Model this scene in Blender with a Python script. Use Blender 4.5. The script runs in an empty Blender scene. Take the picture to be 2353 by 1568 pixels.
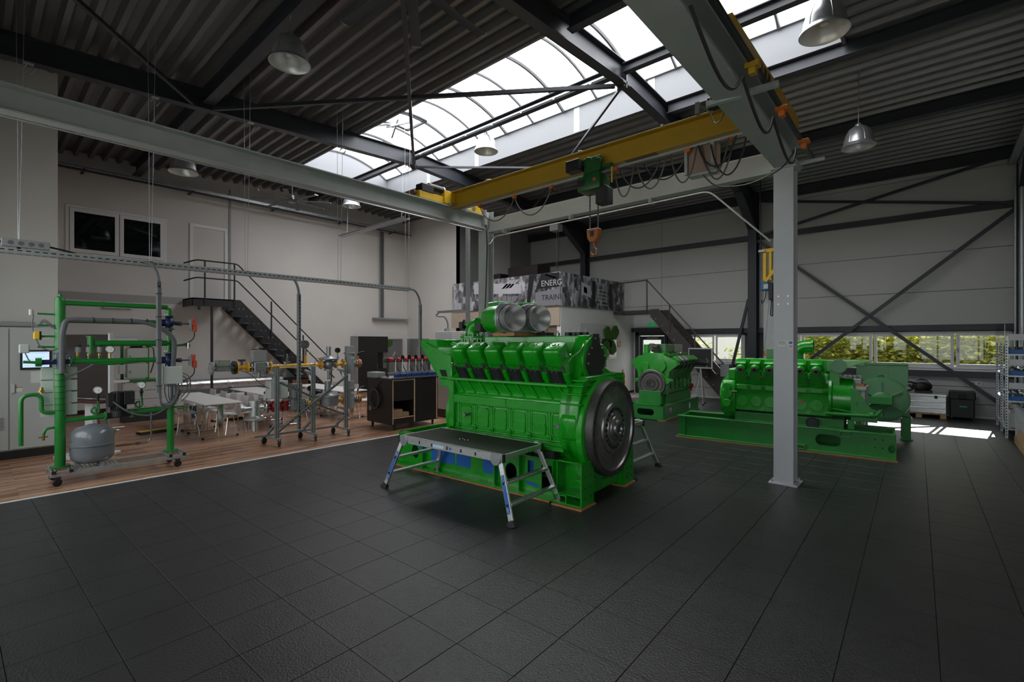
import bpy, bmesh, math, random
from mathutils import Vector, Matrix
random.seed(7)
PI = math.pi
SC = bpy.context.scene
COL = SC.collection

# ------------------------------------------------------------------ camera
FPX, YAW, CAMH = 1105.0, math.radians(41.57), 2.0
cam = bpy.data.cameras.new('camera')
cam.sensor_width = 36.0
cam.lens = 36.0 * FPX / 2353.0
cam.shift_y = 0.0004
cam.clip_start = 0.05
cam_o = bpy.data.objects.new('camera', cam)
COL.objects.link(cam_o)
cam_o.location = (0, 0, CAMH)
cam_o.rotation_euler = (PI / 2, 0, YAW)
SC.camera = cam_o

# ------------------------------------------------------------------ daylight
world = bpy.data.worlds.new('sky')
SC.world = world
world.use_nodes = True
bg = world.node_tree.nodes['Background']
bg.inputs[0].default_value = (0.95, 0.975, 1.0, 1)
bg.inputs[1].default_value = 1.5
sun = bpy.data.lights.new('sun', 'SUN')
sun.energy = 6.0
sun.angle = math.radians(0.6)
sun.color = (1.0, 0.95, 0.86)
sun_o = bpy.data.objects.new('sun', sun)
COL.objects.link(sun_o)
sun_o.location = (4, 30, 20)
sun_o.rotation_euler = Vector((-0.10, -0.86, -0.52)).to_track_quat('-Z', 'Y').to_euler()
SKYLIGHT = 3.0            # radiance of the daylit opal skylight glazing
def portal(loc, rot, sx, sy):
    l = bpy.data.lights.new('daylight_portal', 'AREA'); l.shape = 'RECTANGLE'; l.size = sx; l.size_y = sy; l.cycles.is_portal = True
    o = bpy.data.objects.new('daylight_portal', l); COL.objects.link(o); o.location = loc; o.rotation_euler = rot
portal((-4.1, -1.18, 2.6), (PI / 2, 0, PI), 13.0, 3.4)
portal((-1.4, 17.7, 1.77), (PI / 2, 0, 0), 5.6, 1.0)
portal((-6.9, 17.7, 1.3), (PI / 2, 0, 0), 4.2, 2.0)
SC.view_settings.view_transform = 'Standard'
SC.view_settings.look = 'None'
SC.view_settings.gamma = 1.0
SC.view_settings.use_curve_mapping = False
SC.view_settings.exposure = 1.12
SC.cycles.use_denoising = True
SC.cycles.use_adaptive_sampling = True
SC.cycles.adaptive_threshold = 0.05
SC.cycles.max_bounces = 6
SC.cycles.diffuse_bounces = 4
SC.cycles.transparent_max_bounces = 10
SC.cycles.sample_clamp_indirect = 6.0
SC.cycles.caustics_reflective = False
SC.cycles.caustics_refractive = False

# ------------------------------------------------------------------ materials
MATS = {}
def mat(name, col, rough=0.5, metal=0.0, var=0.0, vscale=8.0, bump=0.0, bscale=60.0, coat=0.0, emit=0.0, spec=None):
    if name in MATS: return MATS[name]
    m = bpy.data.materials.new(name); m.use_nodes = True
    nt = m.node_tree; b = nt.nodes['Principled BSDF']
    b.inputs['Base Color'].default_value = (*col, 1)
    b.inputs['Roughness'].default_value = rough
    b.inputs['Metallic'].default_value = metal
    if spec is not None: b.inputs['Specular IOR Level'].default_value = spec
    if coat: b.inputs['Coat Weight'].default_value = coat; b.inputs['Coat Roughness'].default_value = 0.06
    if emit:
        b.inputs['Emission Color'].default_value = (*col, 1); b.inputs['Emission Strength'].default_value = emit
    if var or bump:
        tc = nt.nodes.new('ShaderNodeTexCoord')
    if var:
        n = nt.nodes.new('ShaderNodeTexNoise'); n.inputs['Scale'].default_value = vscale; n.inputs['Detail'].default_value = 5
        nt.links.new(tc.outputs['Object'], n.inputs['Vector'])
        r = nt.nodes.new('ShaderNodeMapRange'); r.inputs[1].default_value = 0.3; r.inputs[2].default_value = 0.7
        r.inputs[3].default_value = 1 - var; r.inputs[4].default_value = 1 + var
        nt.links.new(n.outputs[0], r.inputs[0])
        h = nt.nodes.new('ShaderNodeHueSaturation'); h.inputs['Color'].default_value = (*col, 1)
        nt.links.new(r.outputs[0], h.inputs['Value']); nt.links.new(h.outputs[0], b.inputs['Base Color'])
        r2 = nt.nodes.new('ShaderNodeMapRange'); r2.inputs[3].default_value = max(0, rough - 0.12 * (var > 0)); r2.inputs[4].default_value = min(1, rough + 0.1)
        nt.links.new(n.outputs[0], r2.inputs[0]); nt.links.new(r2.outputs[0], b.inputs['Roughness'])
    if bump:
        n2 = nt.nodes.new('ShaderNodeTexNoise'); n2.inputs['Scale'].default_value = bscale; n2.inputs['Detail'].default_value = 3
        nt.links.new(tc.outputs['Object'], n2.inputs['Vector'])
        bp = nt.nodes.new('ShaderNodeBump'); bp.inputs['Strength'].default_value = bump; bp.inputs['Distance'].default_value = 0.01
        nt.links.new(n2.outputs[0], bp.inputs['Height']); nt.links.new(bp.outputs[0], b.inputs['Normal'])
    MATS[name] = m
    return m

def lin(r, g, b):
    f = lambda c: (c / 255 / 12.92) if c <= 10 else ((c / 255 + 0.055) / 1.055) ** 2.4
    return (f(r), f(g), f(b))

GREEN = mat('gloss_green_paint', (0.0045, 0.285, 0.0065), 0.30, 0, 0.06, 5, 0.06, 35, coat=0.5)
GREEN2 = mat('dull_green_paint', (0.016, 0.215, 0.028), 0.42, 0, 0.10, 6, 0.05, 30)
GREEN3 = mat('grey_green_paint', (0.075, 0.22, 0.092), 0.4, 0, 0.08, 6, 0.05, 30)
PIPEG = mat('pipe_green_paint', (0.012, 0.20, 0.028), 0.35, 0, 0.05, 5, 0.03, 30, coat=0.3)
WHITE = mat('white_wall_paint', (0.70, 0.68, 0.655), 0.75, 0, 0.025, 1.5, 0.05, 220)
PANELW = mat('light_grey_enamel', (0.60, 0.61, 0.61), 0.45, 0, 0.03, 2)
CABGREY = mat('cabinet_grey_enamel', (0.50, 0.52, 0.51), 0.45, 0, 0.03, 2)
PVC = mat('white_window_plastic', (0.80, 0.80, 0.80), 0.35)
DARKSTEEL = mat('anthracite_steel_paint', (0.038, 0.042, 0.052), 0.45, 0.1, 0.08, 3)
BLACK = mat('black_paint', (0.012, 0.012, 0.013), 0.5)
BLACKM = mat('black_matt', (0.010, 0.010, 0.011), 0.85)
RUBBER = mat('black_rubber', (0.014, 0.014, 0.014), 0.7)
GALV = mat('galvanised_steel', (0.50, 0.53, 0.55), 0.42, 0.85, 0.12, 18)
CRANEG = mat('pale_crane_grey', (0.42, 0.45, 0.44), 0.5, 0.15, 0.06, 4)
COLG = mat('pale_column_grey', (0.47, 0.485, 0.51), 0.5, 0.1, 0.04, 4, 0.04, 120)
ALU = mat('brushed_aluminium', (0.70, 0.71, 0.72), 0.32, 0.9, 0.05, 30)
CHROME = mat('chrome', (0.75, 0.75, 0.76), 0.12, 1.0)
STEEL = mat('machined_steel', (0.26, 0.255, 0.25), 0.36, 0.9, 0.22, 10)
STEELD = mat('dark_machined_steel', (0.13, 0.125, 0.12), 0.42, 0.8, 0.2, 14)
YELLOW = mat('crane_yellow_paint', (0.42, 0.255, 0.018), 0.45, 0, 0.05, 4)
YELLOWB = mat('bright_yellow_paint', (0.80, 0.50, 0.02), 0.4, 0, 0.04, 4)
GASY = mat('gas_yellow_paint', (0.78, 0.40, 0.012), 0.35, 0, 0.05, 6)
ORANGE = mat('orange_plastic', (0.62, 0.16, 0.02), 0.45)
RED = mat('red_plastic', (0.50, 0.022, 0.02), 0.4)
REDV = mat('dark_red_paint', (0.26, 0.012, 0.018), 0.35, 0, 0.05, 6)
BLUE = mat('blue_film', (0.012, 0.12, 0.46), 0.5)
NAVY = mat('navy_valve_paint', (0.012, 0.02, 0.085), 0.35)
TANKG = mat('grey_tank_enamel', (0.17, 0.19, 0.215), 0.25, 0, 0.03, 3, coat=0.4)
WOODR = mat('raw_plywood', (0.36, 0.17, 0.075), 0.7, 0, 0.15, 14)
PALLET = mat('pallet_pine', (0.42, 0.27, 0.13), 0.75, 0, 0.15, 10)
CARD = mat('brown_cardboard', (0.34, 0.21, 0.12), 0.8, 0, 0.06, 8)
PLY = mat('birch_ply_edge', (0.58, 0.42, 0.26), 0.6)
BLACKPLY = mat('black_film_faced_ply', (0.018, 0.013, 0.011), 0.4, 0, 0.1, 6)
TABLEW = mat('white_laminate', (0.74, 0.72, 0.70), 0.35)
CHAIRW = mat('white_moulded_plastic', (0.72, 0.71, 0.70), 0.35)
BEIGE = mat('beige_render', (0.46, 0.38, 0.30), 0.8, 0, 0.04, 3)
BRASS = mat('brass', (0.50, 0.30, 0.08), 0.3, 0.9)
CASTG = mat('grey_cast_alloy', (0.34, 0.35, 0.36), 0.38, 0.6, 0.1, 12)
GREYP = mat('grey_plastic', (0.30, 0.31, 0.31), 0.5)
PALEBOX = mat('pale_grey_plastic_box', (0.52, 0.55, 0.51), 0.5)
CABLEG = mat('grey_cable_sheath', (0.13, 0.135, 0.145), 0.55)
CABLEB = mat('black_cable_sheath', (0.016, 0.015, 0.015), 0.5)
CABLEM = mat('brown_grey_cable', (0.10, 0.085, 0.075), 0.5)
SCREEN = mat('lit_screen', (0.42, 0.55, 0.72), 0.3, emit=0.55)
PAPER = mat('white_paper', (0.74, 0.75, 0.73), 0.7)
MOSS = mat('green_moss', (0.045, 0.13, 0.012), 0.95, 0, 0.3, 60, 0.9, 90)
SIGNG = mat('sign_green', (0.012, 0.30, 0.10), 0.4, emit=0.15)
DARKGREYBOARD = mat('charcoal_board', (0.022, 0.023, 0.026), 0.55)

def glassmat(name, tint=(0.95, 0.97, 0.96), refl=0.035, rough=0.02):
    m = bpy.data.materials.new(name); m.use_nodes = True
    nt = m.node_tree; nt.nodes.clear()
    o = nt.nodes.new('ShaderNodeOutputMaterial'); mx = nt.nodes.new('ShaderNodeMixShader')
    t = nt.nodes.new('ShaderNodeBsdfTransparent'); g = nt.nodes.new('ShaderNodeBsdfGlossy')
    fr = nt.nodes.new('ShaderNodeLayerWeight'); fr.inputs['Blend'].default_value = 0.5
    pw = nt.nodes.new('ShaderNodeMath'); pw.operation = 'POWER'; pw.inputs[1].default_value = 5.0; nt.links.new(fr.outputs['Facing'], pw.inputs[0])
    mm = nt.nodes.new('ShaderNodeMath'); mm.operation = 'MULTIPLY_ADD'; mm.inputs[1].default_value = 0.9; mm.inputs[2].default_value = refl
    t.inputs[0].default_value = (*tint, 1); g.inputs['Roughness'].default_value = rough
    nt.links.new(pw.outputs[0], mm.inputs[0]); nt.links.new(mm.outputs[0], mx.inputs[0])
    nt.links.new(t.outputs[0], mx.inputs[1]); nt.links.new(g.outputs[0], mx.inputs[2]); nt.links.new(mx.outputs[0], o.inputs[0])
    return m
GLASS = glassmat('window_glass')
FROST = glassmat('tinted_glass_sheet', (0.78, 0.80, 0.79), 0.10, 0.05)
DARKGLASS = mat('dark_room_glass', (0.004, 0.006, 0.006), 0.04, 0, spec=0.7)

# opal polycarbonate lit from behind by the daylight
SKYM = bpy.data.materials.new('daylit_opal_glazing'); SKYM.use_nodes = True
_b = SKYM.node_tree.nodes['Principled BSDF']
_b.inputs['Base Color'].default_value = (0.8, 0.82, 0.85, 1); _b.inputs['Roughness'].default_value = 0.4
_b.inputs['Emission Color'].default_value = (0.975, 0.985, 1.0, 1); _b.inputs['Emission Strength'].default_value = SKYLIGHT

def tile_material():
    m = bpy.data.materials.new('black_rubber_tile'); m.use_nodes = True
    nt = m.node_tree; b = nt.nodes['Principled BSDF']
    geo = nt.nodes.new('ShaderNodeNewGeometry'); oi = nt.nodes.new('ShaderNodeObjectInfo')
    n = nt.nodes.new('ShaderNodeTexNoise'); n.inputs['Scale'].default_value = 62; n.inputs['Detail'].default_value = 2.5; n.inputs['Roughness'].default_value = 0.55
    n3 = nt.nodes.new('ShaderNodeTexNoise'); n3.inputs['Scale'].default_value = 1.3; n3.inputs['Detail'].default_value = 5
    nt.links.new(geo.outputs['Position'], n.inputs['Vector']); nt.links.new(geo.outputs['Position'], n3.inputs['Vector'])
    bp = nt.nodes.new('ShaderNodeBump'); bp.inputs['Strength'].default_value = 0.75; bp.inputs['Distance'].default_value = 0.006
    nt.links.new(n.outputs[0], bp.inputs['Height']); nt.links.new(bp.outputs[0], b.inputs['Normal'])
    cr = nt.nodes.new('ShaderNodeValToRGB')
    cr.color_ramp.elements[0].position = 0.3; cr.color_ramp.elements[0].color = (0.0195, 0.0186, 0.0203, 1)
    cr.color_ramp.elements[1].position = 0.75; cr.color_ramp.elements[1].color = (0.0285, 0.0272, 0.0286, 1)
    nt.links.new(n3.outputs[0], cr.inputs[0]); nt.links.new(cr.outputs[0], b.inputs['Base Color'])
    b.inputs['Roughness'].default_value = 0.38
    b.inputs['Specular IOR Level'].default_value = 0.5
    return m
TILE = tile_material()
JOINT = mat('tile_joint', (0.006, 0.006, 0.006), 0.9)

def wood_material():
    m = bpy.data.materials.new('oak_strip_floor'); m.use_nodes = True
    nt = m.node_tree; b = nt.nodes['Principled BSDF']
    geo = nt.nodes.new('ShaderNodeNewGeometry')
    mp = nt.nodes.new('ShaderNodeMapping'); mp.inputs['Rotation'].default_value = (0, 0, PI / 2)
    nt.links.new(geo.outputs['Position'], mp.inputs['Vector'])
    br = nt.nodes.new('ShaderNodeTexBrick')
    br.inputs['Scale'].default_value = 1.0; br.inputs['Brick Width'].default_value = 0.85; br.inputs['Row Height'].default_value = 0.062
    br.inputs['Mortar Size'].default_value = 0.0012; br.inputs['Mortar Smooth'].default_value = 0.1
    br.inputs['Color1'].default_value = (0.21, 0.098, 0.055, 1); br.inputs['Color2'].default_value = (0.56, 0.32, 0.20, 1)
    br.inputs['Mortar'].default_value = (0.05, 0.027, 0.016, 1)
    nt.links.new(mp.outputs[0], br.inputs['Vector'])
    mp2 = nt.nodes.new('ShaderNodeMapping'); mp2.inputs['Scale'].default_value = (60, 4, 1)
    nt.links.new(geo.outputs['Position'], mp2.inputs['Vector'])
    n = nt.nodes.new('ShaderNodeTexNoise'); n.inputs['Scale'].default_value = 1.0; n.inputs['Detail'].default_value = 4
    nt.links.new(mp2.outputs[0], n.inputs['Vector'])
    mx = nt.nodes.new('ShaderNodeMix'); mx.data_type = 'RGBA'; mx.blend_type = 'MULTIPLY'; mx.inputs[0].default_value = 0.55
    cr = nt.nodes.new('ShaderNodeValToRGB'); cr.color_ramp.elements[0].position = 0.3; cr.color_ramp.elements[0].color = (0.55, 0.5, 0.47, 1); cr.color_ramp.elements[1].position = 0.7
    nt.links.new(n.outputs[0], cr.inputs[0]); nt.links.new(br.outputs[0], mx.inputs[6]); nt.links.new(cr.outputs[0], mx.inputs[7])
    nt.links.new(mx.outputs[2], b.inputs['Base Color'])
    b.inputs['Roughness'].default_value = 0.3
    return m
WOODF = wood_material()

def ribbed_panel_material():
    m = bpy.data.materials.new('micro_ribbed_wall_panel'); m.use_nodes = True
    nt = m.node_tree; b = nt.nodes['Principled BSDF']
    b.inputs['Base Color'].default_value = (0.58, 0.58, 0.56, 1); b.inputs['Roughness'].default_value = 0.5
    geo = nt.nodes.new('ShaderNodeNewGeometry'); w = nt.nodes.new('ShaderNodeTexWave')
    w.wave_type = 'BANDS'; w.bands_direction = 'Z'; w.wave_profile = 'SAW'; w.inputs['Scale'].default_value = 6.5
    nt.links.new(geo.outputs['Position'], w.inputs['Vector'])
    bp = nt.nodes.new('ShaderNodeBump'); bp.inputs['Strength'].default_value = 0.25; bp.inputs['Distance'].default_value = 0.004
    nt.links.new(w.outputs[1], bp.inputs['Height']); nt.links.new(bp.outputs[0], b.inputs['Normal'])
    return m
PANEL = ribbed_panel_material()
DECK = mat('grey_coated_deck', (0.17, 0.168, 0.168), 0.36, 0.35, 0.08, 2.5)
CURB = mat('pale_curb_sheet', (0.20, 0.208, 0.225), 0.5, 0, 0.03, 2)

# ------------------------------------------------------------------ scene graph helpers
OFF = {}
def T(name, label, cat, loc=(0, 0, 0), rz=0.0, group=None, world=False):
    o = bpy.data.objects.new(name, None); COL.objects.link(o)
    o.empty_display_size = 0.2
    o.location = loc; o.rotation_euler = (0, 0, rz)
    o['label'] = label; o['category'] = cat
    if group: o['group'] = group
    if world: OFF[o.name] = Vector(loc)
    return o
def tag(o, label, cat, group=None, kind=None):
    o['label'] = label; o['category'] = cat
    if group: o['group'] = group
    if kind: o['kind'] = kind
    return o
def dup(root, loc, rz, label=None):
    r = root.copy(); COL.objects.link(r); r.location = loc; r.rotation_euler = (0, 0, rz)
    if label: r['label'] = label
    for ch in list(root.children):
        c = ch.copy(); COL.objects.link(c); c.parent = r
        for g in list(ch.children):
            d = g.copy(); COL.objects.link(d); d.parent = c
    return r

def frame(d, up=(0, 0, 1)):
    d = Vector(d).normalized(); u = Vector(up)
    if abs(d.dot(u)) > 0.98: u = Vector((1, 0, 0)) if abs(d.x) < 0.9 else Vector((0, 1, 0))
    s = d.cross(u).normalized(); u2 = s.cross(d).normalized()
    return d, s, u2

class MB:
    def __init__(s, owner=None):
        s.bm = bmesh.new(); s.owner = owner; s.off = Vector((0, 0, 0))
        o = owner
        while o is not None:
            if o.name in OFF: s.off = OFF[o.name]; break
            o = o.parent
    def v(s, p): return s.bm.verts.new(Vector(p) - s.off)
    def f(s, vs):
        try: return s.bm.faces.new(vs)
        except ValueError: return None
    def box(s, x0, x1, y0, y1, z0, z1):
        p = [s.v((x, y, z)) for z in (z0, z1) for x, y in ((x0, y0), (x1, y0), (x1, y1), (x0, y1))]
        for q in ((3, 2, 1, 0), (4, 5, 6, 7), (0, 1, 5, 4), (1, 2, 6, 5), (2, 3, 7, 6), (3, 0, 4, 7)): s.f([p[i] for i in q])
        return s
    def cbox(s, c, sz, rot=None):
        h = Vector(sz) / 2; c = Vector(c); p = []
        for z in (-1, 1):
            for x, y in ((-1, -1), (1, -1), (1, 1), (-1, 1)):
                w = Vector((x * h.x, y * h.y, z * h.z))
                p.append(s.v(c + (rot @ w if rot else w)))
        for q in ((3, 2, 1, 0), (4, 5, 6, 7), (0, 1, 5, 4), (1, 2, 6, 5), (2, 3, 7, 6), (3, 0, 4, 7)): s.f([p[i] for i in q])
        return s
    def sweep(s, poly, p0, p1, up=(0, 0, 1), poly1=None):
        d, sd, u = frame(Vector(p1) - Vector(p0), up)
        a = [s.v(Vector(p0) + sd * x + u * y) for x, y in poly]; b = [s.v(Vector(p1) + sd * x + u * y) for x, y in (poly1 or poly)]
        n = len(poly)
        for i in range(n): s.f([a[i], a[(i + 1) % n], b[(i + 1) % n], b[i]])
        s.f(a[::-1]); s.f(b)
        return s
    def bar(s, p0, p1, w, h, up=(0, 0, 1)):
        return s.sweep([(-w / 2, -h / 2), (w / 2, -h / 2), (w / 2, h / 2), (-w / 2, h / 2)], p0, p1, up)
    def ibeam(s, p0, p1, h, b, tw=0.012, tf=0.018, up=(0, 0, 1)):
        H, B, t = h / 2, b / 2, tw / 2
        return s.sweep([(-B, -H), (B, -H), (B, -H + tf), (t, -H + tf), (t, H - tf), (B, H - tf), (B, H), (-B, H), (-B, H - tf), (-t, H - tf), (-t, -H + tf), (-B, -H + tf)], p0, p1, up)
    def cyl(s, p0, p1, r0, r1=None, seg=16, cap=True):
        r1 = r0 if r1 is None else r1
        d, sd, u = frame(Vector(p1) - Vector(p0))
        A = [(math.cos(2 * PI * i / seg), math.sin(2 * PI * i / seg)) for i in range(seg)]
        a = [s.v(Vector(p0) + (sd * c + u * k) * r0) for c, k in A]; b = [s.v(Vector(p1) + (sd * c + u * k) * r1) for c, k in A]
        for i in range(seg): s.f([a[i], a[(i + 1) % seg], b[(i + 1) % seg], b[i]])
        if cap: s.f(a[::-1]); s.f(b)
        return s
    def lathe(s, prof, o, axis=(0, 0, 1), seg=24, closed=False, ang=None):
        d, sd, u = frame(axis); o = Vector(o); rings = []
        n = seg if ang is None else seg + 1
        for r, hh in prof:
            if r < 1e-6: rings.append([s.v(o + d * hh)])
            else:
                rg = []
                for i in range(n):
                    t = (2 * PI * i / seg) if ang is None else ang[0] + (ang[1] - ang[0]) * i / seg
                    rg.append(s.v(o + d * hh + (sd * math.cos(t) + u * math.sin(t)) * r))
                rings.append(rg)
        m = len(rings)
        for j in range(m if closed else m - 1):
            A, B = rings[j], rings[(j + 1) % m]
            for i in range(n if ang is None else n - 1):
                k = (i + 1) % n
                if len(A) == 1 and len(B) == 1: continue
                if len(A) == 1: s.f([A[0], B[i], B[k]])
                elif len(B) == 1: s.f([A[i], A[k], B[0]])
                else: s.f([A[i], A[k], B[k], B[i]])
        return s
    def tube(s, pts, r, seg=8, fil=0.0, cap=True, fseg=5):
        P = [Vector(p) for p in pts]
        if fil > 0 and len(P) > 2:
            Q = [P[0]]
            for i in range(1, len(P) - 1):
                a, b, c = P[i - 1], P[i], P[i + 1]
                d1, d2 = (a - b), (c - b)
                k = min(fil, d1.length * 0.49, d2.length * 0.49)
                s0, s1 = b + d1.normalized() * k, b + d2.normalized() * k
                for j in range(fseg + 1):
                    t = j / fseg; Q.append(s0 * (1 - t) ** 2 + b * 2 * t * (1 - t) + s1 * t * t)
            Q.append(P[-1]); P = Q
        rings = []; prev = None
        for i, p in enumerate(P):
            if i == 0: d = P[1] - P[0]
            elif i == len(P) - 1: d = P[-1] - P[-2]
            else: d = (P[i + 1] - P[i]).normalized() + (P[i] - P[i - 1]).normalized()
            if d.length < 1e-9: d = Vector((0, 0, 1))
            d.normalize()
            if prev is None: _, sd, u = frame(d)
            else:
                sd = prev - d * prev.dot(d)
                if sd.length < 1e-6: _, sd, _u = frame(d)
                sd.normalize(); u = sd.cross(d)
            prev = sd
            rings.append([s.v(p + (sd * math.cos(2 * PI * k / seg) + u * math.sin(2 * PI * k / seg)) * r) for k in range(seg)])
        for A, B in zip(rings, rings[1:]):
            for k in range(seg): s.f([A[k], A[(k + 1) % seg], B[(k + 1) % seg], B[k]])
        if cap: s.f(rings[0][::-1]); s.f(rings[-1])
        return s
    def prism(s, poly, ax, a, b):
        def P(p, t):
            return (t, p[0], p[1]) if ax == 'x' else (p[0], t, p[1]) if ax == 'y' else (p[0], p[1], t)
        A = [s.v(P(p, a)) for p in poly]; B = [s.v(P(p, b)) for p in poly]; n = len(poly)
        for i in range(n): s.f([A[i], A[(i + 1) % n], B[(i + 1) % n], B[i]])
        s.f(A[::-1]); s.f(B)
        return s
    def plate_hole(s, outer, hole, ax, a, b):
        """flat plate with one hole (same vertex count outline bridge)"""
        def P(p, t):
            return (t, p[0], p[1]) if ax == 'x' else (p[0], t, p[1]) if ax == 'y' else (p[0], p[1], t)
        n = len(hole)
        oa = [s.v(P(p, a)) for p in outer]; ob = [s.v(P(p, b)) for p in outer]
        ha = [s.v(P(p, a)) for p in hole]; hb = [s.v(P(p, b)) for p in hole]
        for i in range(n):
            j = (i + 1) % n
            s.f([oa[i], oa[j], ha[j], ha[i]]); s.f([ob[i], hb[i], hb[j], ob[j]])
            s.f([oa[i], ob[i], ob[j], oa[j]]); s.f([ha[i], ha[j], hb[j], hb[i]])
        return s
    def quad(s, a, b, c, d): s.f([s.v(a), s.v(b), s.v(c), s.v(d)]); return s
    def sph(s, c, r, seg=14, sc=(1, 1, 1)):
        c = Vector(c); rows = []
        n = seg // 2
        for j in range(n + 1):
            t = PI * j / n
            if j in (0, n): rows.append([s.v(c + Vector((0, 0, r * sc[2] * math.cos(t))))])
            else: rows.append([s.v(c + Vector((r * sc[0] * math.sin(t) * math.cos(2 * PI * i / seg), r * sc[1] * math.sin(t) * math.sin(2 * PI * i / seg), r * sc[2] * math.cos(t)))) for i in range(seg)])
        for A, B in zip(rows, rows[1:]):
            for i in range(seg):
                k = (i + 1) % seg
                if len(A) == 1: s.f([A[0], B[i], B[k]])
                elif len(B) == 1: s.f([A[k], A[i], B[0]])
                else: s.f([A[i], B[i], B[k], A[k]])
        return s
    def mesh(s, name, bev=0.0, bseg=1, smooth=True, ang=35):
        bmesh.ops.recalc_face_normals(s.bm, faces=s.bm.faces[:])
        if bev:
            es = [e for e in s.bm.edges if len(e.link_faces) == 2 and e.calc_face_angle(0) > math.radians(40)]
            bmesh.ops.bevel(s.bm, geom=es, offset=bev, segments=bseg, affect='EDGES', clamp_overlap=True, profile=0.5)
        me = bpy.data.meshes.new(name); s.bm.to_mesh(me); s.bm.free()
        if smooth:
            me.polygons.foreach_set('use_smooth', [True] * len(me.polygons))
            me.set_sharp_from_angle(angle=math.radians(ang))
        return me
    def build(s, name, m, parent='own', bev=0.0, bseg=1, label=None, ang=35, smooth=True):
        me = s.mesh(name, bev, bseg, smooth, ang)
        me.materials.append(m)
        o = bpy.data.objects.new(name, me); COL.objects.link(o)
        p = s.owner if parent == 'own' else parent
        if p is not None:
            o.parent = p
        elif s.off.length: o.location = s.off
        if label: o['label'] = label
        return o

def single(name, m, loc, fn, label, cat, group=None, bev=0.0, kind=None, rz=0, ang=35):
    """a thing that is one mesh; fn draws in world coordinates unless rz is used"""
    b = MB(); b.off = Vector(loc) if not rz else Vector((0, 0, 0)); fn(b)
    off = b.off.copy(); b.off = Vector((0, 0, 0))
    me = b.mesh(name, bev, ang=ang); me.materials.append(m)
    o = bpy.data.objects.new(name, me); COL.objects.link(o); o.location = loc; o.rotation_euler = (0, 0, rz)
    return tag(o, label, cat, group, kind)
def struct(name, m, fn, label, bev=0.0, ang=35, cat='structure'):
    b = MB(); fn(b); me = b.mesh(name, bev, ang=ang); me.materials.append(m)
    o = bpy.data.objects.new(name, me); COL.objects.link(o)
    o['kind'] = 'structure'; o['label'] = label
    return o
def part(owner, name, m, fn, bev=0.0, label=None, ang=35, bseg=1):
    b = MB(owner); fn(b); return b.build(name, m, owner, bev, bseg, label, ang)
def text(owner, s, m, loc, size, rot, depth=0.004, name='lettering', spacing=1.0, label=None, align='LEFT', bold=0.0):
    cu = bpy.data.curves.new(name, 'FONT'); cu.body = s; cu.size = size; cu.extrude = depth / 2; cu.space_character = spacing; cu.align_x = align
    cu.offset = bold
    ob = bpy.data.objects.new(name, cu); COL.objects.link(ob)
    dg = bpy.context.evaluated_depsgraph_get(); me = bpy.data.meshes.new_from_object(ob.evaluated_get(dg))
    bpy.data.objects.remove(ob); bpy.data.curves.remove(cu)
    me.materials.clear(); me.materials.append(m); me.name = name
    o = bpy.data.objects.new(name, me); COL.objects.link(o)
    off = Vector((0, 0, 0)); q = owner
    while q is not None:
        if q.name in OFF: off = OFF[q.name]; break
        q = q.parent
    o.parent = owner; o.location = Vector(loc) - off; o.rotation_euler = rot
    if label: o['label'] = label
    return o
def circ(cx, cy, r, n=24, r2=None, a0=0.0):
    r2 = r if r2 is None else r2
    return [(cx + r * math.cos(a0 + 2 * PI * i / n), cy + r2 * math.sin(a0 + 2 * PI * i / n)) for i in range(n)]
def rrect(x0, x1, y0, y1, r, n=4):
    out = []
    for cx, cy, a in ((x1 - r, y1 - r, 0), (x0 + r, y1 - r, PI / 2), (x0 + r, y0 + r, PI), (x1 - r, y0 + r, 1.5 * PI)):
        out += [(cx + r * math.cos(a + PI / 2 * i / n), cy + r * math.sin(a + PI / 2 * i / n)) for i in range(n + 1)]
    return out
# ================================================================== setting
XL, YF, XR, YN = -17.5, 17.4, 2.7, -0.95      # hall: left wall, far wall, right wall, near wall
RIDGE, SLOPE, ZR = 8.38, 0.055, 7.38
def roofz(y): return ZR - SLOPE * abs(y - RIDGE)
SKX0, SKX1, SKY0, SKY1, SKZ = -15.1, -1.26, 6.6, 10.15, 7.93
LINE = -8.62

# ---- floor of black rubber tiles
TA, TS = math.radians(1.5), 0.4875
def tile_pt(i, j):
    x, y = i * TS, j * TS
    return (-1.91 + x * math.cos(TA) - y * math.sin(TA), 2.64 + x * math.sin(TA) + y * math.cos(TA))
def clip(poly, ax, lim, keep_gt):
    out = []
    for a, b in zip(poly, poly[1:] + poly[:1]):
        ia = (a[ax] > lim) == keep_gt; ib = (b[ax] > lim) == keep_gt
        if ia: out.append(a)
        if ia != ib:
            t = (lim - a[ax]) / (b[ax] - a[ax]); out.append((a[0] + (b[0] - a[0]) * t, a[1] + (b[1] - a[1]) * t))
    return out
floor = struct('floor', JOINT, lambda b: b.box(LINE, XR, YN, YF, -0.12, -0.008), 'black rubber tiled workshop floor of the hall')
def seen(x, y):
    d = -x * math.sin(YAW) + y * math.cos(YAW); s = x * math.cos(YAW) + y * math.sin(YAW)
    if d < 1.4: return False
    px = 1176.5 + FPX * s / d; py = 783 + FPX * CAMH / d
    return -60 < px < 2413 and py < 1640
GAP = 0.0022
tb = MB(); sq = TS / 2 - GAP
tb.box(-sq, sq, -sq, sq, -0.02, 0.0)
tile_me = tb.mesh('tile', 0.0016); tile_me.materials.append(TILE)
cand, rest = [], []
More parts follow.
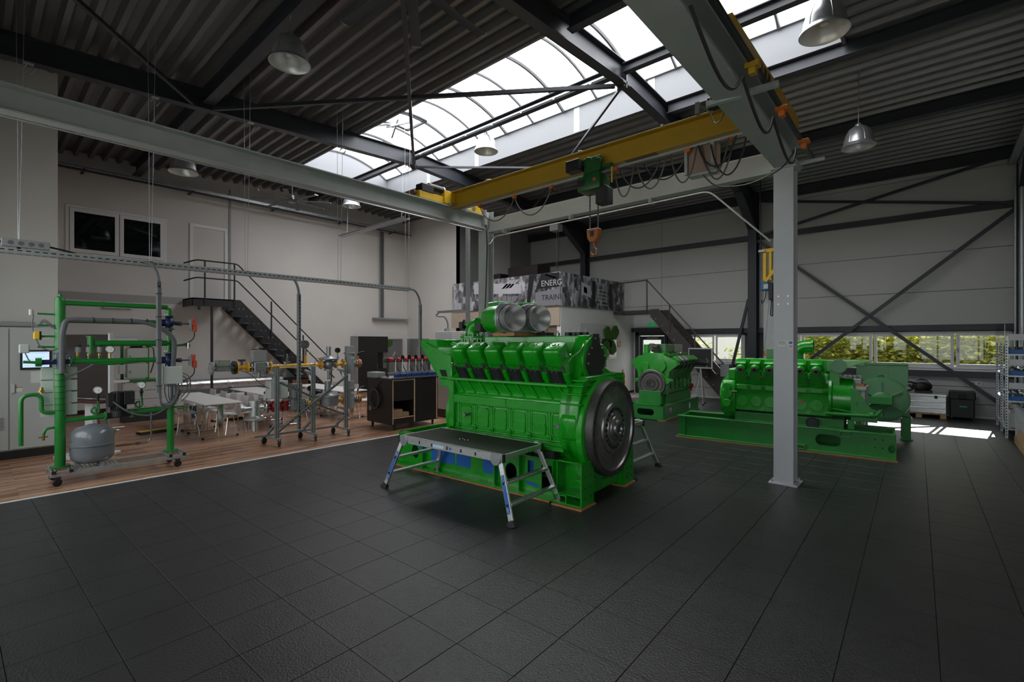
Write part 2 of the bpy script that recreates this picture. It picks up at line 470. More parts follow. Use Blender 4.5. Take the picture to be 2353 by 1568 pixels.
for i in range(-16, 12):
    for j in range(-10, 33):
        c = tile_pt(i + 0.5, j + 0.5)
        poly = [tile_pt(i + a + (GAP / TS if a == 0 else -GAP / TS), j + b_ + (GAP / TS if b_ == 0 else -GAP / TS)) for a, b_ in ((0, 0), (1, 0), (1, 1), (0, 1))]
        q = poly
        for ax, lim, k in ((0, LINE + 0.003, True), (0, XR, False), (1, YN, True), (1, YF, False)):
            q = clip(q, ax, lim, k) if len(q) > 2 else q
        if len(q) < 3: continue
        full = len(q) == 4 and all(abs(a[0] - b_[0]) + abs(a[1] - b_[1]) < 1e-6 for a, b_ in zip(poly, q))
        (cand if (full and seen(*c)) else rest).append((c[0] ** 2 + c[1] ** 2, c, q))
cand.sort(key=lambda t: t[0])
for _, c, q in cand[:300]:
    o = bpy.data.objects.new('tile', tile_me); COL.objects.link(o); o.parent = floor
    o.location = (c[0], c[1], 0); o.rotation_euler = (0, 0, TA)
rb = MB()
for _, c, q in cand[300:] + rest: rb.prism(q, 'z', -0.02, 0.0)
o = rb.build('tile_field', TILE, floor); o['kind'] = 'stuff'
part(floor, 'inspection_cover', BLACK, lambda b: b.plate_hole([(-3.05, 6.72), (-2.62, 6.72), (-2.62, 7.05), (-3.05, 7.05)], [(-3.04, 6.73), (-2.63, 6.73), (-2.63, 7.04), (-3.04, 7.04)], 'z', 0.0, 0.003), label='rectangular floor cover frame')
struct('trim_1', mat('white_line_profile', (0.72, 0.70, 0.67), 0.5), lambda b: b.box(LINE - 0.055, LINE, YN, 12.6, -0.12, 0.006), 'white metal edging strip between wooden floor and black tiles')
struct('floor_wood', WOODF, lambda b: b.box(XL - 0.2, LINE - 0.055, YN, 17.4, -0.12, 0.0), 'brown strip wood floor of the training area')

# ---- roof deck: trapezoid ribs running along x
def deck(b, y0, y1, x0, x1, pitch=0.31, dep=0.125):
    n = int(round((y1 - y0) / pitch)); p = (y1 - y0) / n; pr = []
    for k in range(n):
        y = y0 + k * p
        pr += [(y, 1), (y + p * 0.44, 1), (y + p * 0.59, 0), (y + p * 0.85, 0)]
    pr.append((y1, 1))
    pts = [(y, roofz(y) + dep * t + 0.002) for y, t in pr]
    A = [b.v((x0, y, z)) for y, z in pts]; B = [b.v((x1, y, z)) for y, z in pts]
    for i in range(len(pts) - 1): b.f([A[i], B[i], B[i + 1], A[i + 1]])
    b.prism([(y0, roofz(y0) + dep + 0.01), (y1, roofz(y1) + dep + 0.01), (y1, roofz(y1) + dep + 0.2), (y0, roofz(y0) + dep + 0.2)], 'x', x0, x1)
def ceil_fn(b):
    deck(b, YN - 0.1, SKY0 - 0.05, XL - 0.2, XR + 0.2); deck(b, SKY1 + 0.05, YF + 0.2, XL - 0.2, XR + 0.2)
    for x0, x1 in ((XL - 0.2, SKX0 - 0.05), (SKX1 + 0.05, XR + 0.2)):
        deck(b, SKY0 - 0.05, RIDGE, x0, x1); deck(b, RIDGE, SKY1 + 0.05, x0, x1)
ceiling = struct('ceiling', DECK, ceil_fn, 'dark grey trapezoidal steel roof deck', ang=20)

# ---- walls
def wall_left_fn(b):
    b.box(XL - 0.2, XL, 1.0, 12.9, 0, 7.55)
wl = struct('wall_left', WHITE, wall_left_fn, 'white two storey office wall behind the stairs and tables')
part(wl, 'wall_band', mat('grey_wall_band', (0.40, 0.39, 0.38), 0.7), lambda b: b.box(XL, XL + 0.012, 1.1, 4.6, 3.14, 3.35), label='grey skirting band at upper floor level')
part(wl, 'expansion_joint', GREYP, lambda b: b.box(XL, XL + 0.03, 5.66, 5.72, 3.3, 7.0))
part(wl, 'baseboard', BLACK, lambda b: b.box(XL, XL + 0.02, 1.1, 12.76, 0, 0.12))
struct('wall_left_front', WHITE, lambda b: b.box(XL - 0.2, -12.3, YN, 1.09, 0, 7.0), 'white wall of the projecting block behind the grey cabinet')
struct('wall_back', WHITE, lambda b: b.box(XL, -14.27, 12.76, 12.96, 0, 7.55), 'white wall closing the training area beside the banner')
wg = struct('wall_gallery', mat('gallery_grey_paint', (0.30, 0.295, 0.29), 0.8), lambda b: b.box(-14.45, -14.27, 12.77, YF, 0, 7.5), 'grey side wall above the gallery behind the banner')  # gallery side wall in one even grey
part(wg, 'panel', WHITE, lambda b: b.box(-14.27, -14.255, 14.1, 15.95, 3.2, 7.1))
ADDED_GATES = ((-10.6, -6.4), (-5.6, -1.4), (-0.9, 2.4)); GZ = (0.9, 4.3)  # unseen gates added in the near wall as a light source from behind
def near_fn(b):
    b.box(XL, XR + 0.2, YN - 0.2, YN, GZ[1], 7.3); b.box(XL, XR + 0.2, YN - 0.2, YN, 0, GZ[0])
    xs = [XL] + [v for g in ADDED_GATES for v in g] + [XR + 0.2]
    for x0, x1 in zip(xs[::2], xs[1::2]): b.box(x0, x1, YN - 0.2, YN, GZ[0], GZ[1])
struct('wall_near', WHITE, near_fn, 'wall with unseen added glazed gates behind the photographer')
for n, (x0, x1) in enumerate(ADDED_GATES):
    w = struct('window_%d' % (6 + n), PVC, lambda b: (b.box(x0, x1, YN - 0.14, YN - 0.06, GZ[0], GZ[0] + 0.08), b.box(x0, x1, YN - 0.14, YN - 0.06, GZ[1] - 0.08, GZ[1])), 'unseen added glazed gate panel behind the photographer')
    for k in range(4):
        xa, xb = x0 + (x1 - x0) * k / 4, x0 + (x1 - x0) * (k + 1) / 4
        part(w, 'mullion', PVC, lambda b: b.box(xa, xa + 0.07, YN - 0.14, YN - 0.06, GZ[0], GZ[1]))
        part(w, 'pane', GLASS, lambda b: b.box(xa + 0.07, xb, YN - 0.105, YN - 0.097, GZ[0] + 0.08, GZ[1] - 0.08))
struct('wall_right', WHITE, lambda b: b.box(XR, XR + 0.2, YN, YF + 0.2, 0, 7.8), 'wall along the right side of the hall')
# white training room with banner
wr = struct('wall_room', mat('bright_white_paint', (0.78, 0.78, 0.77), 0.7, 0, 0.02, 1.5), lambda b: (b.box(-9.16, -9.0, 12.5, YF, 0, 3.15), b.box(-14.27, -9.16, 14.2, 14.3, 0, 3.0)), 'white side wall of the room below the banner')
part(wr, 'gallery_slab', WHITE, lambda b: b.box(-14.26, -9.17, 12.5, YF, 3.0, 3.15))
part(wr, 'fascia', BEIGE, lambda b: b.box(-14.2, -9.02, 12.46, 12.56, 2.52, 3.14), label='beige fascia strip below the banner')
part(wr, 'baseboard', BLACK, lambda b: b.box(-9.0, -8.985, 12.5, YF, 0, 0.08))

# far wall: ribbed sandwich panels, one object per panel
DOORX = (-8.9, -7.62); WLX = (-7.25, -4.9); WRX = (-4.15, 1.45); WZ = (1.27, 2.27)
wf = struct('wall_far', mat('panel_joint_grey', (0.10, 0.10, 0.10), 0.8), lambda b: (b.box(XL, XR, YF + 0.05, YF + 0.2, 2.42, 7.3), b.box(DOORX[1], XR, YF + 0.02, YF + 0.2, 2.27, 2.42), b.box(DOORX[1], XR, YF + 0.02, YF + 0.2, 1.2, 1.27), b.box(XL, DOORX[0] - 0.1, YF + 0.05, YF + 0.2, 0, 2.42), b.box(DOORX[1], XR, YF + 0.05, YF + 0.2, 0, 1.2), b.box(WRX[1], XR, YF + 0.05, YF + 0.2, 1.2, 2.42), b.box(DOORX[1], WLX[0], YF + 0.05, YF + 0.2, 1.2, 2.42), b.box(WLX[1], WRX[0], YF + 0.05, YF + 0.2, 1.2, 2.42)), 'far wall of grey ribbed sandwich panels with strip windows')
def wpanel(x0, x1, z0, z1): part(wf, 'panel', PANEL, lambda b: b.box(x0 + 0.004, x1 - 0.004, YF, YF + 0.06, z0 + 0.005, z1 - 0.005), 0.006)
for x0, x1 in ((-14.27, -11.15), (-11.15, -7.85), (-7.85, -4.58), (-4.58, 1.62), (1.62, XR)):
    for z0, z1 in ((2.44, 3.36), (3.36, 4.42), (4.42, 5.46), (5.46, 6.5), (6.5, 7.2)): wpanel(x0, x1, z0, z1)
for x0, x1 in ((-7.62, -4.58), (-4.58, 1.62), (1.62, XR)):
    for z0, z1 in ((0.0, 0.36), (0.36, 0.80), (0.80, 1.06)): wpanel(x0, x1, z0, z1)
wpanel(-9.0, -8.9, 0, 2.42)
part(wf, 'baseboard', PVC, lambda b: b.box(-7.6, 1.5, YF - 0.02, YF, 0, 0.05))

# windows and door in the far wall
def window(n, x0, x1, panes, label, handle=None):
    w = struct('window_%d' % n, PVC, lambda b: (b.box(x0, x1, YF - 0.01, YF + 0.09, WZ[0], WZ[0] + 0.07), b.box(x0, x1, YF - 0.01, YF + 0.09, WZ[1] - 0.06, WZ[1]), b.box(x0, x0 + 0.06, YF - 0.01, YF + 0.09, WZ[0], WZ[1]), b.box(x1 - 0.06, x1, YF - 0.01, YF + 0.09, WZ[0], WZ[1])), label, 0.006)
    part(w, 'window_sill', PVC, lambda b: b.box(x0 - 0.02, x1 + 0.02, YF - 0.10, YF + 0.02, WZ[0] - 0.06, WZ[0] - 0.01), 0.004)
    for a, c in panes:
        part(w, 'sash', PVC, lambda b: b.plate_hole([(a, WZ[0] + 0.06), (c, WZ[0] + 0.06), (c, WZ[1] - 0.05), (a, WZ[1] - 0.05)], [(a + 0.07, WZ[0] + 0.13), (c - 0.07, WZ[0] + 0.13), (c - 0.07, WZ[1] - 0.12), (a + 0.07, WZ[1] - 0.12)], 'y', YF - 0.02, YF + 0.05), 0.004)
        part(w, 'pane', GLASS, lambda b: b.box(a + 0.06, c - 0.06, YF + 0.02, YF + 0.028, WZ[0] + 0.12, WZ[1] - 0.11))
    if handle: part(w, 'window_handle', GREYP, lambda b: (b.box(handle, handle + 0.02, YF - 0.06, YF - 0.02, 1.7, 1.83), b.box(handle - 0.005, handle + 0.025, YF - 0.03, YF - 0.018, 1.74, 1.80)), 0.004)
    return w
window(1, WRX[0], WRX[1], [(-4.1, -3.25), (-3.22, -1.44), (-1.40, 0.31), (0.35, 1.4)], 'long white framed strip window looking onto the hedge', 0.37)
window(2, WLX[0], WLX[1], [(-7.2, -5.9), (-5.86, -4.95)], 'white framed window between door and dark column')
for x0, x1 in ((DOORX[1] + 0.2, 1.6),):
    for z0, z1 in ((2.29, 2.45), (1.05, 1.2)):
        single('wall_rail', DARKSTEEL, ((x0 + x1) / 2, YF - 0.07, z0), lambda b: b.box(x0, x1, YF - 0.14, YF - 0.001, z0, z1), 'dark steel rail along the %s edge of the strip windows' % ('upper' if z0 > 2 else 'lower'), 'rail', 'window rails')
dr = struct('door_1', DARKSTEEL, lambda b: (b.box(DOORX[0] - 0.02, DOORX[0] + 0.14, YF - 0.06, YF + 0.1, 0, 2.4), b.box(DOORX[1] - 0.1, DOORX[1], YF - 0.06, YF + 0.1, 0, 2.4), b.box(DOORX[0], DOORX[1], YF - 0.06, YF + 0.1, 2.22, 2.4)), 'dark framed glass exit door in the far wall', 0.008)
part(dr, 'door_leaf', DARKSTEEL, lambda b: b.plate_hole([(DOORX[0] + 0.16, 0.03), (DOORX[1] - 0.12, 0.03), (DOORX[1] - 0.12, 2.2), (DOORX[0] + 0.16, 2.2)], [(DOORX[0] + 0.30, 0.25), (DOORX[1] - 0.24, 0.25), (DOORX[1] - 0.24, 2.06), (DOORX[0] + 0.30, 2.06)], 'y', YF - 0.04, YF + 0.03), 0.006)
part(dr, 'pane', GLASS, lambda b: b.box(DOORX[0] + 0.29, DOORX[1] - 0.23, YF - 0.005, YF + 0.005, 0.24, 2.07))
part(dr, 'door_handle', CHROME, lambda b: (b.tube([(DOORX[0] + 0.22, YF - 0.04, 1.05), (DOORX[0] + 0.22, YF - 0.10, 1.05), (DOORX[0] + 0.34, YF - 0.10, 1.05)], 0.011), b.cyl((DOORX[0] + 0.22, YF - 0.03, 0.94), (DOORX[0] + 0.22, YF - 0.06, 0.94), 0.02)))
part(dr, 'door_closer', GREYP, lambda b: (b.box(DOORX[0] + 0.5, DOORX[0] + 0.95, YF - 0.1, YF - 0.05, 2.1, 2.16), b.bar((DOORX[0] + 0.6, YF - 0.09, 2.2), (DOORX[0] + 0.9, YF - 0.16, 2.19), 0.02, 0.012)))
single('door_beam', DARKSTEEL, (-8.2, YF - 0.1, 2.36), lambda b: b.box(-9.05, -7.3, YF - 0.2, YF - 0.062, 2.36, 2.52), 'dark steel lintel above the glass exit door', 'lintel')

# upper windows and door in the left wall
def lwin(n, y0, y1, label):
    w = struct('window_%d' % n, PVC, lambda b: b.plate_hole([(y0, 4.42), (y1, 4.42), (y1, 5.62), (y0, 5.62)], [(y0 + 0.09, 4.52), (y1 - 0.09, 4.52), (y1 - 0.09, 5.52), (y0 + 0.09, 5.52)], 'x', XL, XL + 0.05), label, 0.006)
    part(w, 'pane', DARKGLASS, lambda b: b.box(XL + 0.004, XL + 0.018, y0 + 0.085, y1 - 0.085, 4.51, 5.53))
lwin(3, 1.78, 2.82, 'dark upper office window further from the staircase')
lwin(4, 2.84, 3.88, 'dark upper office window nearer the white door')
part(wl, 'window_surround', PVC, lambda b: b.plate_hole([(1.7, 4.36), (3.95, 4.36), (3.95, 5.7), (1.7, 5.7)], [(1.775, 4.415), (3.885, 4.415), (3.885, 5.625), (1.775, 5.625)], 'x', XL, XL + 0.03), 0.004)
d2 = struct('door_2', PVC, lambda b: b.plate_hole([(4.55, 3.36), (5.62, 3.36), (5.62, 5.70), (4.55, 5.70)], [(4.64, 3.37), (5.53, 3.37), (5.53, 5.60), (4.64, 5.60)], 'x', XL, XL + 0.05), 'white upper floor door at the head of the stairs', 0.006)
part(d2, 'door_leaf', WHITE, lambda b: b.box(XL, XL + 0.015, 4.64, 5.53, 3.37, 5.60))

# ---- skylight: curb, ribs, panes
AY, AR = (SKY0 + SKY1) / 2, None
RISE = 0.5; HW = (SKY1 - SKY0) / 2 - 0.04
AR = (HW * HW + RISE * RISE) / (2 * RISE); AC = SKZ + RISE - AR; AT = math.asin(HW / AR)
def arc(t, dr_=0.0): return (AY + (AR + dr_) * math.sin(t), AC + (AR + dr_) * math.cos(t))
sk = struct('window_5', CURB, lambda b: (b.box(SKX0 - 0.05, SKX1 + 0.05, SKY1, SKY1 + 0.05, roofz(SKY1) - 0.02, SKZ), b.box(SKX0 - 0.05, SKX1 + 0.05, SKY0 - 0.05, SKY0, roofz(SKY0) - 0.02, SKZ), b.box(SKX0 - 0.05, SKX0, SKY0, SKY1, 7.2, SKZ + RISE), b.box(SKX1, SKX1 + 0.05, SKY0, SKY1, 7.2, SKZ + RISE)), 'arched translucent ridge skylight along the roof')
NB = 14; bw = (SKX1 - SKX0) / NB
for i in range(NB):
    x0, x1 = SKX0 + i * bw, SKX0 + (i + 1) * bw
    def pane_fn(b):
        n = 12; A = []; B = []
        for k in range(n + 1):
            y, z = arc(-AT + 2 * AT * k / n); A.append(b.v((x0, y, z))); B.append(b.v((x1, y, z)))
        for k in range(n): b.f([A[k], B[k], B[k + 1], A[k + 1]])
    part(sk, 'pane', SKYM, pane_fn)
BARM = mat('grey_glazing_bar', (0.16, 0.165, 0.17), 0.5, 0.3)
for i in range(NB + 1):
    x = SKX0 + i * bw
    part(sk, 'glazing_bar', BARM, lambda b: b.tube([(x, *arc(-AT + 2 * AT * k / 14, -0.045)) for k in range(15)], 0.034 if i % 2 else 0.046, 6))
for y in (SKY0 + 0.03, SKY1 - 0.03):
    part(sk, 'edge_bar', GALV, lambda b: b.box(SKX0, SKX1, y - 0.03, y + 0.03, SKZ - 0.03, SKZ + 0.03))
for x in (SKX0 + 2.3, SKX0 + 4.6, -4.9, SKX0 + 8.2):
    part(sk, 'seam_strip', GALV, lambda b: b.box(x, x + 0.16, SKY1 - 0.006, SKY1, roofz(SKY1), SKZ - 0.03))
# smoke vent flaps (raised frames in the vault)
for x0 in (-11.9, -4.2):
    def flap(b):
        for t0, t1 in ((-0.42, 0.10),):
            for x in (x0, x0 + bw - 0.08):
                b.tube([(x, *arc(t0 + (t1 - t0) * k / 6, -0.09)) for k in range(7)], 0.035, 6)
            for t in (t0, t1): b.bar((x0, *arc(t, -0.09)), (x0 + bw - 0.08, *arc(t, -0.09)), 0.06, 0.06)
    part(sk, 'vent_frame', DARKSTEEL, flap)
def struts(b):
    for k in range(4):
        b.bar((-12.9 + 0.25 * k, SKY0 + 0.25, SKZ + 0.05), (-11.8, RIDGE - 0.2, SKZ + 0.38), 0.025, 0.025)
    b.bar((-12.0, RIDGE - 0.35, SKZ + 0.3), (-11.1, RIDGE - 0.1, SKZ + 0.28), 0.05, 0.05); b.bar((-12.1, RIDGE - 0.1, SKZ + 0.1), (-11.5, RIDGE - 0.3, SKZ + 0.4), 0.05, 0.05)
part(sk, 'vent_opener', GALV, struts)

# ---- roof steel
RAFX = (-11.15, -4.58, 1.95)
def rafter(x, label):
    t = T('roof_rafter', label, 'beam', (x, RIDGE, 7.0), group='roof rafters', world=True)
    hh = 0.40
    for y0, y1 in ((YN, RIDGE), (RIDGE, YF - 0.3)):
        part(t, 'beam', DARKSTEEL, lambda b: b.ibeam((x, y0, roofz(y0) - hh / 2), (x, y1, roofz(y1) - hh / 2), hh, 0.2, 0.012, 0.02))
    part(t, 'ridge_plate', DARKSTEEL, lambda b: (b.box(x - 0.1, x + 0.1, RIDGE - 0.02, RIDGE + 0.02, roofz(RIDGE) - 0.5, roofz(RIDGE) - 0.005), b.box(x - 0.1, x + 0.1, RIDGE - 0.14, RIDGE + 0.14, roofz(RIDGE) - 0.43, roofz(RIDGE) - 0.40)))
    for sx in (-0.07, 0.07): part(t, 'ridge_bolt', GALV, lambda b: b.cyl((x + sx, RIDGE - 0.06, roofz(RIDGE) - 0.455), (x + sx, RIDGE + 0.06, roofz(RIDGE) - 0.455), 0.014, seg=6))
    return t
rafter(RAFX[0], 'dark steel roof rafter with hanging hooks, left of the skylight centre')
rafter(RAFX[1], 'grey steel roof rafter crossing the skylight above the crane bridge')
def far_column(x, label, w=0.24):
    t = T('wall_column', label, 'column', (x, YF - 0.2, 0), group='far wall columns', world=True)
    part(t, 'shaft', DARKSTEEL, lambda b: b.ibeam((x, YF - 0.19, 0), (x, YF - 0.19, 6.86), 0.36, w, 0.012, 0.02, up=(0, 1, 0)))
    part(t, 'haunch', DARKSTEEL, lambda b: (b.prism([(YF - 0.36, 5.7), (YF - 0.36, 6.5), (YF - 1.9, roofz(YF - 1.9) - 0.4), (YF - 1.75, roofz(YF - 1.9) - 0.44)], 'x', x - 0.006, x + 0.006), b.sweep([(-w / 2, -0.01), (w / 2, -0.01), (w / 2, 0.01), (-w / 2, 0.01)], (x, YF - 0.36, 5.68), (x, YF - 1.85, roofz(YF - 1.85) - 0.42)), b.prism([(YF - 0.37, 5.7), (YF - 0.37, 6.6), (YF - 1.85, roofz(YF - 1.9) - 0.4)], 'x', x - 0.05, x + 0.05)))
    return t
far_column(-11.15, 'dark steel column behind the white banner room gallery')
far_column(-4.58, 'dark steel column between the two far windows', 0.26)
far_column(1.58, 'dark steel column in the far right corner')
def purlin(y, x0, x1, label, h=0.2, w=0.12, dz=0.0):
    single('roof_purlin', DARKSTEEL, ((x0 + x1) / 2, y, roofz(y) - h), lambda b: b.ibeam((x0, y, roofz(y) - h / 2 - 0.005 + dz), (x1, y, roofz(y) - h / 2 - 0.005 + dz), h, w), label, 'beam', 'roof purlins')
purlin(3.2, XL + 0.1, RAFX[0] - 0.1, 'dark purlin near the left wall beyond the first rafter', 0.3, 0.2)
purlin(3.2, RAFX[0] + 0.1, RAFX[1] - 0.1, 'dark purlin carrying the nearest pendant lamp on the left', 0.3, 0.2)
purlin(13.55, RAFX[1] + 0.1, XR, 'dark purlin across the right bay above the far pendant lamp', 0.26, 0.18)
purlin(13.55, RAFX[0] + 0.1, RAFX[1] - 0.1, 'dark purlin behind the crane bridge in the middle bay', 0.26, 0.18)
purlin(YF - 0.18, XL, XR, 'dark eaves beam along the top of the far wall', 0.3, 0.16)
single('roof_purlin', DARKSTEEL, (-8, 8.3, 7.0), lambda b: b.ibeam((RAFX[0] + 0.1, RIDGE - 0.1, 7.2), (RAFX[1] - 0.1, RIDGE - 0.1, 7.2), 0.18, 0.14), 'ridge beam under the skylight carrying a pendant lamp', 'beam', 'roof purlins')
single('roof_purlin', DARKSTEEL, (0, 8.3, 7.0), lambda b: b.ibeam((RAFX[1] + 0.1, RIDGE - 0.1, 7.2), (XR, RIDGE - 0.1, 7.2), 0.18, 0.14), 'ridge beam under the right half of the skylight', 'beam', 'roof purlins')
single('roof_purlin', DARKSTEEL, (-14, 8.3, 7.0), lambda b: b.ibeam((XL + 0.1, RIDGE - 0.1, 7.2), (RAFX[0] - 0.1, RIDGE - 0.1, 7.2), 0.18, 0.14), 'ridge beam between left wall and first rafter', 'beam', 'roof purlins')
for y, l in ((SKY1 + 0.12, 'grey trimmer beam along the far curb of the skylight'), (SKY0 - 0.14, 'dark trimmer beam along the near curb of the skylight')):
    purlin(y, RAFX[1] + 0.1, XR, l, 0.24, 0.16)
for k, (y, l) in enumerate(((8.34, 'galvanised light track under the middle ridge beam'),)):
    t = T('light_track', l, 'track', (-8, RIDGE - 0.19, 7.1), world=True)
    part(t, 'rail', GALV, lambda b: b.bar((RAFX[0] + 0.2, RIDGE - 0.22, 7.13), (RAFX[1] - 0.2, RIDGE - 0.22, 7.13), 0.035, 0.035))
    for i in range(7): part(t, 'clip', GALV, lambda b: b.cbox((RAFX[0] + 0.6 + i * 0.9, RIDGE - 0.22, 7.10), (0.05, 0.05, 0.03)))
def rod(p0, p1, label, r=0.03, flat=False, g='roof bracing'):
    single('bracing_rod', DARKSTEEL, p0, lambda b: b.bar(p0, p1, 0.09 if flat else 2 * r, 0.02 if flat else 2 * r), label, 'brace', g)
z_ = 6.94
rod((-11.05, 3.3, roofz(3.3) - 0.36), (-4.68, 8.28, z_), 'roof brace from the lamp purlin to the middle rafter ridge', 0.035)
rod((-11.05, 8.3, z_), (-4.68, 3.3, roofz(3.3) - 0.36), 'roof brace crossing in front of the skylight left edge', 0.035)
rod((-11.05, 8.4, z_), (-4.68, 13.5, roofz(13.5) - 0.36), 'roof brace running level beyond the middle pendant lamp', 0.025)
rod((-11.05, 13.5, roofz(13.5) - 0.36), (-4.68, 8.45, z_), 'thin roof brace below the far skylight curb', 0.025)
rod((-11.25, 3.1, roofz(3.1) - 0.36), (-6.5, -0.9, roofz(-0.9) - 0.36), 'roof brace near the upper left corner above the first rafter', 0.03)
# wall bracing
yb = YF - 0.24
rod((-4.45, yb, 5.32), (1.1, yb, 0.48), 'wall brace falling from column to the right below the strip window', 0.045, g='wall bracing')
rod((1.42, yb - 0.03, 5.28), (-4.42, yb - 0.03, 0.15), 'wall brace falling from corner to the left behind the green generator set', 0.045, g='wall bracing')
rod((-4.45, yb, 5.45), (1.2, yb, 6.62), 'upper wall brace rising towards the far right corner', 0.035, g='wall bracing')
rod((-4.45, yb - 0.03, 6.6), (1.42, yb - 0.03, 5.42), 'upper wall brace falling towards the far right corner', 0.035, g='wall bracing')
rod((-4.72, yb, 3.4), (-5.45, yb, 0.2), 'steep wall brace left of the dark column', 0.04, g='wall bracing')
single('wall_girt', DARKSTEEL, (-5, YF - 0.1, 5.38), lambda b: b.box(-14.2, 1.6, YF - 0.16, YF - 0.001, 5.37, 5.53), 'dark horizontal girt across the upper far wall', 'beam')
# banner photograph on the gallery parapet
def print_material(name, seed):
    m = bpy.data.materials.new(name); m.use_nodes = True
    nt = m.node_tree; b = nt.nodes['Principled BSDF']; b.inputs['Roughness'].default_value = 0.5
    geo = nt.nodes.new('ShaderNodeNewGeometry'); mp = nt.nodes.new('ShaderNodeMapping'); mp.inputs['Location'].default_value = (seed, seed, 0); mp.inputs['Scale'].default_value = (1.3, 1.3, 0.7)
    nt.links.new(geo.outputs['Position'], mp.inputs['Vector'])
    vo = nt.nodes.new('ShaderNodeTexVoronoi'); vo.distance = 'CHEBYCHEV'; vo.inputs['Scale'].default_value = 5.5
    n = nt.nodes.new('ShaderNodeTexNoise'); n.inputs['Scale'].default_value = 2.2; n.inputs['Detail'].default_value = 8; n.inputs['Distortion'].default_value = 1.4
    for x in (vo, n): nt.links.new(mp.outputs[0], x.inputs['Vector'])
    sep = nt.nodes.new('ShaderNodeSeparateColor'); nt.links.new(vo.outputs['Color'], sep.inputs[0])
    mx = nt.nodes.new('ShaderNodeMath'); mx.operation = 'MULTIPLY_ADD'; mx.inputs[1].default_value = 0.35
    nt.links.new(sep.outputs[0], mx.inputs[0]); nt.links.new(n.outputs[0], mx.inputs[2])
    cr = nt.nodes.new('ShaderNodeValToRGB'); e = cr.color_ramp.elements
    e[0].position = 0.42; e[0].color = (0.012, 0.012, 0.015, 1); e[1].position = 0.92; e[1].color = (0.62, 0.62, 0.66, 1)
    k = cr.color_ramp.elements.new(0.66); k.color = (0.15, 0.15, 0.165, 1)
    nt.links.new(mx.outputs[0], cr.inputs[0]); nt.links.new(cr.outputs[0], b.inputs['Base Color'])
    return m
PRG1, PRG2 = mat('print_mid_grey', (0.24, 0.24, 0.26), 0.5), mat('print_light_grey', (0.55, 0.55, 0.60), 0.5)
PRD = mat('print_black', (0.012, 0.012, 0.014), 0.5)
bn = T('banner', 'black and white workshop photo banner with lettering on the gallery front', 'banner', (-11.5, 12.44, 3.16), world=True)
bs = T('banner', 'black and white storeroom photo banner on the gallery side', 'banner', (-8.98, 14.5, 3.16), world=True)
part(bn, 'front_sheet', print_material('photo_print_workshop', 3.0), lambda b: b.box(-14.1, -8.97, 12.42, 12.455, 3.14, 4.22))
part(bs, 'side_sheet', print_material('photo_print_store', 9.0), lambda b: b.box(-8.998, -8.96, 12.46, 16.55, 3.14, 4.22))
Y0 = 12.418
def pr(m, poly, name='print'): part(bn, name, m, lambda b: b.prism(poly, 'y', Y0 - 0.002, Y0))
pr(PRG2, [(-12.9, 3.75), (-10.6, 3.62), (-10.6, 3.95), (-12.9, 4.15)]); pr(PRG1, [(-12.6, 3.2), (-11.1, 3.2), (-10.7, 3.55), (-12.3, 3.6)])
pr(PRD, [(-10.35, 3.3), (-10.2, 3.3), (-10.0, 4.21), (-10.25, 4.21)]); pr(PRG1, [(-9.98, 3.16), (-9.0, 3.16), (-9.0, 3.68), (-9.98, 3.62)])
pr(PRD, [(-9.95, 3.72), (-9.0, 3.75), (-9.0, 4.2), (-9.75, 4.21)])
for i in range(6): pr(PRD, [(-12.15 + 0.22 * i, 3.42), (-12.13 + 0.22 * i, 3.42), (-12.13 + 0.22 * i, 3.6), (-12.15 + 0.22 * i, 3.6)])
for i in range(3): pr(PRG2, [(-11.5 + 0.16 * i, 3.85), (-11.38 + 0.16 * i, 3.85), (-11.0 + 0.16 * i, 4.12), (-11.12 + 0.16 * i, 4.12)])
pr(PAPER, [(-9.6, 4.16), (-9.56, 4.19), (-9.12, 4.05), (-9.16, 4.01)])
text(bn, 'ENERG', PRG2, (-9.74, Y0 - 0.004, 3.80), 0.27, (PI / 2, 0, 0), 0.002)
text(bn, 'TRAINI', PRD, (-9.72, Y0 - 0.004, 3.34), 0.25, (PI / 2, 0, 0), 0.002)
text(bs, 'ENERGIE', PRG2, (-8.957, 14.55, 3.97), 0.16, (PI / 2, 0, PI / 2), 0.002)
X0 = -8.958
def pr2(m, poly): part(bs, 'print', m, lambda b: b.prism(poly, 'x', X0, X0 + 0.002))
pr2(PRG2, [(13.6, 3.6), (14.2, 3.5), (14.2, 3.9), (13.6, 4.0)]); pr2(PRD, [(13.75, 3.66), (13.95, 3.62), (13.95, 3.82), (13.75, 3.86)])
for i in range(5): pr2(PRG2, [(14.6, 3.3 + 0.13 * i), (15.3, 3.28 + 0.13 * i), (15.3, 3.31 + 0.13 * i), (14.6, 3.33 + 0.13 * i)])
pr2(PRD, [(14.25, 3.2), (14.5, 3.2), (14.5, 4.1), (14.3, 4.1)]); pr2(PRD, [(15.4, 3.2), (15.7, 3.2), (15.6, 4.1), (15.45, 4.1)])
# gallery odds and ends
single('storage_crate', BLACKPLY, (-11.2, 13.6, 3.15), lambda b: b.box(-12.1, -10.7, 13.4, 14.2, 3.152, 4.75), 'dark stack of stored goods on the gallery behind the banner', 'crate', bev=0.02)
single('storage_crate', BLACKPLY, (-12.5, 13.4, 3.15), lambda b: b.box(-12.75, -12.3, 13.2, 13.7, 3.152, 4.55), 'small brown box on the gallery left of the dark stack', 'crate', bev=0.01)
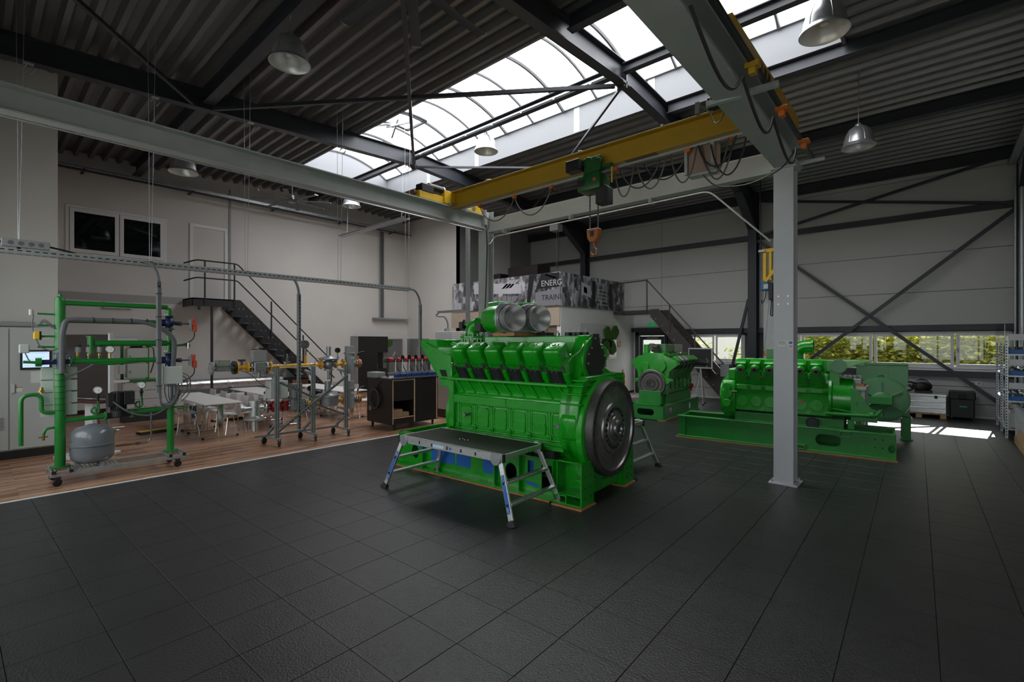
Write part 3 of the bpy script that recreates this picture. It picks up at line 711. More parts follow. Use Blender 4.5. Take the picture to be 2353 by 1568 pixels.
# outside
struct('ground_outside', mat('pale_gravel', (0.42, 0.40, 0.36), 0.9, 0, 0.1, 3), lambda b: (b.box(-40, 40, YF + 0.2, 60, -0.3, -0.05), b.box(-40, 40, -40, YN - 0.2, -0.3, -0.05)), 'pale paved yard outside the windows')
LEAF = bpy.data.materials.new('hedge_leaf'); LEAF.use_nodes = True
_n = LEAF.node_tree; _n.nodes.clear()
_o = _n.nodes.new('ShaderNodeOutputMaterial'); _m = _n.nodes.new('ShaderNodeMixShader'); _d = _n.nodes.new('ShaderNodeBsdfDiffuse'); _t = _n.nodes.new('ShaderNodeBsdfTranslucent')
_g = _n.nodes.new('ShaderNodeNewGeometry'); _r = _n.nodes.new('ShaderNodeValToRGB')
_r.color_ramp.elements[0].color = (0.16, 0.20, 0.03, 1); _r.color_ramp.elements[1].color = (0.85, 0.82, 0.22, 1)
_n.links.new(_g.outputs['Random Per Island'], _r.inputs[0])
for s_ in (_d, _t): _n.links.new(_r.outputs[0], s_.inputs[0])
_m.inputs[0].default_value = 0.6
_n.links.new(_d.outputs[0], _m.inputs[1]); _n.links.new(_t.outputs[0], _m.inputs[2]); _n.links.new(_m.outputs[0], _o.inputs[0])
def leaves(b, n, x0, x1, y0, y1, z0, z1, s0, s1):
    for _ in range(n):
        x = random.uniform(x0, x1); y = random.uniform(y0, y1); top = z1 + 0.18 * math.sin(x * 2.1) + 0.1 * math.sin(x * 5.3)
        z = random.uniform(z0, top); s = random.uniform(s0, s1); c = Vector((x, y, z))
        q = Matrix.Rotation(random.uniform(0, 6.28), 3, 'Z') @ Matrix.Rotation(random.uniform(-1.2, 1.2), 3, 'X')
        v = [b.v(c + q @ Vector(p)) for p in ((-s, 0, 0), (0, -s * 0.6, 0), (s, 0, 0), (0, s * 0.6, 0))]
        b.f(v)
b = MB(); leaves(b, 15000, -4.6, 2.8, 20.2, 21.2, -0.05, 2.7, 0.05, 0.12)
hedge = b.build('hedge_foliage', LEAF, None, smooth=False); tag(hedge, 'sunlit yellow green hedge outside the strip window', 'hedge', kind='stuff')
b = MB(); leaves(b, 700, -8.6, -6.9, 20.0, 21.0, -0.05, 2.1, 0.05, 0.10); leaves(b, 500, -6.6, -5.4, 20.6, 21.4, 0.2, 1.9, 0.04, 0.09)
o = b.build('shrub_foliage', LEAF, None, smooth=False); tag(o, 'loose autumn shrub outside the exit door and left window', 'shrub', kind='stuff')
struct('wall_outside', mat('pale_render_outside', (0.75, 0.74, 0.70), 0.8), lambda b: b.box(-14, -4.9, 24, 24.3, -0.05, 4.2), 'pale building wall in the yard outside the left window')
struct('wall_hedge', mat('thicket', (0.26, 0.27, 0.10), 0.9, 0, 0.4, 9), lambda b: b.box(-4.7, 4, 21.5, 21.8, -0.05, 2.6), 'dark thicket core behind the hedge leaves')
# ================================================================== crane
def stuff(o): o['kind'] = 'stuff'; return o
def bolts(owner, m, pts, axis, r=0.014, h=0.014, name='bolts'):
    def fn(b):
        a = Vector(axis)
        for p in pts: b.cyl(Vector(p), Vector(p) + a * h, r, seg=6)
    o = part(owner, name, m, fn); o['kind'] = 'stuff' if len(pts) > 1 else o.get('kind', 'part')
    if len(pts) == 1: del o['kind']
    return o
CLX, CRX, CY = -7.57, -1.62, 7.66
gan = T('crane_gantry', 'pale grey steel gantry with two columns carrying the yellow crane bridge', 'gantry', (-4.6, CY, 0), world=True)
part(gan, 'column', COLG, lambda b: b.ibeam((CRX, CY, 0.02), (CRX, CY, 4.42), 0.25, 0.25, 0.011, 0.018, up=(0, 1, 0)), 0.002, label='pale grey column in front of the generator set')
part(gan, 'column', CRANEG, lambda b: b.ibeam((CLX, CY, 0.02), (CLX, CY, 4.9), 0.24, 0.24, 0.011, 0.018, up=(0, 1, 0)), 0.002, label='pale green grey column behind the large engine')
for x in (CRX, CLX):
    part(gan, 'base_plate', COLG, lambda b: b.box(x - 0.18, x + 0.18, CY - 0.18, CY + 0.18, 0, 0.022), 0.003)
    bolts(gan, GALV, [(x + sx * 0.14, CY + sy * 0.14, 0.022) for sx in (-1, 1) for sy in (-1, 1)], (0, 0, 1), 0.016, 0.04, 'anchor_bolts')
part(gan, 'runway_beam', CRANEG, lambda b: b.ibeam((CLX, YN, 4.62), (CLX, CY - 0.12, 4.62), 0.30, 0.26, 0.012, 0.02), 0.002, label='pale runway beam on the left')
part(gan, 'runway_beam', CRANEG, lambda b: b.ibeam((-1.50, YN, 4.60), (-1.58, CY + 0.14, 4.60), 0.33, 0.30, 0.02, 0.024), 0.002, label='pale runway beam over the right column')
part(gan, 'cross_beam', CRANEG, lambda b: b.sweep([(-0.09, -0.15), (0.09, -0.15), (0.09, -0.13), (-0.07, -0.13), (-0.07, 0.13), (0.09, 0.13), (0.09, 0.15), (-0.09, 0.15)], (CRX - 0.12, CY, 4.55), (CLX + 0.12, CY, 4.55)), 0.002)
part(gan, 'end_plate', COLG, lambda b: b.box(CRX - 0.16, CRX + 0.16, CY - 0.16, CY + 0.16, 4.415, 4.44))
part(gan, 'stiffener', CRANEG, lambda b: b.box(CLX - 0.11, CLX + 0.11, CY - 0.13, CY - 0.115, 4.44, 4.8))
bolts(gan, GALV, [(CRX + sx * 0.06, CY - 0.126, z) for sx in (-1, 1) for z in (2.52, 2.63)] + [(CRX + sx * 0.09, CY - 0.127, 4.38) for sx in (-1, 1)], (0, -1, 0), 0.012, 0.012)
bolts(gan, GALV, [(CLX + sx * 0.08, CY - 0.121, z) for sx in (-1, 1) for z in (2.2, 2.28, 2.36)], (0, -1, 0), 0.008, 0.008)
part(gan, 'type_plate', PAPER, lambda b: b.box(CRX - 0.07, CRX + 0.06, CY - 0.128, CY - 0.125, 1.93, 2.01), label='white rating plate')
tp = part(gan, 'type_plate', PAPER, lambda b: b.box(CRX + 0.065, CRX + 0.115, CY - 0.128, CY - 0.125, 1.90, 2.01), label='small white inspection sticker')
part(tp, 'seal', RED, lambda b: b.lathe([(0.019, 0.0), (0.011, 0.0), (0.011, 0.002), (0.019, 0.002)], (CRX + 0.09, CY - 0.128, 1.93), (0, -1, 0), 14, closed=True))
part(tp, 'seal', BLUE, lambda b: b.box(CRX + 0.07, CRX + 0.11, CY - 0.129, CY - 0.128, 1.965, 2.0))
def lines(b):
    for k in range(4): b.box(CRX - 0.06, CRX + 0.02 + 0.01 * (k % 3), CY - 0.129, CY - 0.128, 1.995 - 0.012 * k, 1.999 - 0.012 * k)
stuff(part(gan, 'small_print', BLACK, lines))
text(gan, 'CE', BLACK, (CRX + 0.02, CY - 0.129, 1.94), 0.024, (PI / 2, 0, 0), 0.001)
part(gan, 'conduit', GALV, lambda b: b.tube([(CLX + 0.12, YN, 4.405), (CLX + 0.12, CY - 0.25, 4.405)], 0.012), label='thin conduit below the left runway beam')
part(gan, 'conduit', ALU, lambda b: b.tube([(CLX + 0.2, CY - 0.16, 4.12), (CLX + 0.3, CY - 0.16, 4.12), (CLX + 0.42, CY - 0.16, 4.26), (-2.62, CY - 0.16, 4.30), (-1.78, CY - 0.14, 3.42)], 0.013, fil=0.12), label='bright conduit below the cross beam')
for x in (-6.9, -5.2, -3.6): part(gan, 'conduit_clamp', GALV, lambda b: b.box(x, x + 0.05, CY - 0.2, CY - 0.05, 4.30, 4.38))
part(gan, 'cable', CABLEB, lambda b: b.tube([(CLX + 0.28, CY - 0.3, 4.62), (CLX + 0.27, CY - 0.25, 4.3), (CLX + 0.20, CY - 0.17, 4.0), (CLX + 0.14, CY - 0.15, 3.0), (CLX + 0.06, CY - 0.14, 2.1)], 0.014, fil=0.2), label='black cable down the left column')
part(gan, 'cable', CABLEG, lambda b: b.tube([(CLX + 0.4, CY - 0.3, 4.66), (CLX + 0.38, CY - 0.3, 4.45), (CLX + 0.31, CY - 0.3, 4.36), (CLX + 0.26, CY - 0.28, 4.45), (CLX + 0.27, CY - 0.26, 4.6)], 0.012, fil=0.1))
part(gan, 'plug_connector', GREYP, lambda b: (b.cyl((CLX + 0.27, CY - 0.3, 4.52), (CLX + 0.27, CY - 0.3, 4.74), 0.035), b.cyl((CLX + 0.27, CY - 0.3, 4.5), (CLX + 0.27, CY - 0.3, 4.52), 0.045)))
# festoon track beside the right runway
part(gan, 'festoon_rail', DARKSTEEL, lambda b: (b.bar((-1.22, YN, 4.56), (-1.32, 8.05, 4.56), 0.035, 0.04), b.bar((-1.25, 3.0, 4.595), (-1.32, 8.05, 4.595), 0.02, 0.02)), label='black festoon rail beside the right runway')
part(gan, 'rail_bracket', GALV, lambda b: b.bar((-1.66, 7.7, 4.50), (-1.16, 7.74, 4.50), 0.04, 0.04))
part(gan, 'rail_bracket', GALV, lambda b: b.bar((-1.78, 5.0, 4.42), (-1.16, 5.2, 4.50), 0.06, 0.05))
for k, y in enumerate((4.75, 5.85, 6.99)):
    part(gan, 'cable_trolley', ORANGE if k else YELLOW, lambda b: (b.box(-1.33, -1.21, y - 0.05, y + 0.05, 4.50, 4.545), b.box(-1.30, -1.24, y - 0.04, y + 0.04, 4.44, 4.50)), 0.004, label='yellow cable trolley')
ys = [3.5, 4.75, 5.85, 6.99]
for a, c in zip(ys, ys[1:]):
    part(gan, 'festoon_cable', CABLEB, lambda b: b.tube([(-1.36 + 0.04 * math.sin(PI * k / 12), a + (c - a) * k / 12, 4.46 - 0.34 * math.sin(PI * k / 12)) for k in range(13)], 0.016, 6))
part(gan, 'festoon_cable', CABLEB, lambda b: b.tube([(-1.36, 6.99, 4.46), (-1.5, 7.0, 4.25), (-1.9, 6.9, 4.08), (-2.3, 6.8, 4.12), (-2.45, 6.75, 4.32)], 0.009, 6, fil=0.25))

br = T('crane_bridge', 'yellow travelling crane bridge beam with drooping festoon cables', 'crane', (-4.6, 6.66, 4.78), world=True)
BY = 6.66
part(br, 'bridge_beam', YELLOW, lambda b: b.ibeam((CLX + 0.1, BY, 4.90), (-1.62, BY, 4.90), 0.34, 0.24, 0.05, 0.025), 0.003)
part(br, 'bare_patch', mat('primer_patch', (0.16, 0.09, 0.055), 0.6), lambda b: b.box(-3.55, -3.05, BY - 0.10, BY + 0.12, 4.727, 4.7295), label='brown unpainted patch under the beam')
eL = part(br, 'end_carriage', YELLOWB, lambda b: (b.box(CLX - 0.09, CLX + 0.09, 5.75, 6.5, 4.79, 4.93), b.box(CLX - 0.09, CLX + 0.09, 6.85, 7.45, 4.79, 4.93), b.box(CLX + 0.02, CLX + 0.12, 6.35, 6.95, 4.80, 5.06)), 0.006, label='bright yellow end carriage on the left runway')
part(eL, 'drive_motor', BLACK, lambda b: (b.cbox((CLX, 5.95, 5.0), (0.2, 0.3, 0.16)), b.cyl((CLX + 0.02, 6.0, 5.06), (CLX + 0.02, 6.36, 5.06), 0.075)), 0.01)
part(eL, 'motor_cap', CASTG, lambda b: b.cyl((CLX + 0.02, 6.36, 5.06), (CLX + 0.02, 6.4, 5.06), 0.08))
part(eL, 'wheel_plate', CASTG, lambda b: b.cyl((CLX + 0.09, 7.2, 4.86), (CLX + 0.105, 7.2, 4.86), 0.045))
for y, s in ((5.72, -1), (7.48, 1)):
    part(eL, 'buffer', mat('red_brown_rubber', (0.16, 0.05, 0.035), 0.7), lambda b: b.lathe([(0.035, 0), (0.055, 0.03), (0.05, 0.07), (0, 0.09)], (CLX, y, 4.88), (0, s, 0), 14))
part(eL, 'guide_block', GALV, lambda b: (b.cbox((CLX + 0.14, 6.55, 4.79), (0.08, 0.16, 0.08)), b.cbox((CLX + 0.14, 6.95, 4.76), (0.08, 0.14, 0.07))), 0.005)
eR = part(br, 'end_carriage', YELLOW, lambda b: (b.box(-1.60, -1.40, 4.6, 7.35, 4.79, 5.0), b.box(-1.70, -1.58, 6.35, 6.95, 4.80, 5.06)), 0.006, label='yellow end carriage on the right runway')
part(eR, 'lettering_strip', BLACK, lambda b: [b.box(-1.401, -1.398, 5.5 + 0.16 * k, 5.6 + 0.16 * k, 4.84, 4.95) for k in range(3)])['kind'] = 'stuff'
part(eR, 'drive_motor', BLACK, lambda b: (b.cyl((-1.98, 5.75, 4.78), (-1.76, 5.75, 4.78), 0.09), b.cbox((-1.76, 5.75, 4.82), (0.12, 0.2, 0.2)), b.cyl((-2.02, 5.75, 4.78), (-1.98, 5.75, 4.78), 0.075)), 0.01, label='black drive motor beside the right runway')
part(br, 'limit_switch_arm', CASTG, lambda b: (b.bar((-2.1, 6.1, 4.86), (-2.22, 5.95, 4.90), 0.03, 0.03), b.cbox((-2.22, 5.95, 4.87), (0.05, 0.05, 0.14))))
part(br, 'cable', CABLEM, lambda b: b.tube([(-2.12, 6.1, 4.83), (-2.05, 6.05, 4.66), (-1.96, 5.98, 4.64), (-1.88, 5.9, 4.72), (-1.84, 5.85, 4.80)], 0.008, 6, fil=0.08))
for x in (-6.45, -2.95, -4.35): part(br, 'rail_pin', CASTG, lambda b: b.bar((x, BY - 0.12, 5.075), (x - 0.1, BY + 0.12, 5.16), 0.04, 0.04), 0.004)
part(br, 'cable_rail', GALV, lambda b: b.bar((CLX + 0.25, BY + 0.02, 4.715), (-1.8, BY + 0.02, 4.715), 0.03, 0.03))
tro = [-6.75, -5.85, -5.0, -4.05]
for x in (-6.75, -5.85, -5.0, -3.75, -2.62, -2.05):
    part(br, 'cable_trolley', ORANGE, lambda b: (b.cbox((x, BY, 4.67), (0.07, 0.06, 0.05)), b.cyl((x, BY - 0.045, 4.65), (x, BY + 0.045, 4.65), 0.022, seg=10)), 0.004)
def loop(x0, x1, sag, m, r=0.011, dy=0.0, z0=4.66, z1=4.66):
    part(br, 'festoon_cable', m, lambda b: b.tube([(x0 + (x1 - x0) * k / 14, BY + dy, z0 + (z1 - z0) * k / 14 - sag * (1 - (2 * k / 14 - 1) ** 2) ** 0.8) for k in range(15)], r, 6))
loop(-6.75, -5.85, 0.36, CABLEM); loop(-5.85, -5.0, 0.40, CABLEM); loop(-5.0, -4.75, 0.10, CABLEB)
loop(-3.75, -3.42, 0.45, CABLEM, dy=-0.04); loop(-3.70, -3.05, 0.34, CABLEB, dy=0.05); loop(-3.38, -2.92, 0.42, CABLEM, dy=-0.04); loop(-3.3, -2.65, 0.3, CABLEB, dy=0.05); loop(-2.85, -2.48, 0.44, CABLEM, dy=-0.05)
loop(-2.42, -2.05, 0.42, CABLEM, dy=-0.08); loop(-2.40, -2.0, 0.50, CABLEM, dy=-0.06); loop(-2.44, -1.95, 0.34, CABLEB, dy=-0.1); loop(-2.3, -1.85, 0.46, CABLEB, dy=-0.02)
cb = part(br, 'control_box', mat('tan_enamel', (0.30, 0.22, 0.17), 0.5), lambda b: b.box(-2.64, -2.25, BY + 0.06, BY + 0.22, 4.34, 4.72), 0.008, label='tan control box hanging from the bridge')
part(cb, 'support_post', GALV, lambda b: b.box(-2.68, -2.64, BY + 0.02, BY + 0.08, 4.34, 4.73)); part(cb, 'support_post', GALV, lambda b: b.box(-2.31, -2.27, BY + 0.0, BY + 0.058, 4.34, 4.73))
part(cb, 'gland_strip', GALV, lambda b: b.box(-2.64, -2.25, BY + 0.05, BY + 0.2, 4.31, 4.338))

ho = T('chain_hoist', 'green electric chain hoist with orange hook block under the bridge', 'hoist', (-4.12, BY, 3.55), world=True)
HX = -4.12
HOG = mat('hoist_green', (0.010, 0.085, 0.018), 0.4)
part(ho, 'gearbox', HOG, lambda b: (b.cbox((HX, BY - 0.05, 4.50), (0.42, 0.34, 0.24)), b.cbox((HX + 0.02, BY - 0.05, 4.63), (0.30, 0.26, 0.08))), 0.03, bseg=2)
part(ho, 'trolley', HOG, lambda b: (b.cbox((HX + 0.05, BY - 0.16, 4.78), (0.3, 0.05, 0.24)), b.cyl((HX - 0.02, BY - 0.2, 4.82), (HX - 0.02, BY - 0.15, 4.82), 0.09), b.cyl((HX + 0.16, BY - 0.2, 4.80), (HX + 0.16, BY - 0.15, 4.80), 0.07), b.cbox((HX + 0.3, BY - 0.14, 4.72), (0.16, 0.06, 0.06))), 0.01)
part(ho, 'drive_motor', BLACK, lambda b: b.cbox((HX - 0.24, BY - 0.22, 4.80), (0.26, 0.18, 0.18)), 0.012)
part(ho, 'cover_plate', BLACK, lambda b: b.box(HX - 0.2, HX - 0.06, BY - 0.226, BY - 0.221, 4.46, 4.56), 0.002)
part(ho, 'maker_sticker', mat('red_sticker', (0.5, 0.06, 0.04), 0.5), lambda b: b.box(HX + 0.09, HX + 0.14, BY - 0.224, BY - 0.221, 4.5, 4.55))
part(ho, 'chain_box', BLACK, lambda b: b.prism([(HX + 0.1, 4.15), (HX + 0.3, 4.15), (HX + 0.3, 4.40), (HX + 0.22, 4.46), (HX + 0.1, 4.42)], 'y', BY - 0.16, BY + 0.04), 0.006)
part(ho, 'bracket_strap', YELLOWB, lambda b: b.bar((HX + 0.36, BY - 0.1, 4.7), (HX + 0.36, BY - 0.1, 4.45), 0.025, 0.015))
def chain(b, p0, n, dz, r=0.0055, w=0.011, l=0.019):
    for k in range(n):
        c = Vector(p0) - Vector((0, 0, dz * k)); a = Vector((1, 0, 0)) if k % 2 else Vector((0, 1, 0))
        pts = [c + a * w * math.cos(t) + Vector((0, 0, l * math.sin(t))) for t in [2 * PI * i / 8 for i in range(9)]]
        b.tube(pts, r, 5, cap=False)
for dx in (-0.075, 0.075):
    o = part(ho, 'load_chain', STEELD, lambda b: chain(b, (HX + dx, BY - 0.04, 4.38), 22, 0.027)); stuff(o)
hk = part(ho, 'hook_block', mat('rusty_orange_paint', (0.36, 0.11, 0.025), 0.5, 0, 0.15, 20), lambda b: b.prism([(HX - 0.11, 3.80), (HX + 0.11, 3.80), (HX + 0.10, 3.66), (HX + 0.05, 3.58), (HX - 0.05, 3.58), (HX - 0.10, 3.66)], 'y', BY - 0.10, BY + 0.02), 0.015)
part(hk, 'block_plate', BLACK, lambda b: b.box(HX - 0.035, HX + 0.035, BY - 0.105, BY - 0.10, 3.67, 3.76), 0.002)
part(hk, 'hook', mat('worn_hook_steel', (0.30, 0.13, 0.06), 0.4, 0.5), lambda b: b.tube([(HX, BY - 0.04, 3.60), (HX, BY - 0.04, 3.50), (HX + 0.045, BY - 0.04, 3.46), (HX + 0.05, BY - 0.04, 3.40), (HX, BY - 0.04, 3.36), (HX - 0.05, BY - 0.04, 3.40), (HX - 0.045, BY - 0.04, 3.44)], 0.018, 8, fil=0.04))

# ------------------------------------------------------------------ pendant lamps
LAMPO = mat('spun_aluminium_outside', (0.52, 0.54, 0.56), 0.32, 0.75, 0.06, 12)
LAMPI = mat('satin_reflector', (0.72, 0.73, 0.73), 0.35, 0.6)
def make_lamp(label, loc, up):
    t = T('pendant_lamp', label, 'lamp', loc, group='bell shaped pendant lamps')
    R = 0.28
    pr_ = [(0.055, 0.40), (0.115, 0.385), (0.165, 0.345), (0.205, 0.27), (0.235, 0.17), (0.25, 0.07), (0.258, 0.035), (0.282, 0.02), (0.288, 0.0), (0.276, -0.004)]
    part(t, 'shade', LAMPO, lambda b: b.lathe(pr_, (0, 0, 0), (0, 0, 1), 40), ang=50)
    part(t, 'reflector', LAMPI, lambda b: b.lathe([(0.276, -0.004), (0.255, 0.02), (0.235, 0.10), (0.20, 0.22), (0.14, 0.32), (0.05, 0.37), (0.0, 0.375)], (0, 0, 0), (0, 0, 1), 40), ang=60)
    part(t, 'lamp_bulb', mat('frosted_bulb', (0.75, 0.75, 0.73), 0.3), lambda b: b.lathe([(0.0, 0.09), (0.05, 0.11), (0.065, 0.17), (0.045, 0.25), (0.025, 0.36)], (0, 0, 0), (0, 0, 1), 16))
    part(t, 'cap', LAMPO, lambda b: (b.lathe([(0.0, 0.46), (0.05, 0.455), (0.06, 0.44), (0.06, 0.395), (0.05, 0.39)], (0, 0, 0), (0, 0, 1), 20)))
    def ribs(b):
        for k in range(6):
            a = 2 * PI * k / 6
            P = [Vector((r * math.cos(a), r * math.sin(a), h)) * 1.0 for r, h in pr_[:6]]
            b.tube(P, 0.006, 5)
    stuff(part(t, 'seams', LAMPO, ribs))
    part(t, 'hanger', GALV, lambda b: b.tube([(0, 0, 0.45), (0, 0, up - 0.06), (0.03, 0, up - 0.02), (0.03, 0, up + 0.02), (-0.04, 0, up + 0.04)], 0.008, 6, fil=0.03))
    return t
for nm, p, up in (('dark pendant lamp below the purlin over the left foreground', (-7.13, 3.12, 6.08), 0.70), ('pendant lamp half hidden behind the left crane runway', (-12.44, 3.12, 5.72), 1.06),
                  ('small distant pendant lamp below the left crane runway', (-14.3, 8.25, 6.4), 0.70), ('bright pendant lamp under the middle of the skylight', (-8.2, 8.3, 6.60), 0.50),
                  ('large pendant lamp at the top right beside the crane runway', (-1.1, 7.3, 5.97), 1.34), ('dark pendant lamp above the column on the right', (-1.17, 11.53, 5.80), 1.50)):
    make_lamp(nm, p, up)

# ------------------------------------------------------------------ ceiling fans
def fan(label, c, R, a0, top):
    t = T('ceiling_fan', label, 'fan', c, group='large ceiling fans')
    part(t, 'rod', DARKSTEEL, lambda b: b.cyl((0, 0, 0.1), (0, 0, top), 0.022))
    part(t, 'hub', GREYP, lambda b: (b.lathe([(0.0, -0.06), (0.10, -0.06), (0.12, -0.02), (0.12, 0.03), (0.06, 0.06), (0.06, 0.16), (0.0, 0.17)], (0, 0, 0), (0, 0, 1), 24)))
    for k in range(8):
        a = a0 + 2 * PI * k / 8
        d = Vector((math.cos(a), math.sin(a), 0)); s = Vector((-math.sin(a), math.cos(a), 0))
        part(t, 'blade', DARKSTEEL, lambda b: b.sweep([(-0.065, 0.0), (-0.03, 0.016), (0.02, 0.018), (0.065, 0.0), (0.03, 0.006), (-0.03, 0.004)], d * 0.1, d * R))
        part(t, 'blade_tip', GALV, lambda b: b.cbox(d * (R + 0.004) + Vector((0, 0, 0.008)), (0.008, 0.13, 0.03), Matrix.Rotation(a, 3, 'Z')))
    return t
fan('huge dark ceiling fan with blades reaching into the top of the view', (-4.37, 3.23, 6.0), 1.22, math.radians(4.5), 0.66)
fan('distant eight bladed ceiling fan near the left wall', (-14.6, 6.45, 6.25), 1.1, math.radians(12), 0.95)

# ------------------------------------------------------------------ cable trays
def tray(name, p0, p1, w, h, label, th=0.004, slots=True, m=GALV, group=None):
    p0, p1 = Vector(p0), Vector(p1); t = T(name, label, 'cable tray', tuple((p0 + p1) / 2), group=group, world=True)
    up = (0, 0, 1) if abs((p1 - p0).normalized().z) < 0.9 else (0, 1, 0)
    part(t, 'tray', m, lambda b: b.sweep([(-w / 2, 0), (w / 2, 0), (w / 2, h), (w / 2 - th, h), (w / 2 - th, th), (-w / 2 + th, th), (-w / 2 + th, h), (-w / 2, h)], p0, p1, up))
    if slots:
        d, sd, u = frame(p1 - p0, up); n = int((p1 - p0).length / 0.085)
        def sl(b):
            for k in range(n):
                c = p0 + d * (0.05 + k * 0.085)
                for s in (-1, 1): b.cbox(c + sd * (w / 2 * s) + u * h * 0.5, (0.05, 0.003, 0.014) if abs(d.x) > 0.9 else (0.003, 0.05, 0.014) if abs(d.y) > 0.9 else (0.003, 0.014, 0.05))
                b.cbox(c + u * 0.0, (0.05, 0.03, 0.002) if abs(d.x) > 0.9 else (0.03, 0.05, 0.002) if abs(d.y) > 0.9 else (0.014, 0.002, 0.05))
        stuff(part(t, 'slots', BLACKM, sl))
    return t
TX, TZ = -9.6, 3.22
tr = tray('cable_tray', (TX, YN, TZ), (TX, 7.05, TZ), 0.2, 0.075, 'long perforated cable tray hanging above the training area')
part(tr, 'cable_bundle', CABLEG, lambda b: [b.tube([(TX - 0.06 + 0.03 * k, YN, TZ + 0.02), (TX - 0.05 + 0.025 * k, 6.9, TZ + 0.02)], 0.012, 6) for k in range(4)])['kind'] = 'stuff'
jb = part(tr, 'junction_box', GREYP, lambda b: b.box(TX + 0.02, TX + 0.12, 0.28, 0.76, TZ + 0.08, TZ + 0.19), 0.008, label='grey junction box on top of the tray')
for k in range(4): part(jb, 'knockout', CABLEG, lambda b: b.cyl((TX + 0.12, 0.37 + 0.1 * k, TZ + 0.135), (TX + 0.123, 0.37 + 0.1 * k, TZ + 0.135), 0.03))
for p in (((TX + 0.06, -0.3, TZ + 0.1), (TX + 0.07, 0.05, TZ + 0.16), (TX + 0.07, 0.28, TZ + 0.14)), ((TX + 0.07, 0.76, TZ + 0.13), (TX + 0.06, 0.95, TZ + 0.1), (TX + 0.03, 1.2, TZ + 0.03))):
    part(jb, 'cable', CABLEB, lambda b: b.tube(p, 0.014, 6, fil=0.1))
for y in (0.45, 1.95, 3.4, 5.25, 7.0):
    for s in (-0.05, 0.06): part(tr, 'suspension_wire', GALV, lambda b: b.cyl((TX + s, y, TZ + 0.04), (TX + s - 0.01, y + (0.06 if s > 0 else -0.02), roofz(y) - 0.01), 0.004, seg=5))
    part(tr, 'hanger_clip', GALV, lambda b: b.box(TX - 0.1, TX + 0.1, y - 0.02, y + 0.02, TZ + 0.06, TZ + 0.075))
for nm, pts, lab in (('drop_post', [(TX + 0.05, 1.85, TZ + 0.06), (TX + 0.25, 1.93, TZ + 0.02), (TX + 0.48, 1.96, TZ - 0.18), (TX + 0.5, 1.97, 1.2)], 'cable drop with grey bundle in front of the green pipe rig'),
                ('drop_post', [(TX, 4.0, TZ + 0.06), (TX + 0.06, 4.25, TZ + 0.05), (TX + 0.11, 4.33, TZ - 0.18), (TX + 0.11, 4.33, 0.25)], 'galvanised drop post rising through the yellow gas train'),
                ('drop_post', [(TX, 7.0, TZ + 0.06), (TX, 7.25, TZ + 0.05), (TX, 7.4, TZ - 0.2), (TX, 7.4, 1.0)], 'galvanised drop post at the end of the tray behind the black cart')):
    t = T(nm, lab, 'cable drop', pts[-1], group='cable drops from the hanging tray', world=True)
    part(t, 'cable_bundle', CABLEG, lambda b: b.tube(pts[:3] + [Vector(pts[2]) - Vector((0, 0, 0.25))], 0.024, 8, fil=0.15))
    top = Vector(pts[2]) - Vector((0, 0, 0.1))
    part(t, 'post_channel', GALV, lambda b: b.sweep([(-0.03, -0.03), (0.03, -0.03), (0.03, 0.03), (0.02, 0.03), (0.02, -0.02), (-0.02, -0.02), (-0.02, 0.03), (-0.03, 0.03)], (top.x, top.y, pts[3][2]), tuple(top), up=(1, 0, 0)))
    def sl(b):
        n = int((top.z - pts[3][2]) / 0.07)
        for k in range(n): b.cbox((top.x + 0.031, top.y, pts[3][2] + 0.04 + k * 0.07), (0.002, 0.016, 0.035))
    stuff(part(t, 'slots', BLACKM, sl))
    if lab.startswith('cable drop'):
        for k in range(3): part(t, 'cable', CABLEG, lambda b: b.tube([(top.x + 0.035, top.y - 0.015 + 0.014 * k, top.z - 0.1), (top.x + 0.035, top.y - 0.012 + 0.012 * k, 1.3), (top.x + 0.03, top.y + 0.02, 1.02 - 0.02 * k), (top.x + 0.0, top.y + 0.14, 0.97 - 0.02 * k), (top.x - 0.05, top.y + 0.26, 1.12), (top.x - 0.06, top.y + 0.28, 1.35)], 0.012, 6, fil=0.12))
        for k in range(5): part(t, 'cable_tie', BLACK, lambda b: b.box(top.x - 0.035, top.x + 0.05, top.y - 0.036, top.y + 0.036, 1.3 + 0.36 * k, 1.31 + 0.36 * k))
wt = tray('cable_tray', (XL + 0.28, 1.2, 6.62), (XL + 0.28, 12.6, 6.62), 0.3, 0.07, 'dark cable tray along the top of the left wall')
part(wt, 'support_pipe', DARKSTEEL, lambda b: b.cyl((XL + 0.5, 1.2, 6.55), (XL + 0.5, 12.6, 6.55), 0.03))
for y in (2.0, 4.5, 7.0, 9.5, 11.8): part(wt, 'wall_bracket', DARKSTEEL, lambda b: b.box(XL + 0.001, XL + 0.5, y, y + 0.05, 6.56, 6.61))
t_ = tray('cable_tray', (-14.8, 8.17, 5.45), (-11.2, 8.17, 5.45), 0.2, 0.06, 'short cable tray below the distant pendant lamp')
for x in (-14.5, -11.5): part(t_, 'suspension_wire', GALV, lambda b: b.cyl((x, 8.2, 5.46), (x, 8.26, 7.11), 0.006, seg=5))
tray('cable_tray', (XL + 0.12, 11.0, 2.92), (XL + 0.12, 12.7, 2.92), 0.18, 0.06, 'short cable tray on brackets above the black wall cabinet')
vl = T('cable_ladder', 'vertical cable ladder on the white wall above the black cabinet', 'cable ladder', (XL + 0.08, 11.45, 3.0), world=True)
for s in (-0.09, 0.09): part(vl, 'stile', GALV, lambda b: b.box(XL + 0.01, XL + 0.07, 11.45 + s - 0.015, 11.45 + s + 0.015, 3.0, 6.6))
for k in range(12): part(vl, 'rung', GALV, lambda b: b.box(XL + 0.02, XL + 0.05, 11.36, 11.54, 3.15 + 0.29 * k, 3.18 + 0.29 * k))
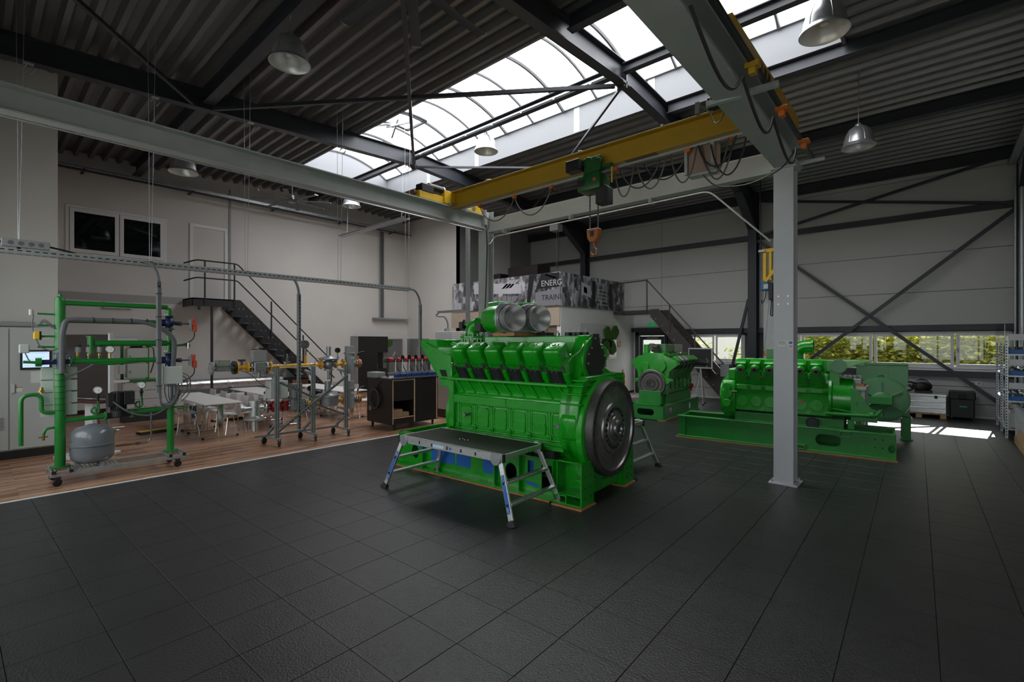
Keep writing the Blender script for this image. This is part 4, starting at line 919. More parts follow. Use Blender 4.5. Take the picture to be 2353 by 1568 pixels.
part(vl, 'cable_bundle', CABLEG, lambda b: b.box(XL + 0.03, XL + 0.06, 11.40, 11.50, 3.0, 6.6))
mt = T('cable_mast', 'tall galvanised perforated channel beside the left crane column', 'cable tray', (-8.95, 8.4, 2.1), world=True)
part(mt, 'channel', GALV, lambda b: b.sweep([(-0.055, -0.03), (0.055, -0.03), (0.055, 0.03), (0.048, 0.03), (0.048, -0.022), (-0.048, -0.022), (-0.048, 0.03), (-0.055, 0.03)], (-8.95, 8.4, 2.262), (-8.95, 8.4, 5.6), up=(0, 1, 0)))
part(mt, 'arm', GALV, lambda b: b.box(-10.1, -9.0, 8.36, 8.44, 2.76, 2.82))
part(mt, 'cable', CABLEG, lambda b: b.tube([(-10.1, 8.4, 2.76), (-10.18, 8.36, 2.70), (-10.0, 8.34, 2.66), (-9.80, 8.36, 2.66), (-9.72, 8.4, 2.5), (-9.72, 8.4, 2.28)], 0.018, 6, fil=0.08))
# eye hooks under the first rafter
for k_, y in enumerate((0.6, 2.3, 4.0, 6.15, 8.1)):
    t = T('eye_hook', '%s steel eye hook under the dark left rafter' % ('first from the left', 'second from the left', 'third from the left', 'fourth from the left', 'last from the left')[k_], 'hook', (-11.15, y, roofz(y) - 0.4), group='eye hooks under the dark left rafter', world=True)
    z0 = roofz(y) - 0.4
    for k in range(2): part(t, 'shackle', GALV, lambda b: b.tube([(-11.15 + 0.03 * math.cos(q), y + 0.09 * k + 0.03 * math.sin(q) , z0 - 0.05 - 0.06 * k + 0.05 * math.sin(q)) for q in [2 * PI * i / 10 for i in range(11)]], 0.009, 5, cap=False))
    part(t, 'beam_clamp', GALV, lambda b: b.cbox((-11.15, y + 0.04, z0 + 0.005), (0.1, 0.12, 0.03)), 0.004)
# ================================================================== engines
def seg_hole(b, x0, x1, z0, z1, hole, ax, a, c):
    """rectangular plate segment with one hole of any outline"""
    cx = sum(p[0] for p in hole) / len(hole); cz = sum(p[1] for p in hole) / len(hole); out = []
    for px, pz in hole:
        dx, dz = px - cx, pz - cz; k = 1e9
        if dx > 1e-9: k = min(k, (x1 - cx) / dx)
        if dx < -1e-9: k = min(k, (x0 - cx) / dx)
        if dz > 1e-9: k = min(k, (z1 - cz) / dz)
        if dz < -1e-9: k = min(k, (z0 - cz) / dz)
        out.append([cx + dx * k, cz + dz * k])
    for q in ((x0, z0), (x1, z0), (x1, z1), (x0, z1)):
        i = min(range(len(out)), key=lambda i: (out[i][0] - q[0]) ** 2 + (out[i][1] - q[1]) ** 2); out[i] = list(q)
    b.plate_hole(out, hole, ax, a, c)
def bankrot(side, tilt):
    # columns: u axis, outward S, up along cylinder A
    A = Vector((0, side * math.sin(tilt), math.cos(tilt))); S = Vector((0, side * math.cos(tilt), -math.sin(tilt)))
    return A, S, Matrix((Vector((1, 0, 0)), S, A)).transposed()

def tri_bolt_ring(b, o, axis, R, n, r, h, a0=0):
    d, sd, u = frame(axis)
    for k in range(n):
        t = a0 + 2 * PI * k / n; p = Vector(o) + (sd * math.cos(t) + u * math.sin(t)) * R
        b.cyl(p, p + d * h, r, seg=6)

# ------------------------------------------------------------------ large engine on its base frame
EN = T('gas_engine', 'large glossy green twelve cylinder gas engine with exposed flywheel on its base', 'engine', (-3.2, 5.53, 0), math.radians(3.7))
BZ0, BZ1 = 0.022, 0.52
bf = part(EN, 'base_frame', GREEN, lambda b: [(b.box(-3.5, -0.42, s * 0.60 - 0.06, s * 0.60 + 0.08 if s < 0 else 0.66, BZ1 - 0.02, BZ1), b.box(-3.5, -0.42, s * 0.64 - 0.09, s * 0.64 + 0.07, BZ0, BZ0 + 0.025)) for s in (-1, 1)] + [b.box(-3.5, -0.1, 0.595, 0.61, BZ0, BZ1), b.box(-3.5, -3.46, -0.6, 0.6, BZ0, BZ1), b.box(-2.0, -1.96, -0.6, 0.6, BZ0, BZ1 - 0.1)], 0.003)
segs = [(-3.5, -2.86, circ(-3.10, 0.24, 0.085, 24, 0.11)), (-2.86, -1.40, None), (-1.40, -0.98, circ(-1.16, 0.24, 0.10, 24, 0.12)), (-0.98, -0.72, rrect(-0.88, -0.78, 0.24, 0.44, 0.015, 4)), (-0.72, -0.42, rrect(-0.66, -0.50, 0.10, 0.42, 0.02, 4))]
def web(b):
    for x0, x1, hl in segs:
        if hl: seg_hole(b, x0, x1, BZ0 + 0.02, BZ1 - 0.015, hl, 'y', -0.61, -0.595)
        else: b.box(x0, x1, -0.61, -0.595, BZ0 + 0.02, BZ1 - 0.015)
part(bf, 'web_plate', GREEN, web, label='pierced green side web')
for x in (-2.86, -1.40, -0.98, -0.45): part(bf, 'stiffener', GREEN, lambda b: b.box(x - 0.008, x + 0.008, -0.68, -0.61, BZ0 + 0.02, BZ1 - 0.015))
def post(b, s):
    v0, v1 = (-0.74, -0.43) if s < 0 else (0.43, 0.74)
    b.box(-0.02, 0.0, v0, v1, BZ0, BZ1 + 0.02)
    vi = v1 if s < 0 else v0
    b.box(-0.42, -0.02, vi - 0.012, vi + 0.012, BZ0, BZ1); b.box(-0.42, -0.02, v0, v1, BZ0, BZ0 + 0.02); b.box(-0.42, -0.02, v0 + 0.12 * (s < 0), v1 - 0.12 * (s > 0), BZ1 - 0.02, BZ1)
    b.box(-0.42, -0.40, v0 + 0.1, v1, BZ0, BZ1); b.prism([(-0.02, 0.30), (-0.16, 0.33), (-0.02, 0.34)], 'y', v0 + 0.05, v1); b.box(-0.34, -0.02, v0 + 0.02, v1, 0.13, 0.145)
for s in (-1, 1):
    part(bf, 'end_post', GREEN, lambda b: post(b, s), 0.003)
    bolts(bf, BLACK, [(0.0, s * v, z) for v in (0.52, 0.66) for z in (0.12, 0.24, 0.38)], (1, 0, 0), 0.014, 0.003, 'bolt_holes')
part(bf, 'cross_beam', GREEN, lambda b: b.box(-0.22, -0.08, -0.43, 0.43, 0.08, 0.34), 0.006)
part(bf, 'tow_lug', GREEN, lambda b: b.plate_hole(rrect(-0.40, -0.20, 0.04, 0.14, 0.02, 3), rrect(-0.385, -0.215, 0.055, 0.125, 0.012, 3), 'y', -0.755, -0.70))
for poly in ([(-3.09, 0.40), (-2.84, 0.40), (-2.84, 0.19)], [(-2.72, 0.42), (-2.22, 0.42), (-2.22, 0.17), (-2.72, 0.15)], [(-2.18, 0.42), (-1.90, 0.42), (-1.90, 0.16), (-2.18, 0.17)], [(-1.66, 0.42), (-1.38, 0.42), (-1.38, 0.14), (-1.66, 0.16)], [(-0.90, 0.17), (-0.72, 0.15), (-0.72, 0.11), (-0.90, 0.13)]):
    part(EN, 'blue_film', BLUE, lambda b: b.prism(poly, 'y', -0.6135, -0.6105), label='blue protective film')
part(EN, 'blue_film', BLUE, lambda b: b.box(-0.9, -0.76, -0.55, -0.546, 0.22, 0.46), label='blue protective film')
# sump and mounts
part(EN, 'oil_sump', GREEN, lambda b: b.prism([(-0.44, 0.72), (0.44, 0.72), (0.40, 0.50), (0.26, 0.40), (-0.26, 0.40), (-0.40, 0.50)], 'x', -2.34, -0.25), 0.01)
for s in (-1, 1):
    part(EN, 'mounting_rail', GREEN, lambda b: (b.box(-2.4, -0.30, *sorted((s * 0.46, s * 0.58)), 0.665, 0.70), b.box(-1.05, -0.30, *sorted((s * 0.46, s * 0.66)), 0.625, 0.665)), 0.006)
    for u in (-2.1, -0.62): part(EN, 'rubber_mount', RUBBER, lambda b: b.box(u - 0.16, u + 0.16, *sorted((s * 0.50, s * 0.64)), BZ1, 0.625 if u > -1 else 0.665), 0.01)
# crankcase
cs = [(-0.50, 0.70), (-0.50, 1.22), (-0.47, 1.25), (-0.545, 1.42), (-0.60, 1.425), (-0.60, 1.462), (-0.48, 1.47), (-0.22, 1.66), (0, 1.45)]
cs = cs + [(-y, z) for y, z in cs[-2::-1]]
blk = part(EN, 'crankcase', GREEN, lambda b: b.prism(cs, 'x', -2.38, -0.28), 0.006)
UK = [-2.075 + 0.327 * k for k in range(6)]
for s in (-1, 1):
    part(blk, 'camshaft_rail', GREEN, lambda b: (b.box(-2.30, -1.30, *sorted((s * 0.50, s * 0.548)), 1.085, 1.205), b.box(-1.296, -0.34, *sorted((s * 0.50, s * 0.548)), 1.085, 1.205)), 0.006)
    for u in UK:
        dd = part(blk, 'inspection_door', GREEN, lambda b: (b.prism(rrect(u - 0.105, u + 0.105, 0.77, 1.05, 0.035), 'y', *sorted((s * 0.49, s * 0.518)))), 0.006)
        part(blk, 'door_frame', GREEN, lambda b: b.plate_hole(rrect(u - 0.145, u + 0.145, 0.73, 1.085, 0.05), rrect(u - 0.115, u + 0.115, 0.76, 1.06, 0.04), 'y', *sorted((s * 0.49, s * 0.512))), 0.005)
        stuff(part(dd, 'bolts', GREEN, lambda b: [b.cyl((u + du, s * 0.517, z), (u + du, s * 0.527, z), 0.009, seg=6) for du in (-0.09, 0.09) for z in (0.79, 0.91, 1.03)]))
    for k in range(7):
        u = UK[0] - 0.1635 + 0.327 * k
        part(blk, 'rib', GREEN, lambda b: b.tube([(u, s * 0.50, 1.08), (u, s * 0.503, 0.84), (u + 0.02, s * 0.505, 0.74)], 0.022, 8))
        part(blk, 'boss', GREEN, lambda b: (b.cyl((u + 0.01, s * 0.49, 0.755), (u + 0.01, s * 0.545, 0.755), 0.038, seg=14), b.cyl((u + 0.01, s * 0.545, 0.755), (u + 0.01, s * 0.56, 0.755), 0.018, seg=6)), 0.004)
    for k in range(9):
        u = -2.22 + 0.225 * k
        part(blk, 'slanted_rib', GREEN, lambda b: b.bar((u + 0.07, s * 0.475, 1.24), (u - 0.02, s * 0.56, 1.425), 0.03, 0.03, up=(0, s, 0.5)), 0.008)
    part(blk, 'edge_pad', GREEN, lambda b: b.box(-2.40, -2.30, *sorted((s * 0.49, s * 0.56)), 0.72, 1.42), 0.01); part(blk, 'edge_pad', GREEN, lambda b: b.box(-0.36, -0.28, *sorted((s * 0.49, s * 0.55)), 0.72, 1.44), 0.01)
for u, m in ((-2.02, STEEL), (-0.40, STEEL)): part(EN, 'drain_plug', m, lambda b: (b.cyl((u, -0.52, 0.93), (u, -0.60, 0.93), 0.022, seg=12), b.cyl((u, -0.60, 0.93), (u, -0.63, 0.93), 0.03, seg=12), b.cyl((u + 0.03, -0.52, 0.95), (u + 0.03, -0.56, 0.95), 0.012, seg=8)), 0.003)
# cylinder heads
TILT = math.radians(30)
def head(owner, u, side, v0, z0, sc=1.0, ports=True):
    A, S, R = bankrot(side, TILT)
    def at(du, s_, a): return Vector((u + du * sc, side * v0, z0)) + (S * s_ + A * a) * sc
    h = part(owner, 'cylinder_head', GREEN, lambda b: (b.cbox(at(0, -0.01, 0.10), Vector((0.285, 0.26, 0.24)) * sc, R), b.cbox(at(0, -0.01, 0.235), Vector((0.27, 0.24, 0.05)) * sc, R), b.cyl(at(0, -0.03, -0.12), at(0, -0.03, 0.0), 0.135 * sc, seg=18)), 0.012, bseg=2)
    c = part(h, 'rocker_cover', GREEN, lambda b: b.cbox(at(0, 0.005, 0.315), Vector((0.262, 0.25, 0.27)) * sc, R), 0.05 * sc, bseg=3, ang=50)
    part(h, 'cover_boss', GREEN, lambda b: (b.cyl(at(0, 0.0, 0.44), at(0, 0.0, 0.458), 0.06 * sc, seg=8), b.cyl(at(0, 0, 0.455), at(0, 0, 0.47), 0.03 * sc, seg=6)), 0.004)
    stuff(part(h, 'cover_studs', STEEL, lambda b: [b.cyl(at(du, s_, 0.44), at(du, s_, 0.475), 0.006 * sc, seg=6) for du, s_ in ((-0.07, 0.0), (0.07, 0.0))]))
    if ports:
        part(h, 'exhaust_gasket', BLACK, lambda b: b.cbox(at(-0.02, 0.128, 0.055), Vector((0.20, 0.018, 0.20)) * sc, R), 0.004, label='black exhaust port plate')
        part(h, 'exhaust_port', BLACKM, lambda b: b.cbox(at(-0.02, 0.139, 0.055), Vector((0.11, 0.004, 0.13)) * sc, R), 0.001)
        stuff(part(h, 'port_bolts', ALU, lambda b: [b.cyl(at(-0.02 + du, 0.14, 0.055 + a), at(-0.02 + du, 0.147, 0.055 + a), 0.009 * sc, seg=6) for du in (-0.032, 0.032) for a in (-0.085, 0.085)]))
        part(h, 'pushrod_tube', GREEN, lambda b: (b.cyl(at(0.145, 0.12, -0.10), at(0.145, 0.12, 0.12), 0.034 * sc, seg=12), b.cyl(at(0.145, 0.12, -0.15), at(0.145, 0.12, -0.10), 0.022 * sc, seg=10)), 0.004)
        part(h, 'sensor', STEEL, lambda b: (b.cyl(at(0.12, 0.145, 0.15), at(0.12, 0.145, 0.24), 0.016 * sc, seg=8), b.cyl(at(0.12, 0.145, 0.20), at(0.12, 0.145, 0.215), 0.023 * sc, seg=6)))
        part(h, 'sensor', STEEL, lambda b: (b.cyl(at(-0.13, 0.15, 0.15), at(-0.13, 0.15, 0.23), 0.014 * sc, seg=8), b.cyl(at(-0.13, 0.15, 0.17), at(-0.13, 0.15, 0.19), 0.021 * sc, seg=6)))
        stuff(part(h, 'flange_nuts', GREEN, lambda b: [b.cyl(at(du, 0.135, 0.20), at(du, 0.15, 0.20), 0.014 * sc, seg=6) for du in (-0.07, -0.03, 0.02, 0.07)]))
    return h
for u in UK:
    head(EN, u, -1, 0.43, 1.56); head(EN, u, 1, 0.30, 1.54, ports=False)
part(EN, 'ignition_lead', ALU, lambda b: b.tube([(-0.28, -0.50, 1.80), (-0.22, -0.42, 1.86), (-0.20, -0.34, 1.95), (-0.25, -0.25, 1.98), (-0.30, -0.2, 1.97)], 0.007, 6, fil=0.06))
# intake manifold
mf = part(EN, 'intake_manifold', GREEN, lambda b: (b.box(-2.02, -0.24, -0.17, 0.17, 1.84, 2.075), b.box(-1.98, -0.28, -0.12, 0.12, 1.60, 1.84), b.box(-0.26, -0.20, -0.13, 0.13, 1.88, 2.06)), 0.012)
for k in range(6):
    u = -1.86 + 0.3 * k
    part(mf, 'boss_plate', GREEN, lambda b: (b.prism([(u - 0.075, 1.965), (u - 0.03, 2.005), (u + 0.03, 2.005), (u + 0.075, 1.965), (u + 0.03, 1.925), (u - 0.03, 1.925)], 'y', -0.18, -0.168), b.cyl((u, -0.18, 1.965), (u, -0.186, 1.965), 0.028, seg=14)), 0.004)
    part(mf, 'intake_runner', GREEN, lambda b: b.tube([(u + 0.08, -0.10, 1.84), (u + 0.08, -0.22, 1.80), (u + 0.06, -0.30, 1.74)], 0.05, 10, fil=0.06))
part(EN, 'terminal_block', BLACK, lambda b: [b.cyl((-0.62 + 0.085 * k, -0.02 + 0.03 * (k % 2), 2.075), (-0.62 + 0.085 * k, -0.02 + 0.03 * (k % 2), 2.125), 0.045, seg=14) for k in range(4)])['kind'] = 'stuff'
stuff(part(EN, 'terminal_pins', STEEL, lambda b: [b.cyl((-0.62 + 0.085 * k, -0.02 + 0.03 * (k % 2), 2.12), (-0.62 + 0.085 * k, -0.02 + 0.03 * (k % 2), 2.165), 0.007, seg=6) for k in range(4)]))
part(EN, 'cover_strip', BLACK, lambda b: b.box(-1.12, -0.86, -0.1, 0.1, 2.075, 2.088), 0.003)
part(EN, 'gasket_strip', BLACK, lambda b: b.box(-2.0, -1.75, -0.1, 0.1, 2.075, 2.09), 0.003)
part(EN, 'valve_stub', STEEL, lambda b: (b.cyl((-0.78, -0.03, 2.075), (-0.78, -0.03, 2.12), 0.03, seg=12), b.cyl((-0.78, -0.03, 2.12), (-0.78, -0.03, 2.15), 0.012, seg=8)))
# front end (left): flared cooler housing, damper, throttle flange
ch = part(EN, 'cooler_housing', GREEN, lambda b: (b.prism([(-3.10, 2.03), (-2.72, 2.03), (-2.70, 1.90), (-2.40, 1.80), (-2.40, 1.42), (-2.66, 1.42), (-2.80, 1.55), (-2.98, 1.78), (-3.10, 1.92)], 'x' if False else 'y', -0.50, 0.50),), 0.012)
part(ch, 'sloped_plate', GREEN, lambda b: b.sweep([(-0.16, -0.008), (0.16, -0.008), (0.16, 0.008), (-0.16, 0.008)], (-3.0, -0.40, 1.985), (-2.42, -0.40, 1.80), up=(0, 0, 1)), 0.004)
part(ch, 'front_pocket', BLACKM, lambda b: b.prism([(-2.66, 1.56), (-2.52, 1.56), (-2.48, 1.46), (-2.60, 1.46)], 'y', -0.504, -0.5005))
part(ch, 'lower_bracket', GREEN, lambda b: b.prism([(-2.66, 1.42), (-2.38, 1.42), (-2.38, 1.16), (-2.52, 1.30), (-2.66, 1.30)], 'y', -0.48, 0.48), 0.008)
part(ch, 'valley_fitting', GREEN, lambda b: (b.cyl((-2.58, -0.30, 1.96), (-2.36, -0.30, 1.90), 0.04, seg=12), b.cbox((-2.5, -0.2, 1.94), (0.2, 0.12, 0.08)), b.cyl((-2.42, -0.36, 1.84), (-2.42, -0.36, 1.93), 0.05, seg=14)), 0.006)
part(EN, 'vibration_damper', GREEN, lambda b: b.lathe([(0, -0.06), (0.50, -0.06), (0.53, -0.03), (0.53, 0.03), (0.50, 0.06), (0, 0.06)], (-2.46, 0, 0.88), (1, 0, 0), 48), ang=30)
tfl = part(EN, 'throttle_flange', GREEN, lambda b: (b.cyl((-2.40, -0.02, 1.86), (-2.40, -0.02, 2.03), 0.17, seg=24), b.cyl((-2.40, -0.02, 2.055), (-2.40, -0.02, 2.085), 0.20, seg=24), b.cyl((-2.40, -0.02, 1.93), (-2.40, -0.02, 1.95), 0.20, seg=24)), 0.004)
stuff(part(tfl, 'studs', GREEN, lambda b: tri_bolt_ring(b, (-2.40, -0.02, 1.95), (0, 0, 1), 0.18, 16, 0.014, 0.17)))
part(tfl, 'elbow', GREEN, lambda b: (b.tube([(-2.40, -0.02, 2.08), (-2.40, -0.02, 2.17), (-2.36, -0.02, 2.24), (-2.26, -0.02, 2.27)], 0.115, 14, fil=0.08), b.bar((-2.52, -0.06, 2.28), (-2.34, -0.06, 2.25), 0.1, 0.03)), 0.004)
part(tfl, 'actuator', BLACK, lambda b: b.box(-2.26, -2.14, -0.12, 0.05, 2.15, 2.29), 0.01, label='black actuator box')
part(tfl, 'actuator', BLACK, lambda b: (b.cbox((-2.55, -0.10, 2.26), (0.08, 0.10, 0.11)), b.cyl((-2.55, -0.1, 2.3), (-2.5, -0.1, 2.345), 0.02, seg=8)), 0.012, label='black sensor block')
# bell housing, cover plate, flywheel
bh = [(-0.60, 0.66), (-0.66, 0.85), (-0.66, 1.05), (-0.62, 1.25), (-0.53, 1.47), (-0.47, 1.50), (-0.38, 1.62), (-0.37, 1.80), (-0.32, 1.93), (-0.24, 2.02), (-0.22, 2.08), (0.0, 2.09), (0.02, 1.98), (0.12, 1.93), (0.19, 1.82), (0.19, 1.68), (0.46, 1.58), (0.62, 1.56), (0.66, 1.20), (0.66, 0.85), (0.58, 0.6), (0.4, 0.42), (-0.4, 0.42)]
bhp = part(EN, 'bell_housing', GREEN, lambda b: (b.prism(bh, 'x', -0.36, -0.21), b.prism(clip(bh, 1, 1.56, False), 'x', -0.30, -0.10), b.prism([(y * 0.94, z * 0.985 + 0.01) for y, z in bh], 'x', -0.40, -0.29)), 0.012)
part(bhp, 'flywheel_ring', GREEN, lambda b: b.lathe([(0.56, 0), (0.665, 0), (0.665, 0.07), (0.63, 0.09), (0.56, 0.09)], (-0.12, 0, 0.88), (1, 0, 0), 56, closed=True), ang=30)
for z, v in ((1.50, -0.50), (1.44, -0.56), (1.34, -0.59), (1.22, -0.63)): part(bhp, 'ledge', GREEN, lambda b: b.box(-0.36, -0.07, v - 0.02, -0.12, z, z + 0.018), 0.005)
for z, v in ((1.50, 0.30), (1.42, 0.28)): part(bhp, 'ledge', GREEN, lambda b: b.box(-0.2, -0.07, v - 0.1, 0.62, z, z + 0.018), 0.005)
part(bhp, 'cover_ring', GREEN, lambda b: b.lathe([(0.235, 0), (0.32, 0), (0.32, 0.035), (0.235, 0.035)], (-0.215, -0.06, 1.75), (1, 0, 0), 36, closed=True, ang=(-1.5, 1.75)), ang=30)
def blackplate():
    pts = []
    for k in range(44):
        a = PI / 2 + 2 * PI * k / 44; r = 0.252
        y, z = -0.06 + r * math.cos(a), 1.75 + 0.225 * math.sin(a)
        if abs(math.cos(a)) < 0.33 and math.sin(a) > 0: y, z = -0.06 + 0.08 * (1 if math.cos(a) > 0 else -1) * (1 if abs(math.cos(a)) > 0.08 else 0.4), 2.0 + (0.10 if abs(math.cos(a)) < 0.2 else 0.0)
        if math.sin(a) < -0.93: z = 1.47 if y > -0.05 else 1.53
        pts.append((y, z))
    return pts
cp = part(bhp, 'cover_plate', mat('black_cover_plate', (0.016, 0.016, 0.017), 0.6), lambda b: b.prism(blackplate(), 'x', -0.178, -0.165), label='black blanking plate')
stuff(part(cp, 'bolts', ALU, lambda b: [b.cyl((-0.165, -0.06 + 0.23 * math.cos(a), 1.75 + 0.205 * math.sin(a)), (-0.152, -0.06 + 0.23 * math.cos(a), 1.75 + 0.205 * math.sin(a)), 0.012, seg=8) for a in (0.3, 0.9, 2.2, 2.7, 3.3, 5.6)] + [b.cyl((-0.165, -0.10, 2.04), (-0.152, -0.10, 2.04), 0.012, seg=8)]))
FW = (-0.03, 0, 0.88)
RIMM = mat('dark_rim_steel', (0.07, 0.066, 0.064), 0.5, 0.6, 0.2, 20)
fw = part(EN, 'flywheel', STEEL, lambda b: b.lathe([(0.585, -0.02), (0.61, -0.01), (0.61, 0.085), (0.60, 0.10), (0.545, 0.10), (0.535, 0.078), (0.50, 0.072), (0.40, 0.07), (0.335, 0.08), (0.325, 0.10), (0.285, 0.105), (0.28, 0.098), (0.215, 0.098), (0.21, 0.115), (0.165, 0.118), (0.16, 0.13), (0.115, 0.14), (0.11, 0.165), (0.07, 0.17), (0.06, 0.15), (0.045, 0.15), (0.04, 0.10), (0, 0.10)], FW, (1, 0, 0), 72), ang=28)
part(fw, 'rim', RIMM, lambda b: b.lathe([(0.546, 0.1005), (0.606, 0.1005), (0.614, 0.09), (0.614, 0.0), (0.617, 0.0), (0.617, 0.092), (0.608, 0.105), (0.546, 0.105)], FW, (1, 0, 0), 72, closed=True), label='dark drilled flywheel rim')
stuff(part(fw, 'rim_holes', BLACKM, lambda b: tri_bolt_ring(b, Vector(FW) + Vector((0.105, 0, 0)), (1, 0, 0), 0.577, 28, 0.013, 0.002)))
stuff(part(fw, 'hub_bolts', BLACK, lambda b: tri_bolt_ring(b, Vector(FW) + Vector((0.098, 0, 0)), (1, 0, 0), 0.248, 22, 0.020, 0.012)))
part(EN, 'starter_ring_guard', GREEN, lambda b: b.prism([(-0.58, 0.75), (-0.66, 0.80), (-0.69, 1.05), (-0.60, 1.16), (-0.50, 1.1), (-0.48, 0.8)], 'x', -0.34, -0.12), 0.02)
# plywood under the base
EM = EN.matrix_basis.copy()
for poly, l in (([(-3.5, -0.74), (-0.46, -0.74), (-0.46, -0.56), (-3.5, -0.56)], 'long plywood strip under the near side of the large engine base'), ([(-0.40, -0.78), (0.02, -0.78), (0.02, -0.42), (-0.40, -0.42)], 'plywood pad under the near corner of the large engine base'), ([(-0.40, 0.42), (0.02, 0.42), (0.02, 0.76), (-0.40, 0.76)], 'plywood pad under the far corner of the large engine base'), ([(-3.5, 0.56), (-0.46, 0.56), (-0.46, 0.74), (-3.5, 0.74)], 'long plywood strip under the hidden side of the large engine base')):
    single('plywood_pad', WOODR, (-3.2, 5.53, 0), lambda b: b.prism(poly, 'z', 0.0, 0.0215), l, 'plywood', 'plywood under the large engine', rz=math.radians(3.7))
# twin intake housing standing on a wooden block on the engine
TH = T('intake_housing', 'green twin mouthed intake housing with two silver bell mouths on the large engine', 'intake housing', EM @ Vector((-1.42, -0.22, 2.125)), math.radians(3.7 - 20)); TH.scale = (0.93, 0.93, 0.93)
part(TH, 'housing', GREEN, lambda b: (b.lathe([(0.0, -0.34), (0.14, -0.34), (0.215, -0.26), (0.235, -0.10), (0.235, 0.18), (0.22, 0.20), (0, 0.20)], (0, -0.22, 0.215), (1, 0, 0), 32), b.lathe([(0.0, -0.34), (0.14, -0.34), (0.215, -0.26), (0.235, -0.10), (0.235, 0.18), (0.22, 0.20), (0, 0.20)], (0, 0.24, 0.215), (1, 0, 0), 32), b.box(-0.2, 0.14, -0.34, -0.08, 0.36, 0.47), b.box(-0.2, 0.14, 0.1, 0.36, 0.36, 0.47), b.box(-0.25, 0.19, -0.22, 0.24, 0.03, 0.40)), 0.01)
fp = part(TH, 'front_plate', CASTG, lambda b: b.prism([(-0.45, 0.1), (-0.45, 0.33), (-0.36, 0.44), (-0.10, 0.44), (0.01, 0.40), (0.12, 0.44), (0.38, 0.44), (0.47, 0.33), (0.47, 0.1), (0.38, 0.0), (-0.36, 0.0)], 'x', 0.195, 0.225), 0.006)
for v in (-0.22, 0.24):
    m_ = part(TH, 'bell_mouth', mat('satin_bell_alloy', (0.58, 0.58, 0.58), 0.32, 0.8), lambda b: b.lathe([(0.19, 0.0), (0.19, 0.15), (0.198, 0.165), (0.188, 0.165), (0.155, 0.09), (0.10, 0.01), (0.065, -0.06), (0.05, -0.12), (0.0, -0.12)], (0.225, v, 0.215), (1, 0, 0), 48), ang=40, label='silver bell mouth')
    part(m_, 'clamp_ring', CASTG, lambda b: b.lathe([(0.198, 0.0), (0.222, 0.0), (0.222, 0.02), (0.198, 0.02)], (0.225, v, 0.215), (1, 0, 0), 40, closed=True))
stuff(part(TH, 'bolts', ALU, lambda b: [tri_bolt_ring(b, (0.226, v, 0.215), (1, 0, 0), 0.213, 12, 0.009, 0.03) for v in (-0.22, 0.24)]))
part(TH, 'lifting_eye', BLACKM, lambda b: b.cyl((0.20, 0.01, 0.36), (0.228, 0.01, 0.36), 0.035, seg=16))
single('wood_block', WOODR, EM @ Vector((-1.35, -0.2, 2.0755)), lambda b: b.box(-0.22, 0.16, -0.30, 0.30, 0, 0.048), 'wooden block under the twin intake housing', 'wood block', rz=math.radians(3.7))
single('coupling_block', BLACK, EM @ Vector((-1.08, 0.10, 2.0755)), lambda b: (b.box(-0.09, 0.09, -0.1, 0.1, 0, 0.055), b.cyl((-0.03, 0, 0.05), (-0.03, 0, 0.08), 0.02)), 'small black block beside the wooden block on the engine', 'block', bev=0.006, rz=math.radians(3.7))

